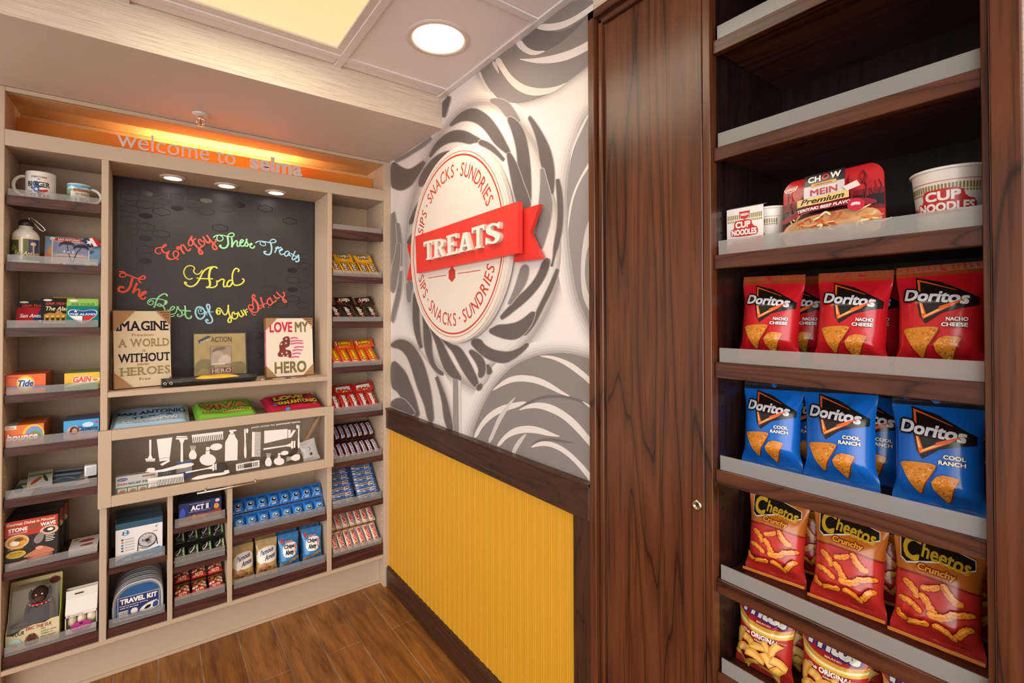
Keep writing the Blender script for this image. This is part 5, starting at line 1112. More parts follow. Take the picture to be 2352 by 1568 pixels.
def blob3(q, cx, cy, cz, rx, ry, rz, m, n=20, jit=0.0, seed=0):
    rn = random.Random(seed)
    def fn(a_, b_):
        th, ph = 2*math.pi*a_, math.pi*(b_-.5); j = 1+jit*math.sin(th*7+seed)*math.sin(ph*9+seed*2)
        return (cx+rx*j*math.cos(ph)*math.cos(th), cy+ry*j*math.cos(ph)*math.sin(th), cz+rz*j*math.sin(ph))
    q.grid(fn, n, n//2+2, m)
m_pl = c('#3a2820', 'cloth'); m_pl2 = c('#5a3d2c', 'cloth')
blob3(q, .008, .048, .090, .034, .030, .062, m_pl, 24, .05, 1); blob3(q, .012, .042, .160, .023, .022, .026, m_pl, 24, .05, 2); blob3(q, .013, .022, .150, .014, .010, .011, m_pl2, 16, .03, 3)
for s_ in (-1, 1): blob3(q, .012+s_*.030, .046, .085, .012, .013, .048, m_pl2, 16, .08, 4+s_); blob3(q, .012+s_*.024, .048, .156, .007, .006, .022, m_pl, 14, .05, 5)
blob3(q, -.040, .040, .066, .026, .010, .010, m_pl2, 16, .06, 8)
for s_ in (-1, 1): blob3(q, .012+s_*.008, .020, .166, .0028, .002, .0028, c('#f0e8dc', 'gloss'), 10)
q.build('plush_toy', t)
q = MB(); q.tube([(.012+.024*math.cos(R(k)), .042+.024*math.sin(R(k)), .132) for k in range(0, 360, 20)], .0045, c('#a81e24', 'card'), 8, True)
for k in range(190, 360, 24): blob3(q, .012+.0285*math.cos(R(k)), .042+.0285*math.sin(R(k)), .132, .002, .002, .002, c(WHT, 'gloss'), 8)
q.build('toy_collar', t)
q = MB(); wp = clear('clear_plastic', '#e8e4dc', .03, .06, .5)
q.add([(-w/2+.003, .001, .060), (w/2-.003, .001, .080), (w/2-.010, .046, h-.02), (-w/2+.010, .046, h-.02), (-w/2+.02, d-.012, h-.014), (w/2-.02, d-.012, h-.014)], [(0, 1, 2, 3), (3, 2, 5, 4)], wp); q.build('window', t)

# bubble bath eggs in a white hanging carton
t = thing('egg_box', 'white hanging carton with a pink badge showing pale round bath balls', 'box', (-1.181, .035, .2055))
w, h, d = .088, .148, .05; wc = c('#e9e2d8', 'card'); q = MB()
q.box(-w/2, w/2, d-.002, d, 0, h, wc); q.box(-w/2, w/2, 0, d, 0, .002, wc); q.box(-w/2, w/2, 0, .002, 0, .020, wc); q.box(-w/2, -w/2+.002, 0, d, 0, .070, wc); q.box(w/2-.002, w/2, 0, d, 0, .070, wc)
q.add([(-w/2, 0, .062), (w/2, 0, .062), (w/2, 0, .074), (-w/2, 0, .074), (w/2, .022, .118), (-w/2, .022, .118), (w/2, .024, h), (-w/2, .024, h)], [(0, 1, 2, 3), (3, 2, 4, 5), (5, 4, 6, 7)], wc)
q.add([(-w/2, 0, .062), (-w/2, 0, .074), (-w/2, .022, .118), (-w/2, .024, h), (-w/2, d, h), (-w/2, d, 0), (-w/2, d, .062)], [(0, 1, 2, 3, 4, 6)], wc)
a = Art(); a.rect(-.020, h-.016, .004, h-.011, '#3a322c'); a.emit(q, face(.0205, .0001)); a = Art(); a.text('20s', -.040, .064, -.030, .071, '#b04a8a', .02); a.text('bubble bath eggs', -.026, .064, .006, .069, '#6a5a50', .0)
a.blob([(-.028,.010),(-.030,.030),(-.012,.040),(.012,.040),(.028,.032),(.030,.014),(.018,.004),(-.010,.002)], '#c23a8a', 2); a.text('spongellables', -.026, .014, .026, .023, '#f4d8ea', .03); a.poly(ell(0, .032, .006, .004, 12), '#5a1a40'); a.emit(q, face(-.0004, .00015), None, 'card')
q.build('carton', t)
for k in range(3): q = MB(); blob3(q, -.027+k*.027, .022, .040, .0128, .0128, .021, c('#e8dcc0', 'card'), 20); q.build('bath_ball', t)
# ---------------------------------------------------------------- ledge: two wrapped canvases, a frame, an umbrella, small badges
ZL = ZLED1+.0005
def canvas(label, loc, yaw, lean, w, h, d, art, board, corners, side):
    t = thing('canvas_print', label, 'canvas print'); orient(t, frame(loc, yaw, lean))
    q = MB(); q.box(-w/2, w/2, 0, d, 0, h, c(board, 'matte'), .001); art.emit(q, face(-.0002, .00015), None, 'matte')
    for sgn in (-1, 1): side(sgn).emit(q, lambda X, Y, k, s_=sgn: (s_*(w/2+.0002+.00012*k), X if s_ > 0 else X, Y))
    q.build('canvas', t)
    cd = c('#a67c52', 'card'); cd2 = c('#8a6238', 'card')
    for (sx_, sz_, a_, b_) in corners:              # folded cardboard corner guards
        q = MB(); X0, Z0_ = sx_*(w/2+.0022), (h+.0022 if sz_ > 0 else -.0008)
        tri = [(X0, Z0_), (X0-sx_*a_, Z0_), (X0, Z0_-sz_*b_)]
        q.prism(tri, .0012, .0028, lambda x, y, o: (x, -o, y), cd)
        q.box(min(X0, X0-sx_*.0018), max(X0, X0-sx_*.0018), -.0028, d+.001, min(Z0_, Z0_-sz_*b_*.92), max(Z0_, Z0_-sz_*b_*.92), cd2)
        if sz_ > 0: q.box(min(X0, X0-sx_*a_*.92), max(X0, X0-sx_*a_*.92), -.0028, d+.001, Z0_-.0018, Z0_, cd2)
        if sx_ > 0 and sz_ > 0:
            for k in range(5): q.add([(X0-.004-k*.001, -.0030, Z0_-.006-k*.010), (X0-a_*.75+k*.0085, -.0030, Z0_-.006-k*.010), (X0-a_*.75+k*.0085+.003, -.0030, Z0_-.011-k*.010), (X0-.004-k*.001, -.0030, Z0_-.011-k*.010)], [(3, 2, 1, 0)], c('#6e4426', 'card'))
        q.build('corner_guard', t)
    return settle(t, ZLED1)
w, h = .185, .302
a = Art(); a.rect(-w/2, 0, w/2, h, '#dcc9aa'); NV, TN = '#26222e', '#a08a62'
for tx, x0, x1, y0_, y1_, cl_ in (('IMAGINE', -.086, .088, .222, .263, NV), ('A WORLD', -.080, .088, .158, .192, TN), ('WITHOUT', -.080, .090, .098, .134, NV), ('HEROES', -.076, .090, .046, .080, TN)): a.text(tx, x0, y0_, x1, y1_, cl_, .035, serif=True)
for tx, x0, x1, y0_, y1_ in (('Freedom', -.036, .034, .201, .212), ('is', -.003, .007, .139, .150), ('never', -.020, .020, .085, .093), ('Free', -.014, .022, .026, .037)): a.text(tx, x0, y0_, x1, y1_, '#8f6a4a', .0)
def side_a(sg):
    s_ = Art(); s_.rect(.0, 0, .034, h, '#c2a67c'); s_.blob([(.0,.02),(.0,.09),(.020,.10),(.034,.08),(.034,.02)], '#8f7a4c', 2); s_.blob([(.0,.11),(.0,.17),(.026,.18),(.034,.15),(.02,.12)], '#8f7a4c', 2); s_.blob([(.004,.04),(.006,.08),(.02,.085),(.026,.05)], '#b59a66', 2); return s_
pI = on_y(327, 893, .060)
canvas('tall canvas reading IMAGINE A WORLD WITHOUT HEROES with cardboard corners', (-1.0015, .073, ZL+.0012), R(13), R(5), w, h, .034, a, '#dcc9aa', ((-1, 1, .072, .085), (1, 1, .052, .064), (-1, -1, .062, .066), (1, -1, .034, .040)), side_a)
w, h = .206, .272
a = Art(); a.rect(-w/2, 0, w/2, h, '#e6dac6'); PK, OL = '#c4364e', '#7c7148'
a.text('LOVE', -.088, .204, .012, .256, PK, .05); a.text('MY', .022, .204, .084, .256, OL, .05); a.text('HERO', -.070, .012, .072, .070, OL, .05)
a.blob([(-.052,.090),(-.056,.106),(-.046,.118),(-.048,.150),(-.036,.164),(-.030,.182),(-.010,.188),(.0,.180),(.0,.140),(-.022,.132),(-.020,.124),(.004,.120),(.006,.090),(-.002,.082),(-.010,.092)], '#7c3c38', 1)
for x, y in ((-.034,.168),(-.016,.174),(-.038,.150),(-.018,.154),(-.036,.106),(-.016,.110),(-.012,.096),(-.030,.094)): a.poly(star(x, y, .006), '#e6dac6', 0 if (x, y) != (-.034,.168) else 1)
for k, (x0, x1, y) in enumerate(((.002,.038,.180),(.002,.060,.166),(.002,.062,.154),(.018,.064,.136),(.010,.058,.122),(.008,.050,.106),(.004,.042,.090))):
    a.poly([(x0, y), ((x0+x1)/2, y+.003), (x1, y-.001), (x1-.006, y-.007), ((x0+x1)/2, y-.004), (x0, y-.008)], '#d06a94', 0 if k else 1)
for sgn_ in (-1, 1): pass
def side_b(sg):
    s_ = Art(); s_.rect(0, 0, .030, h, '#cf6a86'); s_.rect(0, 0, .030, .16, '#d98aa0'); return s_
canvas('square canvas reading LOVE MY HERO with cardboard corners', (-.4525, .100, ZL+.0012), R(2), R(5), w, h, .030, a, '#e6dac6', ((-1, 1, .052, .058), (1, 1, .052, .040), (-1, -1, .046, .054), (1, -1, .050, .056)), side_b)
# small tan picture frame
t = thing('photo_frame', 'small tan frame reading REAL ACTION HERO in clear wrap', 'picture frame'); orient(t, frame((-.7285, .150, ZL+.001), R(3), R(8)))
w, h = .182, .206
a = Art(); a.rect(-w/2, 0, w/2, h-.020, '#bfa66a'); a.blob([(-w/2,0),(-w/2,.06),(-.06,.078),(-.03,.070),(-.02,.03),(-.04,0)], '#8e8048', 2); a.blob([(.03,0),(.03,.05),(.06,.06),(w/2,.052),(w/2,0)], '#8e8048', 2); a.blob([(-w/2,.0),(-.07,.034),(-.04,.032),(-.03,.0)], '#b09a5e', 2)
a.text('ACTION', -.034, .148, .040, .172, '#3a2f24', .02); a.poly([(-.078,.142),(-.040,.166),(-.034,.176),(-.046,.178),(-.080,.156),(-.074,.150)], '#33415e'); a.text('REAL', -.070, .150, -.036, .160, '#e6dcc4', .03, warp=lambda X, Y: (X, Y+(X+.053)*.5+.002))
a.rect(-.042, .006, .044, .036, '#7a2630'); a.rect(-.040, .008, .042, .034, '#d8c7a8'); a.rect(-.0385, .0095, .0405, .0325, '#7a2630'); a.text('HERO', -.034, .012, .036, .030, '#ece0c8', .03, serif=True)
q = MB(); q.box(-w/2, w/2, 0, .014, 0, h, c('#b59c62', 'card'), .001); ab_ = Art(); ab_.rect(-w/2, 0, w/2, .024, '#bfa66a'); ab_.blob([(-w/2,.0),(-w/2,.026),(-.04,.026),(-.05,0)], '#8e8048', 1); ab_.emit(q, face(-.0002, .00013), None, 'card'); a.emit(q, face(-.0004, .00013, 0, .020), None, 'card'); q.build('mat_board', t)
a = Art(); a.rect(-.038, .046, .038, .130, '#8a7a6a'); a.rect(-.036, .048, .036, .128, '#b59a84'); a.blob([(-.036,.050),(-.030,.100),(-.010,.112),(.008,.100),(.010,.070),(-.004,.052)], '#c8b29c', 2); a.blob([(-.016,.052),(.0,.086),(.022,.092),(.036,.080),(.036,.050)], '#d8c6b2', 2); a.blob([(-.036,.100),(-.02,.126),(.02,.126),(.01,.112),(-.012,.112)], '#7c6654', 2); a.rect(-.034, .047, .014, .054, '#efe6da')
a.text('3 1/2 x 5 photo', -.030, .049, .010, .052, '#6a5a4a', .0); q = MB(); a.emit(q, face(-.0026, .00013, 0, .020), None, 'gloss'); q.build('picture', t)
q = MB(); fw = lambda a_, b_: ((a_-.5)*(w+.008), -.0048-.0012*math.sin(a_*23)*math.sin(b_*17), -.001+b_*(h+.006)); q.grid(fw, 26, 26, clear('clear_plastic', '#e8e4dc', .03, .06, .5)); q.build('clear_wrap', t); settle(t, ZLED1); t.scale = (1.09, 1.09, 1.0)
# folding umbrella in a black sleeve with yellow panel
t = thing('umbrella_sleeve', 'flat black umbrella sleeve with a curved yellow panel lying on the ledge', 'umbrella', (-.776, .008, ZL), (0, 0, R(2.5)))
L, Dp, T = .338, .064, .030
def us(a_, b_):
    x = (a_-.5)*L; th = b_*2*math.pi; e = 1-.25*max(0, abs(2*a_-1)-.9)*10*.4
    return (x, Dp/2+.010*math.sin(x*11)*0-Dp/2*math.cos(th)*e*(1+.04*math.sin(x*60)), .0180*(1+ (math.sin(th) if math.sin(th) > 0 else math.sin(th)*.97)*e)+.0012*math.sin(x*90+th*3)*max(0, math.sin(th))+.0003)
q = MB(); m_nyl = c('#232120', 'card'); q.grid(us, 60, 28, m_nyl, True, True)
for e_ in (0, 1): q.add([us(e_, k/28) for k in range(28)], [tuple(range(28))[::(1 if e_ else -1)]], m_nyl)
q.tube([(-L/2+.01, .001, .018), (0, .0005, .0185), (L/2-.01, .001, .018)], .0012, c('#3a3735', 'card'), 6); q.build('sleeve', t)
q = MB()
pa = Art(); pa.blob([(-.062,.0),(-.050,.022),(-.020,.036),(.030,.040),(.070,.032),(.096,.012),(.104,.0)], '#e8b41e', 2)
def up_(X, Y, k=0):
    x = X; th = (.10+Y/.040*.42)*math.pi; r_ = 1.012
    return (x, Dp/2-Dp/2*math.cos(th)*r_*(1+.04*math.sin(x*60)), .0180*(1+math.sin(th)*r_)+.0012*math.sin(x*90+th*3)*max(0, math.sin(th))+.0012)
pa.emit(q, up_, .010, 'card'); q.build('yellow_panel', t)
q = MB()
for x in (-L/2+.010, -L/2+.030): q.tube([(x+.0045*math.cos(R(k)), -.0012, .017+.0045*math.sin(R(k))) for k in range(0, 360, 30)], .0014, metal('chrome', '#e6dfd8'), 6, True)
q.build('eyelets', t)
t = thing('key_chain', 'small dark key ring with a tag lying beside the umbrella sleeve', 'key chain', (-.580, .050, ZL+.0018))
q = MB(); q.tube([(.012*math.cos(R(k)), .012*math.sin(R(k)), 0) for k in range(0, 360, 24)], .0014, metal('chrome', '#e6dfd8'), 6, True); q.build('ring', t)
q = MB(); q.box(.012, .040, -.008, .008, -.0012, .0012, c('#3a302c', 'card'), .0008); q.build('key_tag', t)
for k, (x, y, yaw, w_, d_, cl_, lb) in enumerate(((-.520, .046, 6, .030, .020, '#c9b08a', 'tan enamel badge on the ledge, leftmost of the badges'), (-.474, .052, -5, .026, .018, '#5a3350', 'dark purple enamel badge on the ledge, middle of the badges'), (-.418, .056, 3, .052, .016, '#9a4a34', 'long reddish badge on the ledge under the LOVE MY HERO canvas'))):
    q = MB(); q.box(-w_/2, w_/2, -d_/2, d_/2, 0, .003, c(cl_, 'gloss'), .001); aa = Art(); aa.rect(-w_*.4, -d_*.25, w_*.4, d_*.25, '#e6d8c2'); aa.rect(-w_*.36, -d_*.18, w_*.30, d_*.12, cl_); aa.emit(q, lambda X, Y, k_: (X, Y, .0031+.00015*k_)); o = q.build('badge', None, (x, y, ZL), (0, 0, R(yaw))); tag(o, lb, 'badge', 'badges on the ledge')

# ---------------------------------------------------------------- folded T-shirts on the shelf above the drawer
ZS = .9225
a = Art(); a.text('SAN ANTONIO', -.112, .098, .116, .140, '#2a5070', .06, warp=lambda X, Y: (X, Y+.0*X)); a.text('TEXAS', -.066, .062, .070, .082, '#2a5070', .05); a.blob([(-.03,.155),(0,.175),(.05,.185),(.06,.178),(.0,.165)], '#9a8a70', 1)
a.text('COWCOMMOON', -.090, .016, .086, .052, '#eef0f2', .05, .2); a.stroke([(-.092,.014),(.0,.022),(.090,.016)], .003, '#eef0f2'); a.stroke([(.02,.05),(.03,.066),(.045,.06),(.04,.05)], .003, '#d8dde2')
cloth_fold('folded_t_shirt', 'folded pale blue T-shirt with dark blue and white lettering', .240, .200, .026, '#a3bfd6', a, (-.978, .013, ZS), R(-1), 'folded T-shirts', 1)
a = Art(); a.text('VIVA', -.094, .066, .094, .150, '#b8834a', .06, outline='#5a3a18', ol=.03, warp=lambda X, Y: (X, Y)); a.stroke([(-.090,.052),(-.03,.036),(.02,.044),(.092,.036)], .016, '#c9a44a')
for k in range(16): a.poly(ell(-.084+k*.011, .046-.008*math.sin(k*.5), .0035, .0045, 8), '#4a2a18', 0 if k else 1)
cloth_fold('folded_t_shirt', 'folded lime green T-shirt with brown VIVA lettering', .216, .190, .026, '#79b83c', a, (-.716, .020, ZS), R(2), 'folded T-shirts', 2)
a = Art(); rn = random.Random(5); a.text('LOVE', -.080, .098, .060, .150, '#e6c832', .08, .1, '#2a1a24', .06); a.text('SAN ANTONIO', -.070, .040, .104, .086, '#e64a8a', .07, .1, '#2a1a24', .06)
for k in range(26): x, y = rn.uniform(-.10, .10), rn.uniform(.006, .165); a.blob([(x+.010*math.cos(R(an))*rn.uniform(.5, 1.3), y+.007*math.sin(R(an))*rn.uniform(.5, 1.3)) for an in range(0, 360, 60)], rn.choice(['#3f9ad8', '#e64a8a', '#e6c832', '#7a3a9a', '#2a1a24', '#5ab84a']), 1, 0)
a.text('LOVE', -.080, .098, .060, .150, '#e6c832', .08, .1, '#2a1a24', .06); a.text('SAN ANTONIO', -.070, .040, .104, .086, '#f0d23a', .07, .1, '#2a1a24', .06)
cloth_fold('folded_t_shirt', 'folded red T-shirt with a multicoloured painted print', .226, .185, .025, '#b8223a', a, (-.440, .028, ZS), R(2), 'folded T-shirts', 3)

# ---------------------------------------------------------------- personal items behind the drawer glass
ZD = .6765
a = Art(); w, h = .128, .078
a.rect(-w/2, 0, w/2, h, '#e4e0e0'); a.rect(-w/2, 0, w/2, .037, '#3f8f4a'); a.rect(-w/2, .006, w/2, .009, '#2f7a3a')
for k in range(4): a.rect(-w/2+.006+k*.0305, .014, -w/2+.033+k*.0305, .032, '#e8e2dc', 0 if k else 1)
for k in range(4): a.blob([(-w/2+.010+k*.0305,.016),(-w/2+.012+k*.0305,.026),(-w/2+.022+k*.0305,.030),(-w/2+.031+k*.0305,.024),(-w/2+.029+k*.0305,.016)], '#c98a70', 1, 0 if k else 1)
a.text('PAIN', -.058, .044, -.030, .053, '#b0402e', .04); a.text('RELIEF PATCH', -.026, .044, .060, .053, '#2f4a6a', .04); a.poly(ell(-.044, .066, .016, .006, 18), '#2a4a8a'); a.text('Aspercare', -.056, .0635, -.032, .0685, WHT, .02, .2); a.rect(.016, .066, .056, .071, '#b84a40')
carton('pain_patch_box', 'white and green pain relief patch box at the left behind the drawer glass', 'box', w, .030, h, a, ('#e4e0e0', '#d8d6d4', '#3f8f4a'), (-1.020, .006, ZD), R(-2), R(2), kind='card')
a = Art(); a.rect(-.040, .0, .040, .06, '#3a6a80'); a.text('RECOVERY', -.034, .040, .034, .050, '#c8d8e0', .04); a.rect(-.034, .008, .034, .03, '#5a9ab0')
carton('remedy_box', 'teal remedy box half hidden behind the comb sticker in the drawer', 'box', .080, .026, .062, a, ('#3a6a80', '#4a7a90', '#34607a'), (-.945, .085, ZD), R(4), 0, kind='card')
a = Art(); a.rect(-.028, 0, .028, .075, '#dfe2e6'); a.rect(-.028, 0, .028, .030, '#2f5fa8'); a.text('EyeDrop', -.022, .048, .022, .062, '#1f2a4a', .05, .2); a.rect(-.028, .066, .028, .075, '#4a7ac0')
carton('remedy_box', 'white and blue eye drop box standing in the drawer', 'box', .056, .030, .076, a, ('#dfe2e6', '#c8d0da', '#2f5fa8'), (-.866, .120, ZD), R(3), 0, kind='card')
a = Art(); a.rect(-.050, 0, .050, .040, '#c8a01e'); a.text('Q', -.010, .010, .012, .032, '#b0382a', .05); a.rect(-.046, .004, .046, .008, '#8a6a14')
carton('swab_pack', 'flat yellow pack lying in the drawer', 'pack', .105, .060, .014, None, ('#c8a01e', '#c8a01e', '#a88414'), (-.800, .020, ZD), R(-4), 0, top_art=Art().text('Q', -.008, .016, .010, .044, '#b0382a', .05))
for k, (x, y, z_) in enumerate(((-.706, .030, ZD), (-.735, .105, ZD))):
    t = thing('hair_tie_pack', ('small round black tin lying at the middle of the drawer', 'small round black tin standing farther back in the drawer')[k], 'tin', (x, y, z_+.0005)); 
    if k: t.location.z += .024; t.rotation_euler = (R(75), 0, R(10))
    q = MB(); q.lathe([(.024, 0), (.025, .001), (.025, .013), (.024, .014)], c('#1d1b1e', 'gloss'), 32); q.build('tin', t); q = MB(); q.lathe([(.0235, .0142), (.0225, .0158), (.014, .0164), (.0, .0164)], c('#3a3640', 'gloss'), 32, cap0=False); q.build('lid', t)
# black brush, clear bags, wooden brush
t = thing('hair_brush', 'black plastic hair brush in the drawer behind the comb sticker', 'brush', (-.560, .135, ZD+.0155), (0, 0, R(12)))
q = MB(); q.box(-.045, .045, -.018, .018, -.010, .004, c('#191718', 'gloss'), .004); q.tube([(.04, 0, -.003), (.08, 0, 0), (.13, 0, .004)], [.010, .007, .008], c('#191718', 'gloss'), 12); q.build('body', t)
q = MB()
for i in range(9):
    for j in range(4): q.lathe([(.0009, .004), (.0007, .020)], c('#2a2728'), 5, center=(-.038+i*.0095, -.012+j*.008))
q.build('bristles', t)
def pouch(label, x, y, yaw, w_, h_, lean, veil, dark, name='clear_bag'):
    f = pillow(w_, h_, .012, seed=int(abs(x)*1000), folds=9, fold_a=.5); q = MB(); q.grid(lambda a_, b_: f((a_-.5)*w_, b_*h_), 22, 22, clear('pouch_plastic', '#cfd2d6', .14, .06, .9)); q.grid(lambda a_, b_: (lambda p: (p[0], -p[1]*.7+.006, p[2]))(f((a_-.5)*w_, b_*h_)), 12, 12, clear('pouch_plastic', '#cfd2d6', .14, .06, .9), True, True)
    for dx, dz, r_ in dark: q.box(dx-r_, dx+r_, -.004, .004, dz-r_*.6, dz+r_*.6, c('#2a2a30', 'gloss'), .002)
    o = q.build(name); orient(o, frame((x, y, ZD+.002), R(yaw), R(lean))); settle(o, .676); return tag(o, label, 'bag')
pouch('clear bag with dark travel bottles in the middle of the drawer', -.610, .045, 5, .110, .080, 50, .14, ((-.02, .03, .014), (.02, .04, .012), (.0, .06, .010)))
pouch('clear bag with dark sewing things right of the middle of the drawer', -.520, .030, -4, .085, .062, 55, .14, ((-.02, .02, .012), (.022, .03, .010)))
t = thing('wooden_brush', 'wooden handled bristle brush leaning in the drawer at the right', 'brush'); orient(t, Matrix.Translation((-.436, .100, ZD+.008)) @ Matrix.Rotation(R(-60), 4, 'Y') @ Matrix.Rotation(R(-12), 4, 'X'))
wdm = wood('brush_wood', '#8a5a2c', '#b07a40', '#c8955a', 'X', .35, .3)
q = MB(); q.prism([(0, -.008), (.10, -.009), (.13, -.006), (.19, -.008), (.222, -.006), (.226, .004), (.20, .009), (.13, .008), (.10, .011), (0, .010)], -.010, .010, lambda x, y, o: (x, o, y), wdm); q.build('handle', t)
q = MB(); rn = random.Random(2)
for i in range(22):
    for j in range(4): q.tube([(.004+i*.0043, -.007+j*.0047, .009), (.004+i*.0043+rn.uniform(-.002, .002), -.007+j*.0047, .034)], .0007, c('#3a2a1a'), 4)
q.build('bristles', t); settle(t, .676)
f = pillow(.072, .100, .006, seed=9, folds=6, fold_a=.6); q = MB(); q.grid(lambda a_, b_: f((a_-.5)*.072, b_*.1), 16, 20, c('#dcdad8', 'gloss')); q.grid(lambda a_, b_: (lambda p: (p[0], -p[1]*.7+.001, p[2]))(f((a_-.5)*.072, b_*.1)), 8, 10, c('#dcdad8', 'gloss'), True, True)
aa = Art(); aa.poly(ell(.004, .034, .007, .007, 16), '#2a2422'); aa.stroke([(.0,.07),(.006,.06),(.002,.048)], .003, '#8a8078'); aa.emit(q, f, .01, 'gloss'); o = q.build('shower_cap_pack'); orient(o, frame((-.372, .035, ZD+.002), R(-8), R(14), R(-14))); settle(o, .676); tag(o, 'small white packet tilted at the right end of the drawer', 'packet')

# ---------------------------------------------------------------- lower middle bays
a = Art(); w, h = .144, .150; fb = '#e8e6e6'
a.rect(-w/2, 0, w/2, h, fb); a.rect(-w/2, h-.022, w/2, h, '#2a566e'); a.blob([(-w/2,0),(-w/2,.014),(-.03,.028),(.03,.030),(w/2,.040),(w/2,0)], '#3a94c8', 1); a.text('USB MINI FAN', -.050, .006, .044, .015, WHT, .03, .2)
a.text('H', -.052, .106, -.034, .120, '#2a7ab0', .06); a.ring(-.043, .113, .012, .010, .002, '#2a7ab0', 24, 200, 470); a.text('4"', .048, .112, .058, .121, '#3a3a3a', .0)
for k in range(5): a.poly(ell(-.052, .088-k*.0105, .004, .0036, 10), ('#6a4a4a', '#d08040', '#4a7ab8', '#5a6a5a', '#4a4a4a')[k], 0 if k else 1); a.rect(-.045, .086-k*.0105, -.016, .090-k*.0105, '#b8b4b2', 0)
cx, cy = .024, .070; a.ring(cx, cy, .029, .027, .0028, '#201e1e', 40)
for r_ in (.008, .013, .018, .023): a.ring(cx, cy, r_, r_*.93, .0007, '#4a4848', 28, up=0)
for k in range(14): a.stroke([(cx, cy), (cx+.027*math.cos(R(k*25.7)), cy+.025*math.sin(R(k*25.7)))], .0007, '#4a4848', 0, 0, False)
for k in range(3): a.blob([(cx, cy), (cx+.018*math.cos(R(30+120*k)), cy+.017*math.sin(R(30+120*k))), (cx+.020*math.cos(R(65+120*k)), cy+.018*math.sin(R(65+120*k))), (cx+.010*math.cos(R(90+120*k)), cy+.009*math.sin(R(90+120*k)))], '#8a8684', 2, 0)
a.poly(ell(cx, cy, .0065, .006, 16), '#201e1e'); a.stroke([(cx-.028,.066),(cx-.030,.034)], .0026, '#201e1e', 1, 0, False); a.stroke([(cx+.028,.074),(cx+.032,.046)], .0026, '#201e1e', 0, 0, False); a.stroke([(cx-.026,.046),(cx,.040),(cx+.026,.054)], .0022, '#201e1e', 0); a.text('USB', .040, .098, .056, .102, '#3a3a3a', .0)
for k in range(3): carton('fan_box', ('white and blue USB mini fan box at the front', 'fan box directly behind the front fan box', 'rearmost fan box near the back panel')[k], 'box', w, .055, h, a, (fb, '#2a566e', '#d0d4d8'), (-1.012-.003*k, .026+.058*k, .4215), R(-1), 0, 'USB fan boxes')
# travel kit pouches
def kit_outline(w, h): return [(-w/2, .004), (-w/2+.004, 0), (w/2-.004, 0), (w/2, .004), (w/2, h*.55), (w/2-.006, h*.78), (w/2-.024, h*.94), (w/2-.045, h), (-w/2+.055, h*.985), (-w/2+.030, h*.92), (-w/2+.010, h*.76), (-w/2, h*.55)]
w, h = .150, .130
for k in range(5):
    t = thing('travel_kit', 'travel kit pouch in clear vinyl with grey rim, %s' % ('at the front with its label showing' if k == 0 else ORD[k]+' counted from the front'), 'pouch', (0, 0, 0), (0, 0, 0), 'travel kit pouches'); orient(t, frame((-1.015, .030+.0405*k, .1990), R(-2), R(3)))
    o_ = chaikin(kit_outline(w, h), 1); q = MB(); q.prism(o_, -.026, .0, lambda x, y, o: (x, -o, y), c('#8e9296', 'gloss')); q.tube([(x, -.0008, y) for x, y in o_], .0042, c('#b4b6b8', 'gloss'), 8, True); q.tube([(x, .026, y) for x, y in o_], .0042, c('#a8aaac', 'gloss'), 8, True); q.build('pouch', t)
    q = MB(); s_ = [(x*.90, .006+y*.88) for x, y in o_]; q.prism(s_, .0005, .0035, lambda x, y, o: (x, -o, y), c('#26588e', 'gloss'))
    if k == 0:
        b2 = Art(); x0, x1 = -.062, .066; b2.rect(x0, .010, x1, .084, '#e6e2de'); b2.rect(x0+.0015, .0115, x1-.0015, .0825, '#24356c'); b2.text('TRAVEL KIT', -.056, .058, .060, .078, WHT, .07); b2.text('Everything needed for grooming', -.056, .049, .030, .054, WHT, .02); b2.text('while on the road', -.056, .042, .0, .047, WHT, .02)
        b2.blob([(.0,.014),(.010,.032),(.034,.044),(.064,.048),(.064,.014)], '#e6e2de', 1); b2.blob([(.016,.020),(.026,.034),(.042,.034),(.036,.022)], BLK, 1); b2.blob([(.044,.020),(.046,.040),(.062,.044),(.063,.022)], '#2a4a8a', 1); b2.poly(star(-.012, .026, .013, 12, .72), '#e6e2de'); b2.rect(-.058, .014, -.030, .034, WHT)
        for j in range(9): b2.rect(-.056+j*.003, .018, -.0545+j*.003, .033, BLK, 0 if j else 1)
        b2.emit(q, face(-.0036, .00012), None, 'gloss')
    q.build('label_panel' if k == 0 else 'blue_panel', t); settle(t, .198)
# popcorn cartons
a = Art(); w, h = .148, .086; a.rect(-w/2, 0, w/2, h, '#1e2f6a'); a.blob([(-w/2,0),(-w/2,.028),(-.03,.036),(.04,.034),(w/2,.046),(w/2,0)], '#a8401e', 1); a.rect(-w/2, 0, w/2, .012, '#c89a5a'); a.rect(-.040, .046, .036, .078, '#14183a'); a.text('ACT II', -.034, .050, .030, .072, WHT, .07, .1, '#2a4ab0', .08, serif=True); a.text('Butter', -.028, .018, .022, .034, '#f2b030', .05, .15)
for k in range(20): a.rect(-.039+k*.0038, .0765, -.037+k*.0038, .0785, '#e8d8a0', 0 if k else 1); a.rect(-.039+k*.0038, .0455, -.037+k*.0038, .0475, '#e8d8a0', 0)
a.blob([(.046,.046),(.050,.066),(.062,.064),(.068,.050),(.058,.042)], '#d89a30', 1); a.poly(ell(.060, .076, .008, .007, 16), '#d8d4cc'); a.blob([(-.072,.02),(-.070,.06),(-.058,.07),(-.050,.05),(-.056,.02)], '#3a5ab8', 1)
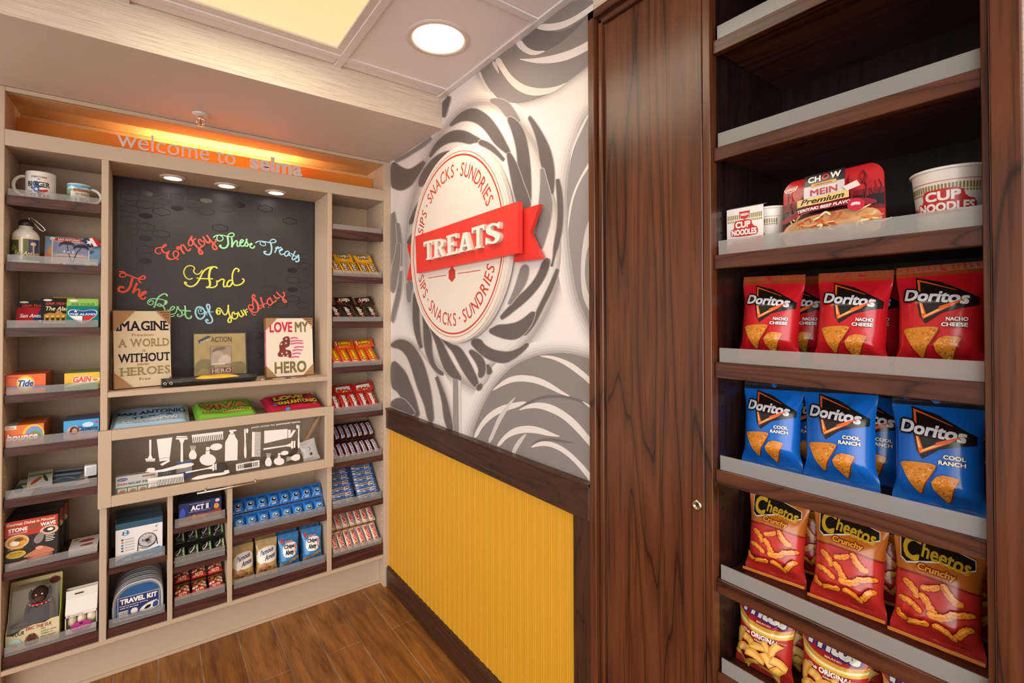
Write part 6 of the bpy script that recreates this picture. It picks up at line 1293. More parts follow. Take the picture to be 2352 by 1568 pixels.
for k in range(6): carton('popcorn_box', 'dark blue butter popcorn carton, %s' % ('frontmost in its bay' if k == 0 else ORD[k]+' from the front'), 'box', w, .028, h, a if k == 0 else None, ('#1e2f6a', '#2a2420', '#2a2018'), (-.8135+.0008*k, .024+.0292*k, .5165), 0, R(1.5), 'popcorn cartons')
# ---------------------------------------------------------------- small sweets: one wrapper of each kind, then copies
def wrapper(name, w, h, t, art, base, seed, nu=14, nv=22, **kw):
    kw.setdefault('pinch', .03); kw.setdefault('folds', 4); kw.setdefault('fold_a', .22); kw.setdefault('seal', .07)
    return film_bag(name, None, None, w, h, t, art, base, Matrix.Identity(4), nu=nu, nv=nv, seed=seed, maxlen=w/7, **kw)
def place(proto, n_used, m, label, cat, group):
    o = proto if n_used == 0 else dup(proto)
    orient(o, m); tag(o, label, cat, group); return o
def on_slope(x, y0, z0, slope, s, n, roll=0., yaw=0., twist=0.): # s = distance up the pile's slope, n = height above it; slope measured from level
    cs, sn = math.cos(slope), math.sin(slope)
    return Matrix.Translation((x, y0+s*cs-n*sn, z0+s*sn+n*cs)) @ Matrix.Rotation(yaw, 4, 'Z') @ Matrix.Rotation(-(math.pi/2-slope), 4, 'X') @ Matrix.Rotation(roll, 4, 'Y') @ Matrix.Rotation(twist, 4, 'Z')
turn = lambda h: (lambda X, Y: (Y, h-X))           # lettering that runs down the wrapper
turnu = lambda h: (lambda X, Y: (-Y, X))           # lettering that runs up the wrapper
RX0, RX1 = XD, XE
rn = random.Random(11)
def mm_art(w, h, base, txt, rings):
    a = Art(); 
    if rings:
        for k, (cx, cy, r_) in enumerate(((0, h*.36, w*.36),)): a.poly(ell(cx, cy, r_, r_*.9, 24), '#6a3a20'); a.poly(ell(cx, cy, r_*.8, r_*.7, 22), '#2a1812'); a.poly(ell(cx-w*.02, h*.20, w*.15, w*.15, 16), '#d8342a'); a.poly(ell(cx-w*.05, h*.22, w*.04, w*.03, 10), '#f6c8c0')
    a.text('m&m\'s', w*.0, -w*.30, h*.60, w*.20, '#efe6da', .04, 0, '#3a2016', .16, warp=(lambda X, Y: (Y, h*.80-X)))
    return a
# yellow and brown sweet bags, orange cups, red chews: five in front leaning back, two lying across behind
def sweet_row(zt, colr, protos, front, back, lab, group, lean=48, name='candy_bag'):
    used = 0; NF = len(front)
    for k, (x, hh, ro) in enumerate(front):
        m = on_slope(x, .031, zt+.008, R(lean), 0.004, .006, R(ro), 0, R(14)); place(protos, used, m, '%s, %s from the left in the front row' % (lab, ORD[k]), 'candy', group); used += 1
    for k, (x, ro) in enumerate(back):
        m = on_slope(x, .030, zt+.0045, R(lean-6), hh+.037, .018, R(ro), 0, R(10)); o = place(protos, used, m, '%s, lying across behind the front row, %s one' % (lab, ('left', 'right')[k]), 'candy', group); used += 1
w, h = .052, .092
yb = wrapper('candy_bag', w, h, .006, mm_art(w, h, 0, 0, False), '#e8a81c', 3)
FX = lambda n, off=0.: [(XD+.041+k*(XE-XD-.0755)/(n-1)) for k in range(n)]
sweet_row(1.558, 0, yb, [(x, .080, r_) for x, r_ in zip(FX(5, -.012), (-6, -8, -9, -5, -6))], [(-.262+.010, 84), (-.150, 80)], 'yellow peanut candy bag', 'yellow candy bags')
bb_ = wrapper('candy_bag', w*1.12, h, .006, mm_art(w*1.12, h, 0, 0, True), '#2c1a12', 5)
sweet_row(1.338, 0, bb_, [(x, .080, r_) for x, r_ in zip(FX(4, -.010), (-8, -10, -9, -8))], [(-.246, 84), (-.142, 80)], 'dark brown chocolate candy bag', 'dark brown candy bags')
w, h = .050, .098
a = Art(); a.poly([(-w*.40,h*.30),(w*.40,h*.20),(w*.40,h*.80),(-w*.40,h*.70)], '#e8701e'); a.text('Reese\'s', 0, -w*.26, h*.66, w*.22, '#f4d21e', .07, .15, '#5a2a10', .07, warp=lambda X, Y: (Y, h*.84-X)); a.rect(-w*.42, h*.08, w*.1, h*.14, '#f6d8a0')
rb_ = wrapper('candy_bag', w, h, .006, a, '#e8521c', 7)
sweet_row(1.119, 0, rb_, [(x, .085, r_) for x, r_ in zip(FX(5, -.012), (-8, -10, -9, -8, -10))], [(-.250, 86), (-.146, 82)], 'orange peanut butter cup pack', 'orange candy packs')
a = Art(); a.rect(-w/2, h*.06, w/2, h*.94, '#c02424'); rr = random.Random(3)
for k in range(22): a.poly(ell(rr.uniform(-.022, .022), rr.uniform(.01, .09), .0035, .003, 8), rr.choice(['#e8b020', '#5a9a30', '#e87020', '#7a3a9a', '#f0d850']), 0 if k else 1)
a.text('Skittles', 0, -w*.24, h*.76, w*.22, WHT, .07, .1, '#7a1414', .07, warp=lambda X, Y: (Y, h*.90-X))
sk = wrapper('candy_bag', w, h*1.08, .0065, a, '#b81f22', 9)
sweet_row(.890, 0, sk, [(x, .092, r_) for x, r_ in zip(FX(5, -.010), (-8, -7, -9, -8, -8))], [(-.256, 86), (-.152, 82)], 'red fruit chew bag', 'red candy bags')
# bars
def bars(proto, zt, n, rows, w, h, lab, group, slope=40, roll=-4, x0=None):
    used = 0
    for r_ in range(rows):
        for k in range(n):
            x = (x0 if x0 is not None else XD+.016+w*.5)+k*(XE-XD-.026-w)/(n-1)
            m = on_slope(x+rn.uniform(-.0003, .0003), .026, zt+.003, R(slope), r_*(h*1.0), .006+.009*r_, R(roll+rn.uniform(-.4, .4)))
            place(proto, used, m, '%s, %s from the left in the %s row' % (lab, ORD[k], ('front', 'back')[r_]), 'candy bar', group); used += 1
w, h = .0278, .104
a = Art(); a.rect(-w*.5, h*.08, w*.5, h*.92, '#38211a'); a.poly([(-w*.34,h*.10),(w*.34,h*.14),(w*.34,h*.90),(-w*.34,h*.86)], '#c02a2c'); a.poly([(-w*.29,h*.12),(w*.29,h*.16),(w*.29,h*.88),(-w*.29,h*.84)], '#efeaf0'); a.text('SNICKERS', 0, -w*.20, h*.70, w*.20, '#24388c', .06, .1, warp=lambda X, Y: (Y, h*.85-X))
bars(wrapper('candy_bar', w, h, .009, a, '#2a1814', 11, nu=10), .663, 8, 2, w, h, 'dark wrapped chocolate bar with white label', 'dark wrapped chocolate bars')
w, h = .0305, .108
a = Art(); a.rect(-w*.5, h*.06, w*.5, h*.94, '#ecdccb'); a.rect(w*.22, h*.06, w*.34, h*.94, '#2a4a9a'); a.text('PAYDAY', 0, -w*.36, h*.76, w*.18, '#d8442a', .09, .15, warp=lambda X, Y: (Y, h*.88-X)); a.rect(-w*.5, h*.94, w*.5, h*.99, '#b0703a')
pd = wrapper('candy_bar', w, h, .009, a, '#e0b890', 13, nu=10)
bars(pd, .219, 7, 2, w, h, 'white and orange peanut bar', 'white and orange peanut bars', slope=46)
# coconut bars lie across, shingled up the slope in two columns
w, h = .117, .0305
a = Art(); a.rect(-w*.44, h*.08, w*.44, h*.92, '#e9e4de'); a.blob([(-w*.44,h*.08),(-w*.44,h*.5),(-w*.25,h*.3),(0,h*.16),(w*.44,h*.28),(w*.44,h*.08)], '#2f6ab8', 1); a.rect(w*.36, h*.08, w*.44, h*.92, '#2a4f94'); a.text('Almond Joy', -w*.36, h*.24, w*.36, h*.82, '#4a2818', .06, .1, WHT, .05)
aj = wrapper('candy_bar', w, h, .007, a, '#27508e', 15, nu=22, nv=10, seal=.05)
used = 0
for r_ in range(7):
    for cidx, x in enumerate((-.2275, -.1035)):
        m = on_slope(x+rn.uniform(-.0008, .0008), .026, .449, R(46), r_*.0312, .006, R(-.5)); place(aj, used, m, 'blue and white coconut bar, %s up in the %s stack' % (ORD[r_], ('left', 'right')[cidx]), 'candy bar', 'blue and white coconut bars'); used += 1

# ---------------------------------------------------------------- right of the lower bays
w, h = .0462, .064
a = Art(); a.rect(-w*.5, h*.1, w*.5, h*.86, '#2a78cc'); a.poly(ell(0, h*.42, w*.30, w*.26, 22), '#7ab8e8'); a.poly(ell(0, h*.42, w*.22, w*.19, 20), '#1f2430'); a.poly(ell(w*.04, h*.46, w*.10, w*.08, 14), '#e8e4e0'); a.rect(-w*.3, h*.74, w*.3, h*.84, '#1d5aa8'); a.text('OREO', -w*.2, h*.12, w*.2, h*.2, WHT, .05)
bp = wrapper('cookie_pack', w, h*1.05, .013, a, '#2068b8', 17, nu=18, nv=20, folds=8, fold_a=.3)
used = 0
for r_ in range(2):
    for k in range(8):
        m = on_slope(-.6705+k*.0474, .036, .4375, R(50), r_*.071, .011+.004*r_, 0); place(bp, used, m, 'small blue cookie pack, %s from the left in the %s row' % (ORD[k], ('front', 'back')[r_]), 'cookie pack', 'small blue cookie packs'); used += 1
def amos(w, h):
    a = Art(); a.rect(-w/2, h*.08, w/2, h*.92, '#b99a66'); a.blob([(-w*.5,h*.36),(-w*.5,h*.66),(-w*.2,h*.78),(w*.3,h*.80),(w*.5,h*.70),(w*.5,h*.40),(w*.2,h*.34)], '#ece4d6', 1); a.text('Famous', -w*.34, h*.60, w*.34, h*.74, '#3a4a78', .05, .3, warp=lambda X, Y: (X, Y+X*.25)); a.text('Amos', -w*.12, h*.42, w*.40, h*.57, '#3a4a78', .05, .3, warp=lambda X, Y: (X, Y+X*.25))
    rr = random.Random(8)
    for k in range(16): x, y = rr.uniform(-w*.36, w*.38), rr.uniform(h*.12, h*.33); a.poly(ell(x, y, w*.085, w*.07, 12), ('#a8683a', '#8a5028', '#b87a44')[k % 3], 0 if k else 1)
    for k in range(20): x, y = rr.uniform(-w*.36, w*.38), rr.uniform(h*.12, h*.33); a.poly(ell(x, y, w*.016, w*.014, 6), '#4a2614', 0 if k else 1)
    return a
def ahoy(w, h):
    a = Art(); a.rect(-w/2, h*.08, w/2, h*.92, '#2a7ab8'); a.poly([(-w*.42,h*.82),(-w*.30,h*.90),(-w*.22,h*.80),(-w*.34,h*.74)], '#c8342a'); a.text('Mini', -w*.18, h*.72, w*.16, h*.79, '#d8402a', .07, .1, WHT, .06)
    a.blob([(-w*.34,h*.36),(-w*.36,h*.66),(-w*.1,h*.74),(w*.26,h*.74),(w*.38,h*.66),(w*.34,h*.40),(w*.1,h*.32)], WHT, 2); a.text('Chips', -w*.29, h*.55, w*.25, h*.70, '#1c2a4a', .08, 0); a.text('Ahoy', -w*.24, h*.36, w*.20, h*.55, '#1c2a4a', .08, 0); a.text('!', w*.24, h*.40, w*.33, h*.70, '#c8342a', .10, .2)
    rr = random.Random(6)
    for k in range(9): x = -w*.40+k*w*.10; a.poly(ell(x, h*(.14+.018*k+rr.uniform(-.02, .02)), w*.075, w*.06, 14), ('#c98a44', '#b87434')[k % 2], 0 if k else 1)
    for k in range(20): i = rr.uniform(0, 8); a.poly(ell(-w*.40+i*w*.10+rr.uniform(-.02, .02)*w, h*(.14+.018*i), w*.014, w*.012, 6), '#4a2614', 0 if k else 1)
    return a
w, h = .086, .152
fa_ = film_bag('cookie_bag', None, None, w, h, .018, amos(w, h), '#b0915c', Matrix.Identity(4), nu=22, nv=30, seed=21)
ca_ = film_bag('cookie_bag', None, None, w*1.03, h, .018, ahoy(w*1.03, h), '#2470b0', Matrix.Identity(4), nu=22, nv=30, seed=22)
for row in (1, 0):
    for k, x in enumerate((-.653, -.561)):
        place(fa_, 0 if (row == 1 and k == 0) else 1, frame((x+.004*row, .044+.046*row, .212), R((4, -3)[k]), R(12), 0), 'tan cookie bag on the bottom shelf, %s of the %s' % (('left', 'right')[k], ('front pair', 'pair behind')[row]), 'cookie bag', 'tan cookie bags')
    for k, x in enumerate((-.467, -.3675)):
        place(ca_, 0 if (row == 1 and k == 0) else 1, frame((x+.002*row, .044+.046*row, .212), R((2, -3)[k]), R(12), 0), 'blue chocolate chip cookie bag on the bottom shelf, %s of the %s' % (('left', 'right')[k], ('front pair', 'pair behind')[row]), 'cookie bag', 'blue cookie bags')
# dark mint patties and red nut clusters in the narrow bay
w, h = .0435, .066
a = Art(); a.rect(-w*.5, h*.1, w*.5, h*.9, '#1c1f1a'); a.poly(ell(0, h*.45, w*.36, w*.30, 20), '#6a665c'); a.poly(ell(0, h*.45, w*.28, w*.22, 20), '#26221e'); a.rect(w*.20, h*.15, w*.42, h*.85, '#3a8a2a'); a.text('PEPP', 0, w*.24, h*.6, w*.38, WHT, .05, warp=lambda X, Y: (Y, h*.8-X)); a.stroke([(-w*.3,h*.3),(0,h*.5),(w*.1,h*.8)], .004, '#d8d8d4')
mp2_ = wrapper('mint_pack', w, h, .012, a, '#17181a', 23, nu=18, nv=20, folds=8, fold_a=.5)
used = 0
for r_ in range(2):
    for k in range(4):
        m = on_slope(-.8825+k*.0462, .034, .366, R(42), r_*.068, .011+.004*r_, R(rn.uniform(-1.5, 1.5))); place(mp2_, used, m, 'black and green mint pack, %s from the left in the %s row' % (ORD[k], ('front', 'back')[r_]), 'candy', 'black and green mint packs'); used += 1
w, h = .053, .062
a = Art(); a.rect(-w*.5, 0, w*.5, h*.36, '#c4242a'); a.rect(-w*.5, h*.86, w*.5, h, '#7a4a20'); rr = random.Random(9)
for k in range(26): x, y = rr.uniform(-w*.4, w*.4), rr.uniform(h*.38, h*.86); a.poly(ell(x, y, .0052, .0045, 10), rr.choice(['#8a5a2c', '#b98a4e', '#d8b07a', '#6a4020', '#e8dcc8']), 0 if k else 1)
a.text('NUTS', -w*.26, h*.10, w*.26, h*.26, '#f0d8a0', .06, .1)
np_ = wrapper('nut_pack', w, h, .014, a, '#7a2a20', 25, nu=18, nv=20, folds=9, fold_a=.5)
used = 0
for r_ in range(2):
    for k in range(3):
        m = on_slope(-.872+k*.0585, .036, .212, R(40), r_*.066, .013+.004*r_, R(-2)); place(np_, used, m, 'red and brown nut cluster pack, %s from the left in the %s row' % (ORD[k], ('front', 'back')[r_]), 'candy', 'red nut cluster packs'); used += 1
# ---------------------------------------------------------------- goods in the dark cabinet (their fronts face the room, -x)
YAWC = R(-90)
def cframe(y, x, z, yaw=0, lean=0, roll=0): return frame((x, y, z), YAWC+R(yaw), R(lean), R(roll))
def chip_tri(a, pts, W, H, seed, up=1, dark='#a8561c', base='#cf8026'):
    rr = random.Random(seed); p = [(x*W, y*H) for x, y in pts]
    a.poly([(x*1.0+.0012, y-.0016) for x, y in chaikin(p, 1)], '#7a2f10', up)
    a.poly(chaikin(p, 1), base, 1)
    cx = sum(q[0] for q in p)/len(p); cy = sum(q[1] for q in p)/len(p)
    for k in range(46):
        i = rr.randrange(len(p)); t, u = rr.random(), rr.random()**.5*.86
        x = cx+(p[i][0]*(1-t)+p[(i+1) % len(p)][0]*t-cx)*u; y = cy+(p[i][1]*(1-t)+p[(i+1) % len(p)][1]*t-cy)*u
        a.poly(ell(x, y, rr.uniform(.0008, .0024), rr.uniform(.0007, .0018), 7), rr.choice([dark, '#e0a040', '#e8b458', '#b86a20', '#dc9a34']), 1 if k == 0 else 0)
    return a
def tortilla_art(W, H, base, band, flav):
    a = Art(); a.rect(-W/2, H*.06, W/2, H*.94, base)
    a.rect(-W/2, H*.90, W/2, H, band)
    ol = [(-.24,.86),(.40,.63),(-.10,.46)]
    big = [(-.27,.89),(.02,.83),(.46,.67),(.46,.60),(.10,.53),(-.10,.43),(-.17,.50),(-.22,.66)]
    a.poly([(x*W, y*H) for x, y in big], '#1a1614')
    F1, F2 = '#e8641e', '#f6c080'
    a.poly([(x*W, y*H) for x, y in [(-.25,.87),(.20,.745),(.22,.735),(-.215,.845)]], F1); a.poly([(x*W, y*H) for x, y in [(-.25,.87),(-.14,.485),(-.085,.505),(-.175,.69),(-.215,.845)]], F1, 0); a.poly([(x*W, y*H) for x, y in [(-.14,.470),(.40,.66),(.14,.60),(-.095,.515)]], F1, 0)
    a.poly([(x*W, y*H) for x, y in [(-.235,.855),(-.145,.53),(-.115,.525),(-.19,.69)]], F2); a.poly([(x*W, y*H) for x, y in [(-.13,.485),(.28,.625),(.12,.595),(-.10,.508)]], F2, 0)
    a.text('Doritos', -W*.385, H*.625, W*.375, H*.745, '#dcdde2', .05, .12, '#1a1614', .10, warp=lambda X, Y: (X, Y-X*.10))
    a.poly([(x*W, y*H) for x, y in [(.06,.585),(.35,.665),(.22,.60),(.05,.555)]], F1)
    for k, t in enumerate(flav): a.text(t, W*.14-(W*.05 if k else 0), H*(.455-.050*k), W*.37, H*(.492-.050*k), WHT, .05, 0., '#2a1412', .05)
    chip_tri(a, [(-.38,.385),(-.18,.40),(.07,.405),(.05,.36),(-.10,.19),(-.14,.13),(-.18,.14),(-.36,.34)], W, H, 1); chip_tri(a, [(.10,.325),(.30,.315),(.31,.29),(.15,.10),(.11,.09),(-.01,.225)], W, H, 2)
    a.text('NET WT 1 3/4 OZ', W*.20, H*.145, W*.34, H*.155, '#3a1410', .0); return a
def curl(a, x, y, l, w_, rot, seed, up=1):
    rr = random.Random(seed); n = 14; top = []; bot = []
    for k in range(n+1):
        t = k/n; e = math.sqrt(max(0, 1-(2*t-1)**6)); o_ = .20*w_*math.sin(t*5+seed)
        top.append((t*l-l/2, e*w_/2*(1+rr.uniform(-.2, .2))+o_)); bot.append((t*l-l/2, -e*w_/2*(1+rr.uniform(-.2, .2))+o_))
    P = top+bot[::-1][:-0 or None]; cr, sr = math.cos(R(rot)), math.sin(R(rot)); P = [(x+px*cr-py*sr, y+px*sr+py*cr) for px, py in P]
    a.poly([(px+.001, py-.0018) for px, py in P], '#8a2a14', up); a.poly(P, '#e88a24', 1)
    H_ = [(x+(px*cr-(py*.35+w_*.12)*sr)*.86, y+(px*sr+(py*.35+w_*.12)*cr)*.96) for px, py in top+bot[::-1]]
    a.poly(H_, '#f6ac48', 1)
    for k in range(10): t = rr.uniform(-.4, .4)*l; v = rr.uniform(-.3, .2)*w_; a.poly(ell(x+t*cr-v*sr, y+t*sr+v*cr, .0012, .0009, 6), '#c8641a', 1 if k == 0 else 0)
def puff_art(W, H):
    a = Art(); a.rect(-W/2, H*.05, W/2, H*.95, '#c8302a'); a.poly([(-W/2,H*.60),(-W*.2,H*.615),(W*.15,H*.605),(W/2,H*.57),(W/2,H*.97),(-W/2,H*.97)], '#c06a22'); a.poly([(-W/2,H*.575),(-W*.2,H*.595),(W*.15,H*.585),(W/2,H*.55),(W/2,H*.57),(W*.15,H*.605),(-W*.2,H*.615),(-W/2,H*.60)], '#8a2418')
    a.poly([(-W*.42,H*.70),(-W*.42,H*.90),(-W*.34,H*.955),(W*.0,H*.92),(W*.40,H*.84),(W*.42,H*.755),(W*.30,H*.715),(W*.05,H*.745),(-W*.18,H*.70),(-W*.34,H*.665)], '#e6dccc'); a.poly([(-W*.41,H*.71),(-W*.41,H*.895),(-W*.33,H*.945),(W*.0,H*.91),(W*.39,H*.835),(W*.41,H*.765),(W*.30,H*.728),(W*.05,H*.760),(-W*.18,H*.716),(-W*.34,H*.68)], '#201a14')
    a.text('C', -W*.39, H*.70, -W*.17, H*.915, '#d0a62c', .05, .1); a.text('heetos', -W*.17, H*.755, W*.37, H*.885, '#d0a62c', .035, .1, warp=lambda X, Y: (X, Y-(X+W*.17)*.16))
    a.text('Crunchy', -W*.20, H*.625, W*.24, H*.70, '#e89a2c', .05, .12, '#6a2412', .09, warp=lambda X, Y: (X, Y-X*.05))
    cs = [(-.26,.47,.25,.085,-48),(-.27,.335,.30,.075,-14),(-.05,.38,.28,.085,-42),(.20,.51,.30,.085,-38),(.10,.32,.30,.085,12),(.32,.38,.26,.070,4),(.34,.24,.24,.075,38),(.14,.20,.26,.080,-26),(-.16,.205,.26,.075,22),(-.02,.535,.22,.07,28),(-.36,.22,.16,.07,-40)]
    for k, (x, y, l, w_, rt) in enumerate(cs): curl(a, x*W, y*H, l*W*1.1, w_*W*1.05, rt, 30+k)
    a.text('CHEESE SNACKS', W*.10, H*.105, W*.38, H*.12, '#3a1410', .02); a.poly([(-W/2,H*.02),(W/2,H*.02),(W/2,H*.05),(-W/2,H*.05)], '#e08a2a'); return a
def corn_art(W, H):
    a = Art(); a.rect(-W/2, H*.05, W/2, H*.95, '#b62a26')
    a.poly(ell(W*.02, H*.80, W*.66, H*.235, 40), '#d9b23c'); a.poly(ell(W*.02, H*.815, W*.62, H*.215, 40), '#f0dfa0'); a.poly(ell(W*.03, H*.835, W*.60, H*.205, 40), '#cf9a2c'); a.poly(ell(W*.04, H*.865, W*.56, H*.19, 40), '#a8221f')
    a.text('Fritos', -W*.39, H*.745, W*.40, H*.93, '#e9e2d4', .08, .12, '#2a2f7a', .07, warp=lambda X, Y: (X, Y-X*.06)); a.text('BRAND', -W*.10, H*.70, W*.16, H*.718, '#efe2c8', .02)
    a.text('The', -W*.36, H*.515, -W*.20, H*.565, WHT, .04); a.text('ORIGINAL', -W*.17, H*.505, W*.34, H*.575, WHT, .06); a.text('CORN CHIPS', -W*.10, H*.465, W*.20, H*.488, WHT, .03); a.text('GUARANTEED FRESH', W*.28, H*.555, W*.45, H*.568, '#e8c8a0', .0)
    rr = random.Random(12)
    for k, (x, y, l, rt) in enumerate(((-.36,.42,.34,80),(-.20,.40,.30,-30),(-.02,.36,.36,20),(.12,.40,.30,-70),(.30,.42,.34,70),(-.30,.27,.34,20),(-.06,.25,.38,-12),(.18,.25,.36,-60),(.36,.28,.28,-30),(-.36,.15,.30,-40),(-.10,.13,.36,30),(.14,.12,.30,-20),(.34,.15,.30,60))):
        L_ = l*W; n = 10; t_ = []; b_ = []
        for i in range(n+1): u = i/n; yy = .18*L_*math.sin(math.pi*u); wd = W*.065*(1+.15*math.sin(3*u+k)); t_.append((u*L_-L_/2, yy+wd)); b_.append((u*L_-L_/2, yy-wd))
        cr, sr = math.cos(R(rt)), math.sin(R(rt)); P = [(max(-W*.49, min(W*.49, x*W+px*cr-py*sr)), y*H+px*sr+py*cr) for px, py in t_+b_[::-1]]; I_ = [(max(-W*.48, min(W*.48, x*W+px*.9*cr-(py*.55+.002)*sr)), y*H+px*.9*sr+(py*.55+.002)*cr) for px, py in t_+b_[::-1]]
        a.poly([(px+.001, py-.0016) for px, py in P], '#7a2014', 1); a.poly(P, '#d89a3a', 1); a.poly(I_, '#e8b860', 1)
    return a
BW, BH = .128, .192
def put_bags(kind, art, base, zt, spots, lab, grp, seed0, t=.030, h=BH, band=None):
    protos = {}
    for k, (y, x, yaw, lean, roll, sc, what) in enumerate(spots):
        s_ = seed0+(k if x < .13 else 0)            # every front bag has its own creases
        if s_ in protos and x >= .13: o = dup(protos[s_]); 
        else: o = film_bag('chip_bag', None, None, BW*sc, h*sc, t, art, base, Matrix.Identity(4), nu=60, nv=84, seed=s_, folds=14, fold_a=.17, pinch=.10, seal=.055, maxlen=BW/28, asc=sc); protos[s_] = o
        orient(o, cframe(y, x, zt, yaw, lean, roll)); settle(o, zt); tag(o, lab+', '+what, 'chip bag', grp)
NAMES3 = ('leftmost of the front row', 'middle of the front row', 'right end of the front row')
BK = ('behind the left front bag', 'behind the middle front bag', 'behind the right front bag', 'deepest behind the left pair')
put_bags('tortilla', tortilla_art(BW, BH, '#c41a24', '#9a4420', ('NACHO', 'CHEESE')), '#b01c26', 1.256,
  [(-1.842, .084, 6, 9, 1, .98, NAMES3[0]), (-1.993, .082, 2, 9, 1, .96, NAMES3[1]), (-2.125, .080, -3, 8, -1, .97, NAMES3[2]), (-1.872, .163, 0, 8, 0, .95, BK[0]), (-1.995, .163, 3, 8, 0, .95, BK[1]), (-2.125, .163, 0, 8, 1, .95, BK[2])], 'red tortilla chip bag', 'red tortilla chip bags', 100)
put_bags('tortilla', tortilla_art(BW, BH, '#0f66c8', '#20242c', ('COOL', 'RANCH')), '#0f5cb8', 1.024,
  [(-1.846, .086, 2, 12, -3, .98, NAMES3[0]), (-1.977, .080, -2, 11, -4, 1.02, NAMES3[1]), (-2.122, .078, -4, 10, -3, 1.0, NAMES3[2]), (-1.872, .168, 0, 8, 0, .95, BK[0]), (-1.999, .165, 0, 8, 0, .95, BK[1]), (-2.127, .166, 0, 8, 0, .95, BK[2])], 'blue tortilla chip bag', 'blue tortilla chip bags', 120)
put_bags('puff', puff_art(BW, BH), '#c42a26', .789,
  [(-1.845, .100, 8, 12, 0, .94, NAMES3[0]), (-1.980, .098, 5, 12, 0, .98, NAMES3[1]), (-2.112, .096, 3, 12, 0, .98, NAMES3[2]), (-1.866, .184, 4, 9, 0, .94, BK[0]), (-2.006, .184, 4, 9, 0, .94, BK[1]), (-2.128, .184, 2, 9, 0, .92, BK[2])], 'orange and red cheese snack bag', 'orange and red cheese snack bags', 140, .028)
put_bags('corn', corn_art(BW, .160), '#a82622', .589,
  [(-1.831, .078, 2, 8, 0, .94, NAMES3[0]), (-1.963, .076, 2, 8, 0, .94, NAMES3[1]), (-2.096, .074, 0, 8, 0, .94, NAMES3[2]), (-1.842, .150, 0, 8, 0, .94, BK[0]), (-1.974, .150, 0, 8, 0, .94, BK[1]), (-2.108, .150, 0, 8, 0, .94, BK[2])], 'red and gold corn chip bag', 'red and gold corn chip bags', 160, .026, .160)

# noodle packs on the shelf above
ZN = 1.488
def tapered(r0, r1, H, k=.0):                        # print wrapped round a cup that widens upwards
    def f(X, Y, lay):
        r = r0+(r1-r0)*Y/H+.0002+.00014*lay; an = X/((r0+r1)/2); return (r*math.sin(an), -r*math.cos(an), Y)
    return f
def cup_art(H, half):
    a = Art()
    for k in range(int(half*2/.0042)): x = -half+k*.0042; a.rect(x, H*.70, x+.0024, H*.80, '#8a7a3a', 0 if k else 1)
    for k in range(int(half*2/.0042)): x = -half+k*.0042; a.rect(x, H*.655, x+.0024, H*.685, '#8a7a3a', 0)
    a.rect(-half, H*.845, half, H*.853, '#c2343a'); return a
def cup_logo(a, x0, y0, w_, h_):
    rd = '#c0282e'; sk_ = lambda X, Y: (X, Y+(X-x0)*.10)
    a.blob([(x0-.04*w_, y0-.03*h_), (x0-.04*w_, y0+.42*h_), (x0+.10*w_, y0+.50*h_), (x0+.10*w_, y0+1.0*h_), (x0+.30*w_, y0+1.06*h_), (x0+.78*w_, y0+1.06*h_), (x0+.84*w_, y0+.60*h_), (x0+1.04*w_, y0+.50*h_), (x0+1.04*w_, y0-.03*h_)], rd, 1)
    a.text('CUP', x0+.15*w_, y0+.52*h_, x0+.76*w_, y0+.98*h_, WHT, .06, 0, rd, .10); a.text('NOODLES', x0, y0+.04*h_, x0+w_, y0+.46*h_, WHT, .06, 0, rd, .10)
def noodle_cup(label, y, x, z, r0, r1, H, yaw, art, group=None):
    t = thing('noodle_cup', label, 'noodle cup', (x, y, z+.0006), (0, 0, YAWC+R(yaw)), group); pw = c('#ece6dc', 'card')
    q = MB(); q.lathe([(r0*.97, 0), (r0, .001), (r1, H)], pw, 48, cap1=False); art.emit(q, tapered(r0, r1, H), .006, 'card'); q.build('body', t)
    q = MB(); q.lathe([(r1-.001, H-.002), (r1+.0026, H-.001), (r1+.0032, H+.0015), (r1+.0015, H+.0035), (r1-.001, H+.003), (.0001, H+.0028)], c('#f2ede6', 'card'), 48, cap0=False); q.build('lid', t); return t
a = cup_art(.100, .066); cup_logo(a, -.040, .034, .074, .036); a.poly([(-.052,.036),(-.046,.036),(-.046,.046),(-.052,.046)], '#c0282e')
noodle_cup('large round white noodle cup with a red logo at the right end of its shelf', -2.1385, .098, ZN, .041, .0505, .104, 6, a)
a = cup_art(.090, .050); cup_logo(a, -.030, .028, .050, .034)
noodle_cup('small noodle cup half hidden inside its paper sleeve at the left', -1.847, .093, ZN, .026, .035, .094, -38, a)
w, h = .079, .102
a = Art(); a.rect(-w/2, 0, w/2, h, '#ece6de')
for k in range(18): a.rect(-w/2+.002+k*.0042, h*.76, -w/2+.0044+k*.0042, h*.86, '#8a7a3a', 0 if k else 1); a.rect(-w/2+.002+k*.0042, h*.70, -w/2+.0044+k*.0042, h*.74, '#8a7a3a', 0)
a.poly([(-.012,h*.92),(.012,h*.92),(.009,h*.80),(0,h*.74),(-.009,h*.80)], '#c0282e'); a.text('NISSIN', -.009, h*.82, .009, h*.88, WHT, .04)
cup_logo(a, -.028, h*.40, .054, h*.32); a.blob([(-w/2,0),(-w/2,.024),(-.01,.022),(.015,.030),(w/2,.040),(w/2,0)], '#e0642a', 1); a.poly(rrect(-.026, h*.24, .028, h*.32, .004), '#e0642a'); a.text('CHICKEN', -.022, h*.258, .006, h*.302, WHT, .04); a.text('FLAVOR', .009, h*.264, .024, h*.296, WHT, .02)
q = MB(); pw = c('#ece6de', 'card')
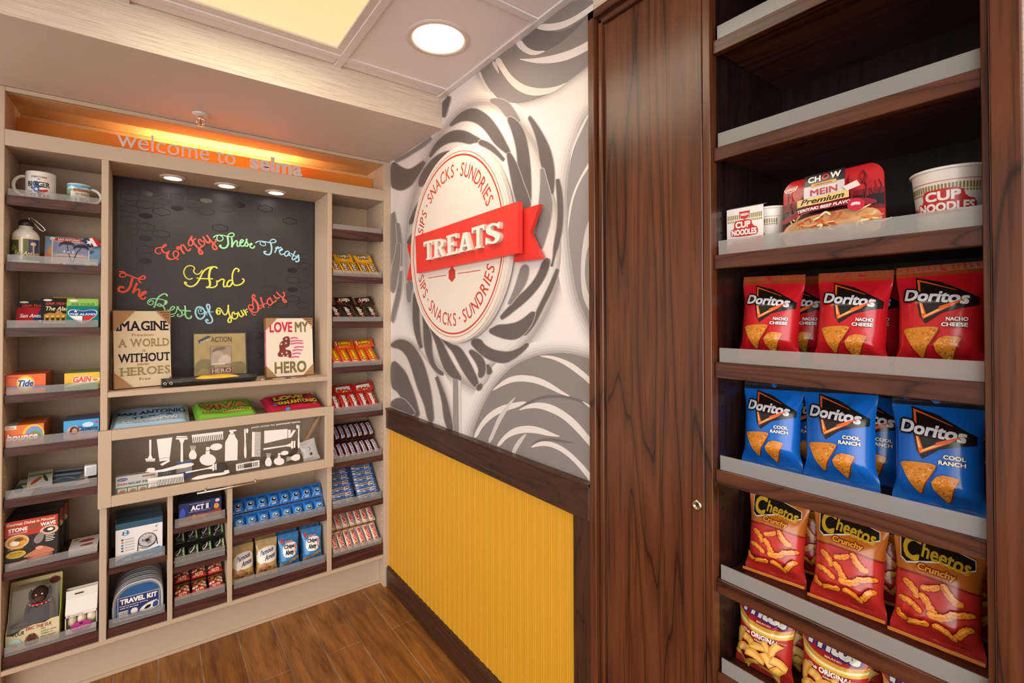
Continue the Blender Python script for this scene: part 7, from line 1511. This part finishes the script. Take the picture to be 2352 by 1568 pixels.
q.add([(-w/2,0,0),(w/2,0,0),(w/2,0,h),(-w/2,0,h)], [(0,1,2,3),(3,2,1,0)], pw); q.add([(-w/2,0,h),(w/2,0,h),(w/2,.020,h+.006),(-w/2,.020,h+.006)], [(0,1,2,3)], pw)
q.grid(lambda a_, b_: ((a_-.5)*w, .016+.004*math.sin(a_*math.pi), h+.0045-.010*0+b_*.0), 2, 1, pw); q.add([(-w/2,0,0),(-w/2,.078,0),(-w/2,.078,h),(-w/2,0,h)], [(0,1,2,3),(3,2,1,0)], pw); q.add([(-w/2,.078,0),(w/2+.014,.090,0),(w/2+.014,.090,h*.94),(-w/2,.078,h)], [(0,1,2,3),(3,2,1,0)], pw)
a.emit(q, face(-.0002, .00013), None, 'card'); o = q.build('cup_sleeve'); orient(o, cframe(-1.812, .050, ZN+.0006, 2)); tag(o, 'white paper noodle cup sleeve with red lettering and an orange strip', 'carton')
# tray of stir fry noodles
t = thing('noodle_tray', 'red and black stir fry noodle tray in clear wrap standing upright', 'noodle tray'); W, H = .168, .142
orient(t, cframe(-1.976, .052, ZN, 3, 9, -3))
ol = rrect(-W/2, 0, W/2, H, .026, 8)
q = MB(); bt = c('#1c1718', 'gloss'); q.prism([(x*.90, H/2+(y-H/2)*.88) for x, y in ol], -.045, -.006, lambda x, y, o: (x, -o, y), bt); q.prism(ol, -.008, -.003, lambda x, y, o: (x, -o, y), c('#c8242a', 'gloss')); q.build('tray', t)
dome = lambda X, Y, k=0: (X, .002-.012*max(0, (1-(abs(X)/(W/2))**3))*max(0, (1-abs(2*Y/H-1)**3))**.6+.0012*math.sin(X*95+Y*20)*(1-abs(2*Y/H-1))-.0004*k, Y)
a = Art(); cl_ = lambda pts: pts
a.poly(ol, '#c4252b'); a.poly([(-W*.5,H*.36),(W*.5,H*.36),(W*.5,H*.64),(-W*.5,H*.66)], '#7a1a22'); a.poly([(-W*.5,H*.30),(-W*.2,H*.42),(W*.2,H*.44),(W*.5,H*.40),(W*.5,H*.56),(-W*.5,H*.54)], '#1c181c')
rr = random.Random(3)
for k in range(46): x, y = rr.uniform(-W*.44, W*.46), rr.uniform(H*.60, H*.90); (abs(x) > W*.2) and a.stroke([(x, y), (x+rr.uniform(-.006, .006), y-.012), (x+rr.uniform(-.004, .004), y-.026)], .0018, ('#4a1418', '#7a1a22', '#a0202a')[k % 3], 0, 0)
a.blob([(-W*.47,H*.04),(-W*.49,H*.30),(-W*.28,H*.37),(0,H*.40),(W*.28,H*.39),(W*.49,H*.34),(W*.47,H*.05),(W*.3,H*.01),(-W*.3,H*.01)], '#d8a878', 2)
for k in range(60):
    x, y = rr.uniform(-W*.40, W*.40), rr.uniform(H*.05, H*.34); an = rr.uniform(0, 6.28); l_ = rr.uniform(.008, .020)
    a.stroke([(x, y), (x+l_*math.cos(an), y+l_*.5*math.sin(an)+.003), (x+l_*1.6*math.cos(an+.5), y+l_*.6*math.sin(an+.6))], rr.uniform(.002, .004), rr.choice(['#e0a060', '#c86a34', '#ecc890', '#b8502a', '#d8843c', '#f0d8a8']), 1 if k % 12 == 0 else 0, .5)
a.blob([(-W*.47,H*.29),(-W*.2,H*.405),(W*.2,H*.415),(W*.46,H*.36),(W*.46,H*.44),(W*.2,H*.50),(-W*.2,H*.49),(-W*.47,H*.37)], '#8a1a30', 1)
a.text('TERIYAKI BEEF FLAVOR', -W*.28, H*.425, W*.28, H*.47, WHT, .04, .1, warp=lambda X, Y: (X, Y-(X/W)**2*.02+X*.02))
a.rect(-W*.20, H*.735, W*.20, H*.93, '#241e22'); a.text('CH', -W*.165, H*.805, -W*.035, H*.90, '#e8e2e0', .05); a.text('O', -W*.022, H*.805, W*.052, H*.90, '#c8242a', .05); a.text('W', W*.060, H*.805, W*.165, H*.90, '#e8e2e0', .05)
a.rect(-W*.20, H*.575, W*.20, H*.755, '#c8bcc4'); a.text('MEIN', -W*.135, H*.61, W*.135, H*.70, '#a01c28', .03); a.poly([(-W*.13,H*.735),(W*.13,H*.735),(W*.12,H*.782),(-W*.12,H*.782)], '#c9952a'); a.text('ORIGINAL', -W*.09, H*.748, W*.09, H*.768, '#4a2a10', .03)
a.poly([(-W*.27,H*.48),(W*.24,H*.49),(W*.24,H*.60),(-W*.27,H*.58)], '#d8bc78'); a.text('Premium', -W*.23, H*.50, W*.20, H*.578, '#2a1c14', .03, .3)
a.poly([(W*.22,H*.575),(W*.34,H*.625),(W*.31,H*.70),(W*.19,H*.64)], '#d8cfc8'); a.poly(ell(W*.30, H*.375, .0125, .012, 24), '#b8203a'); a.blob([(W*.255,H*.36),(W*.26,H*.40),(W*.30,H*.41),(W*.34,H*.40),(W*.335,H*.36),(W*.30,H*.375)], '#e8c8c8', 1)
a.poly([(-W*.42,H*.79),(-W*.26,H*.80),(-W*.28,H*.745),(-W*.34,H*.725),(-W*.40,H*.745)], WHT); a.poly([(-W*.41,H*.785),(-W*.27,H*.795),(-W*.29,H*.75),(-W*.34,H*.732),(-W*.39,H*.75)], '#c0282e'); a.text('NISSIN', -W*.39, H*.753, -W*.29, H*.78, WHT, .05)
q = MB(); a.emit(q, lambda X, Y, k: dome(X, Y, k+1), W/18, 'film'); q.build('film_lid', t); settle(t, ZN)
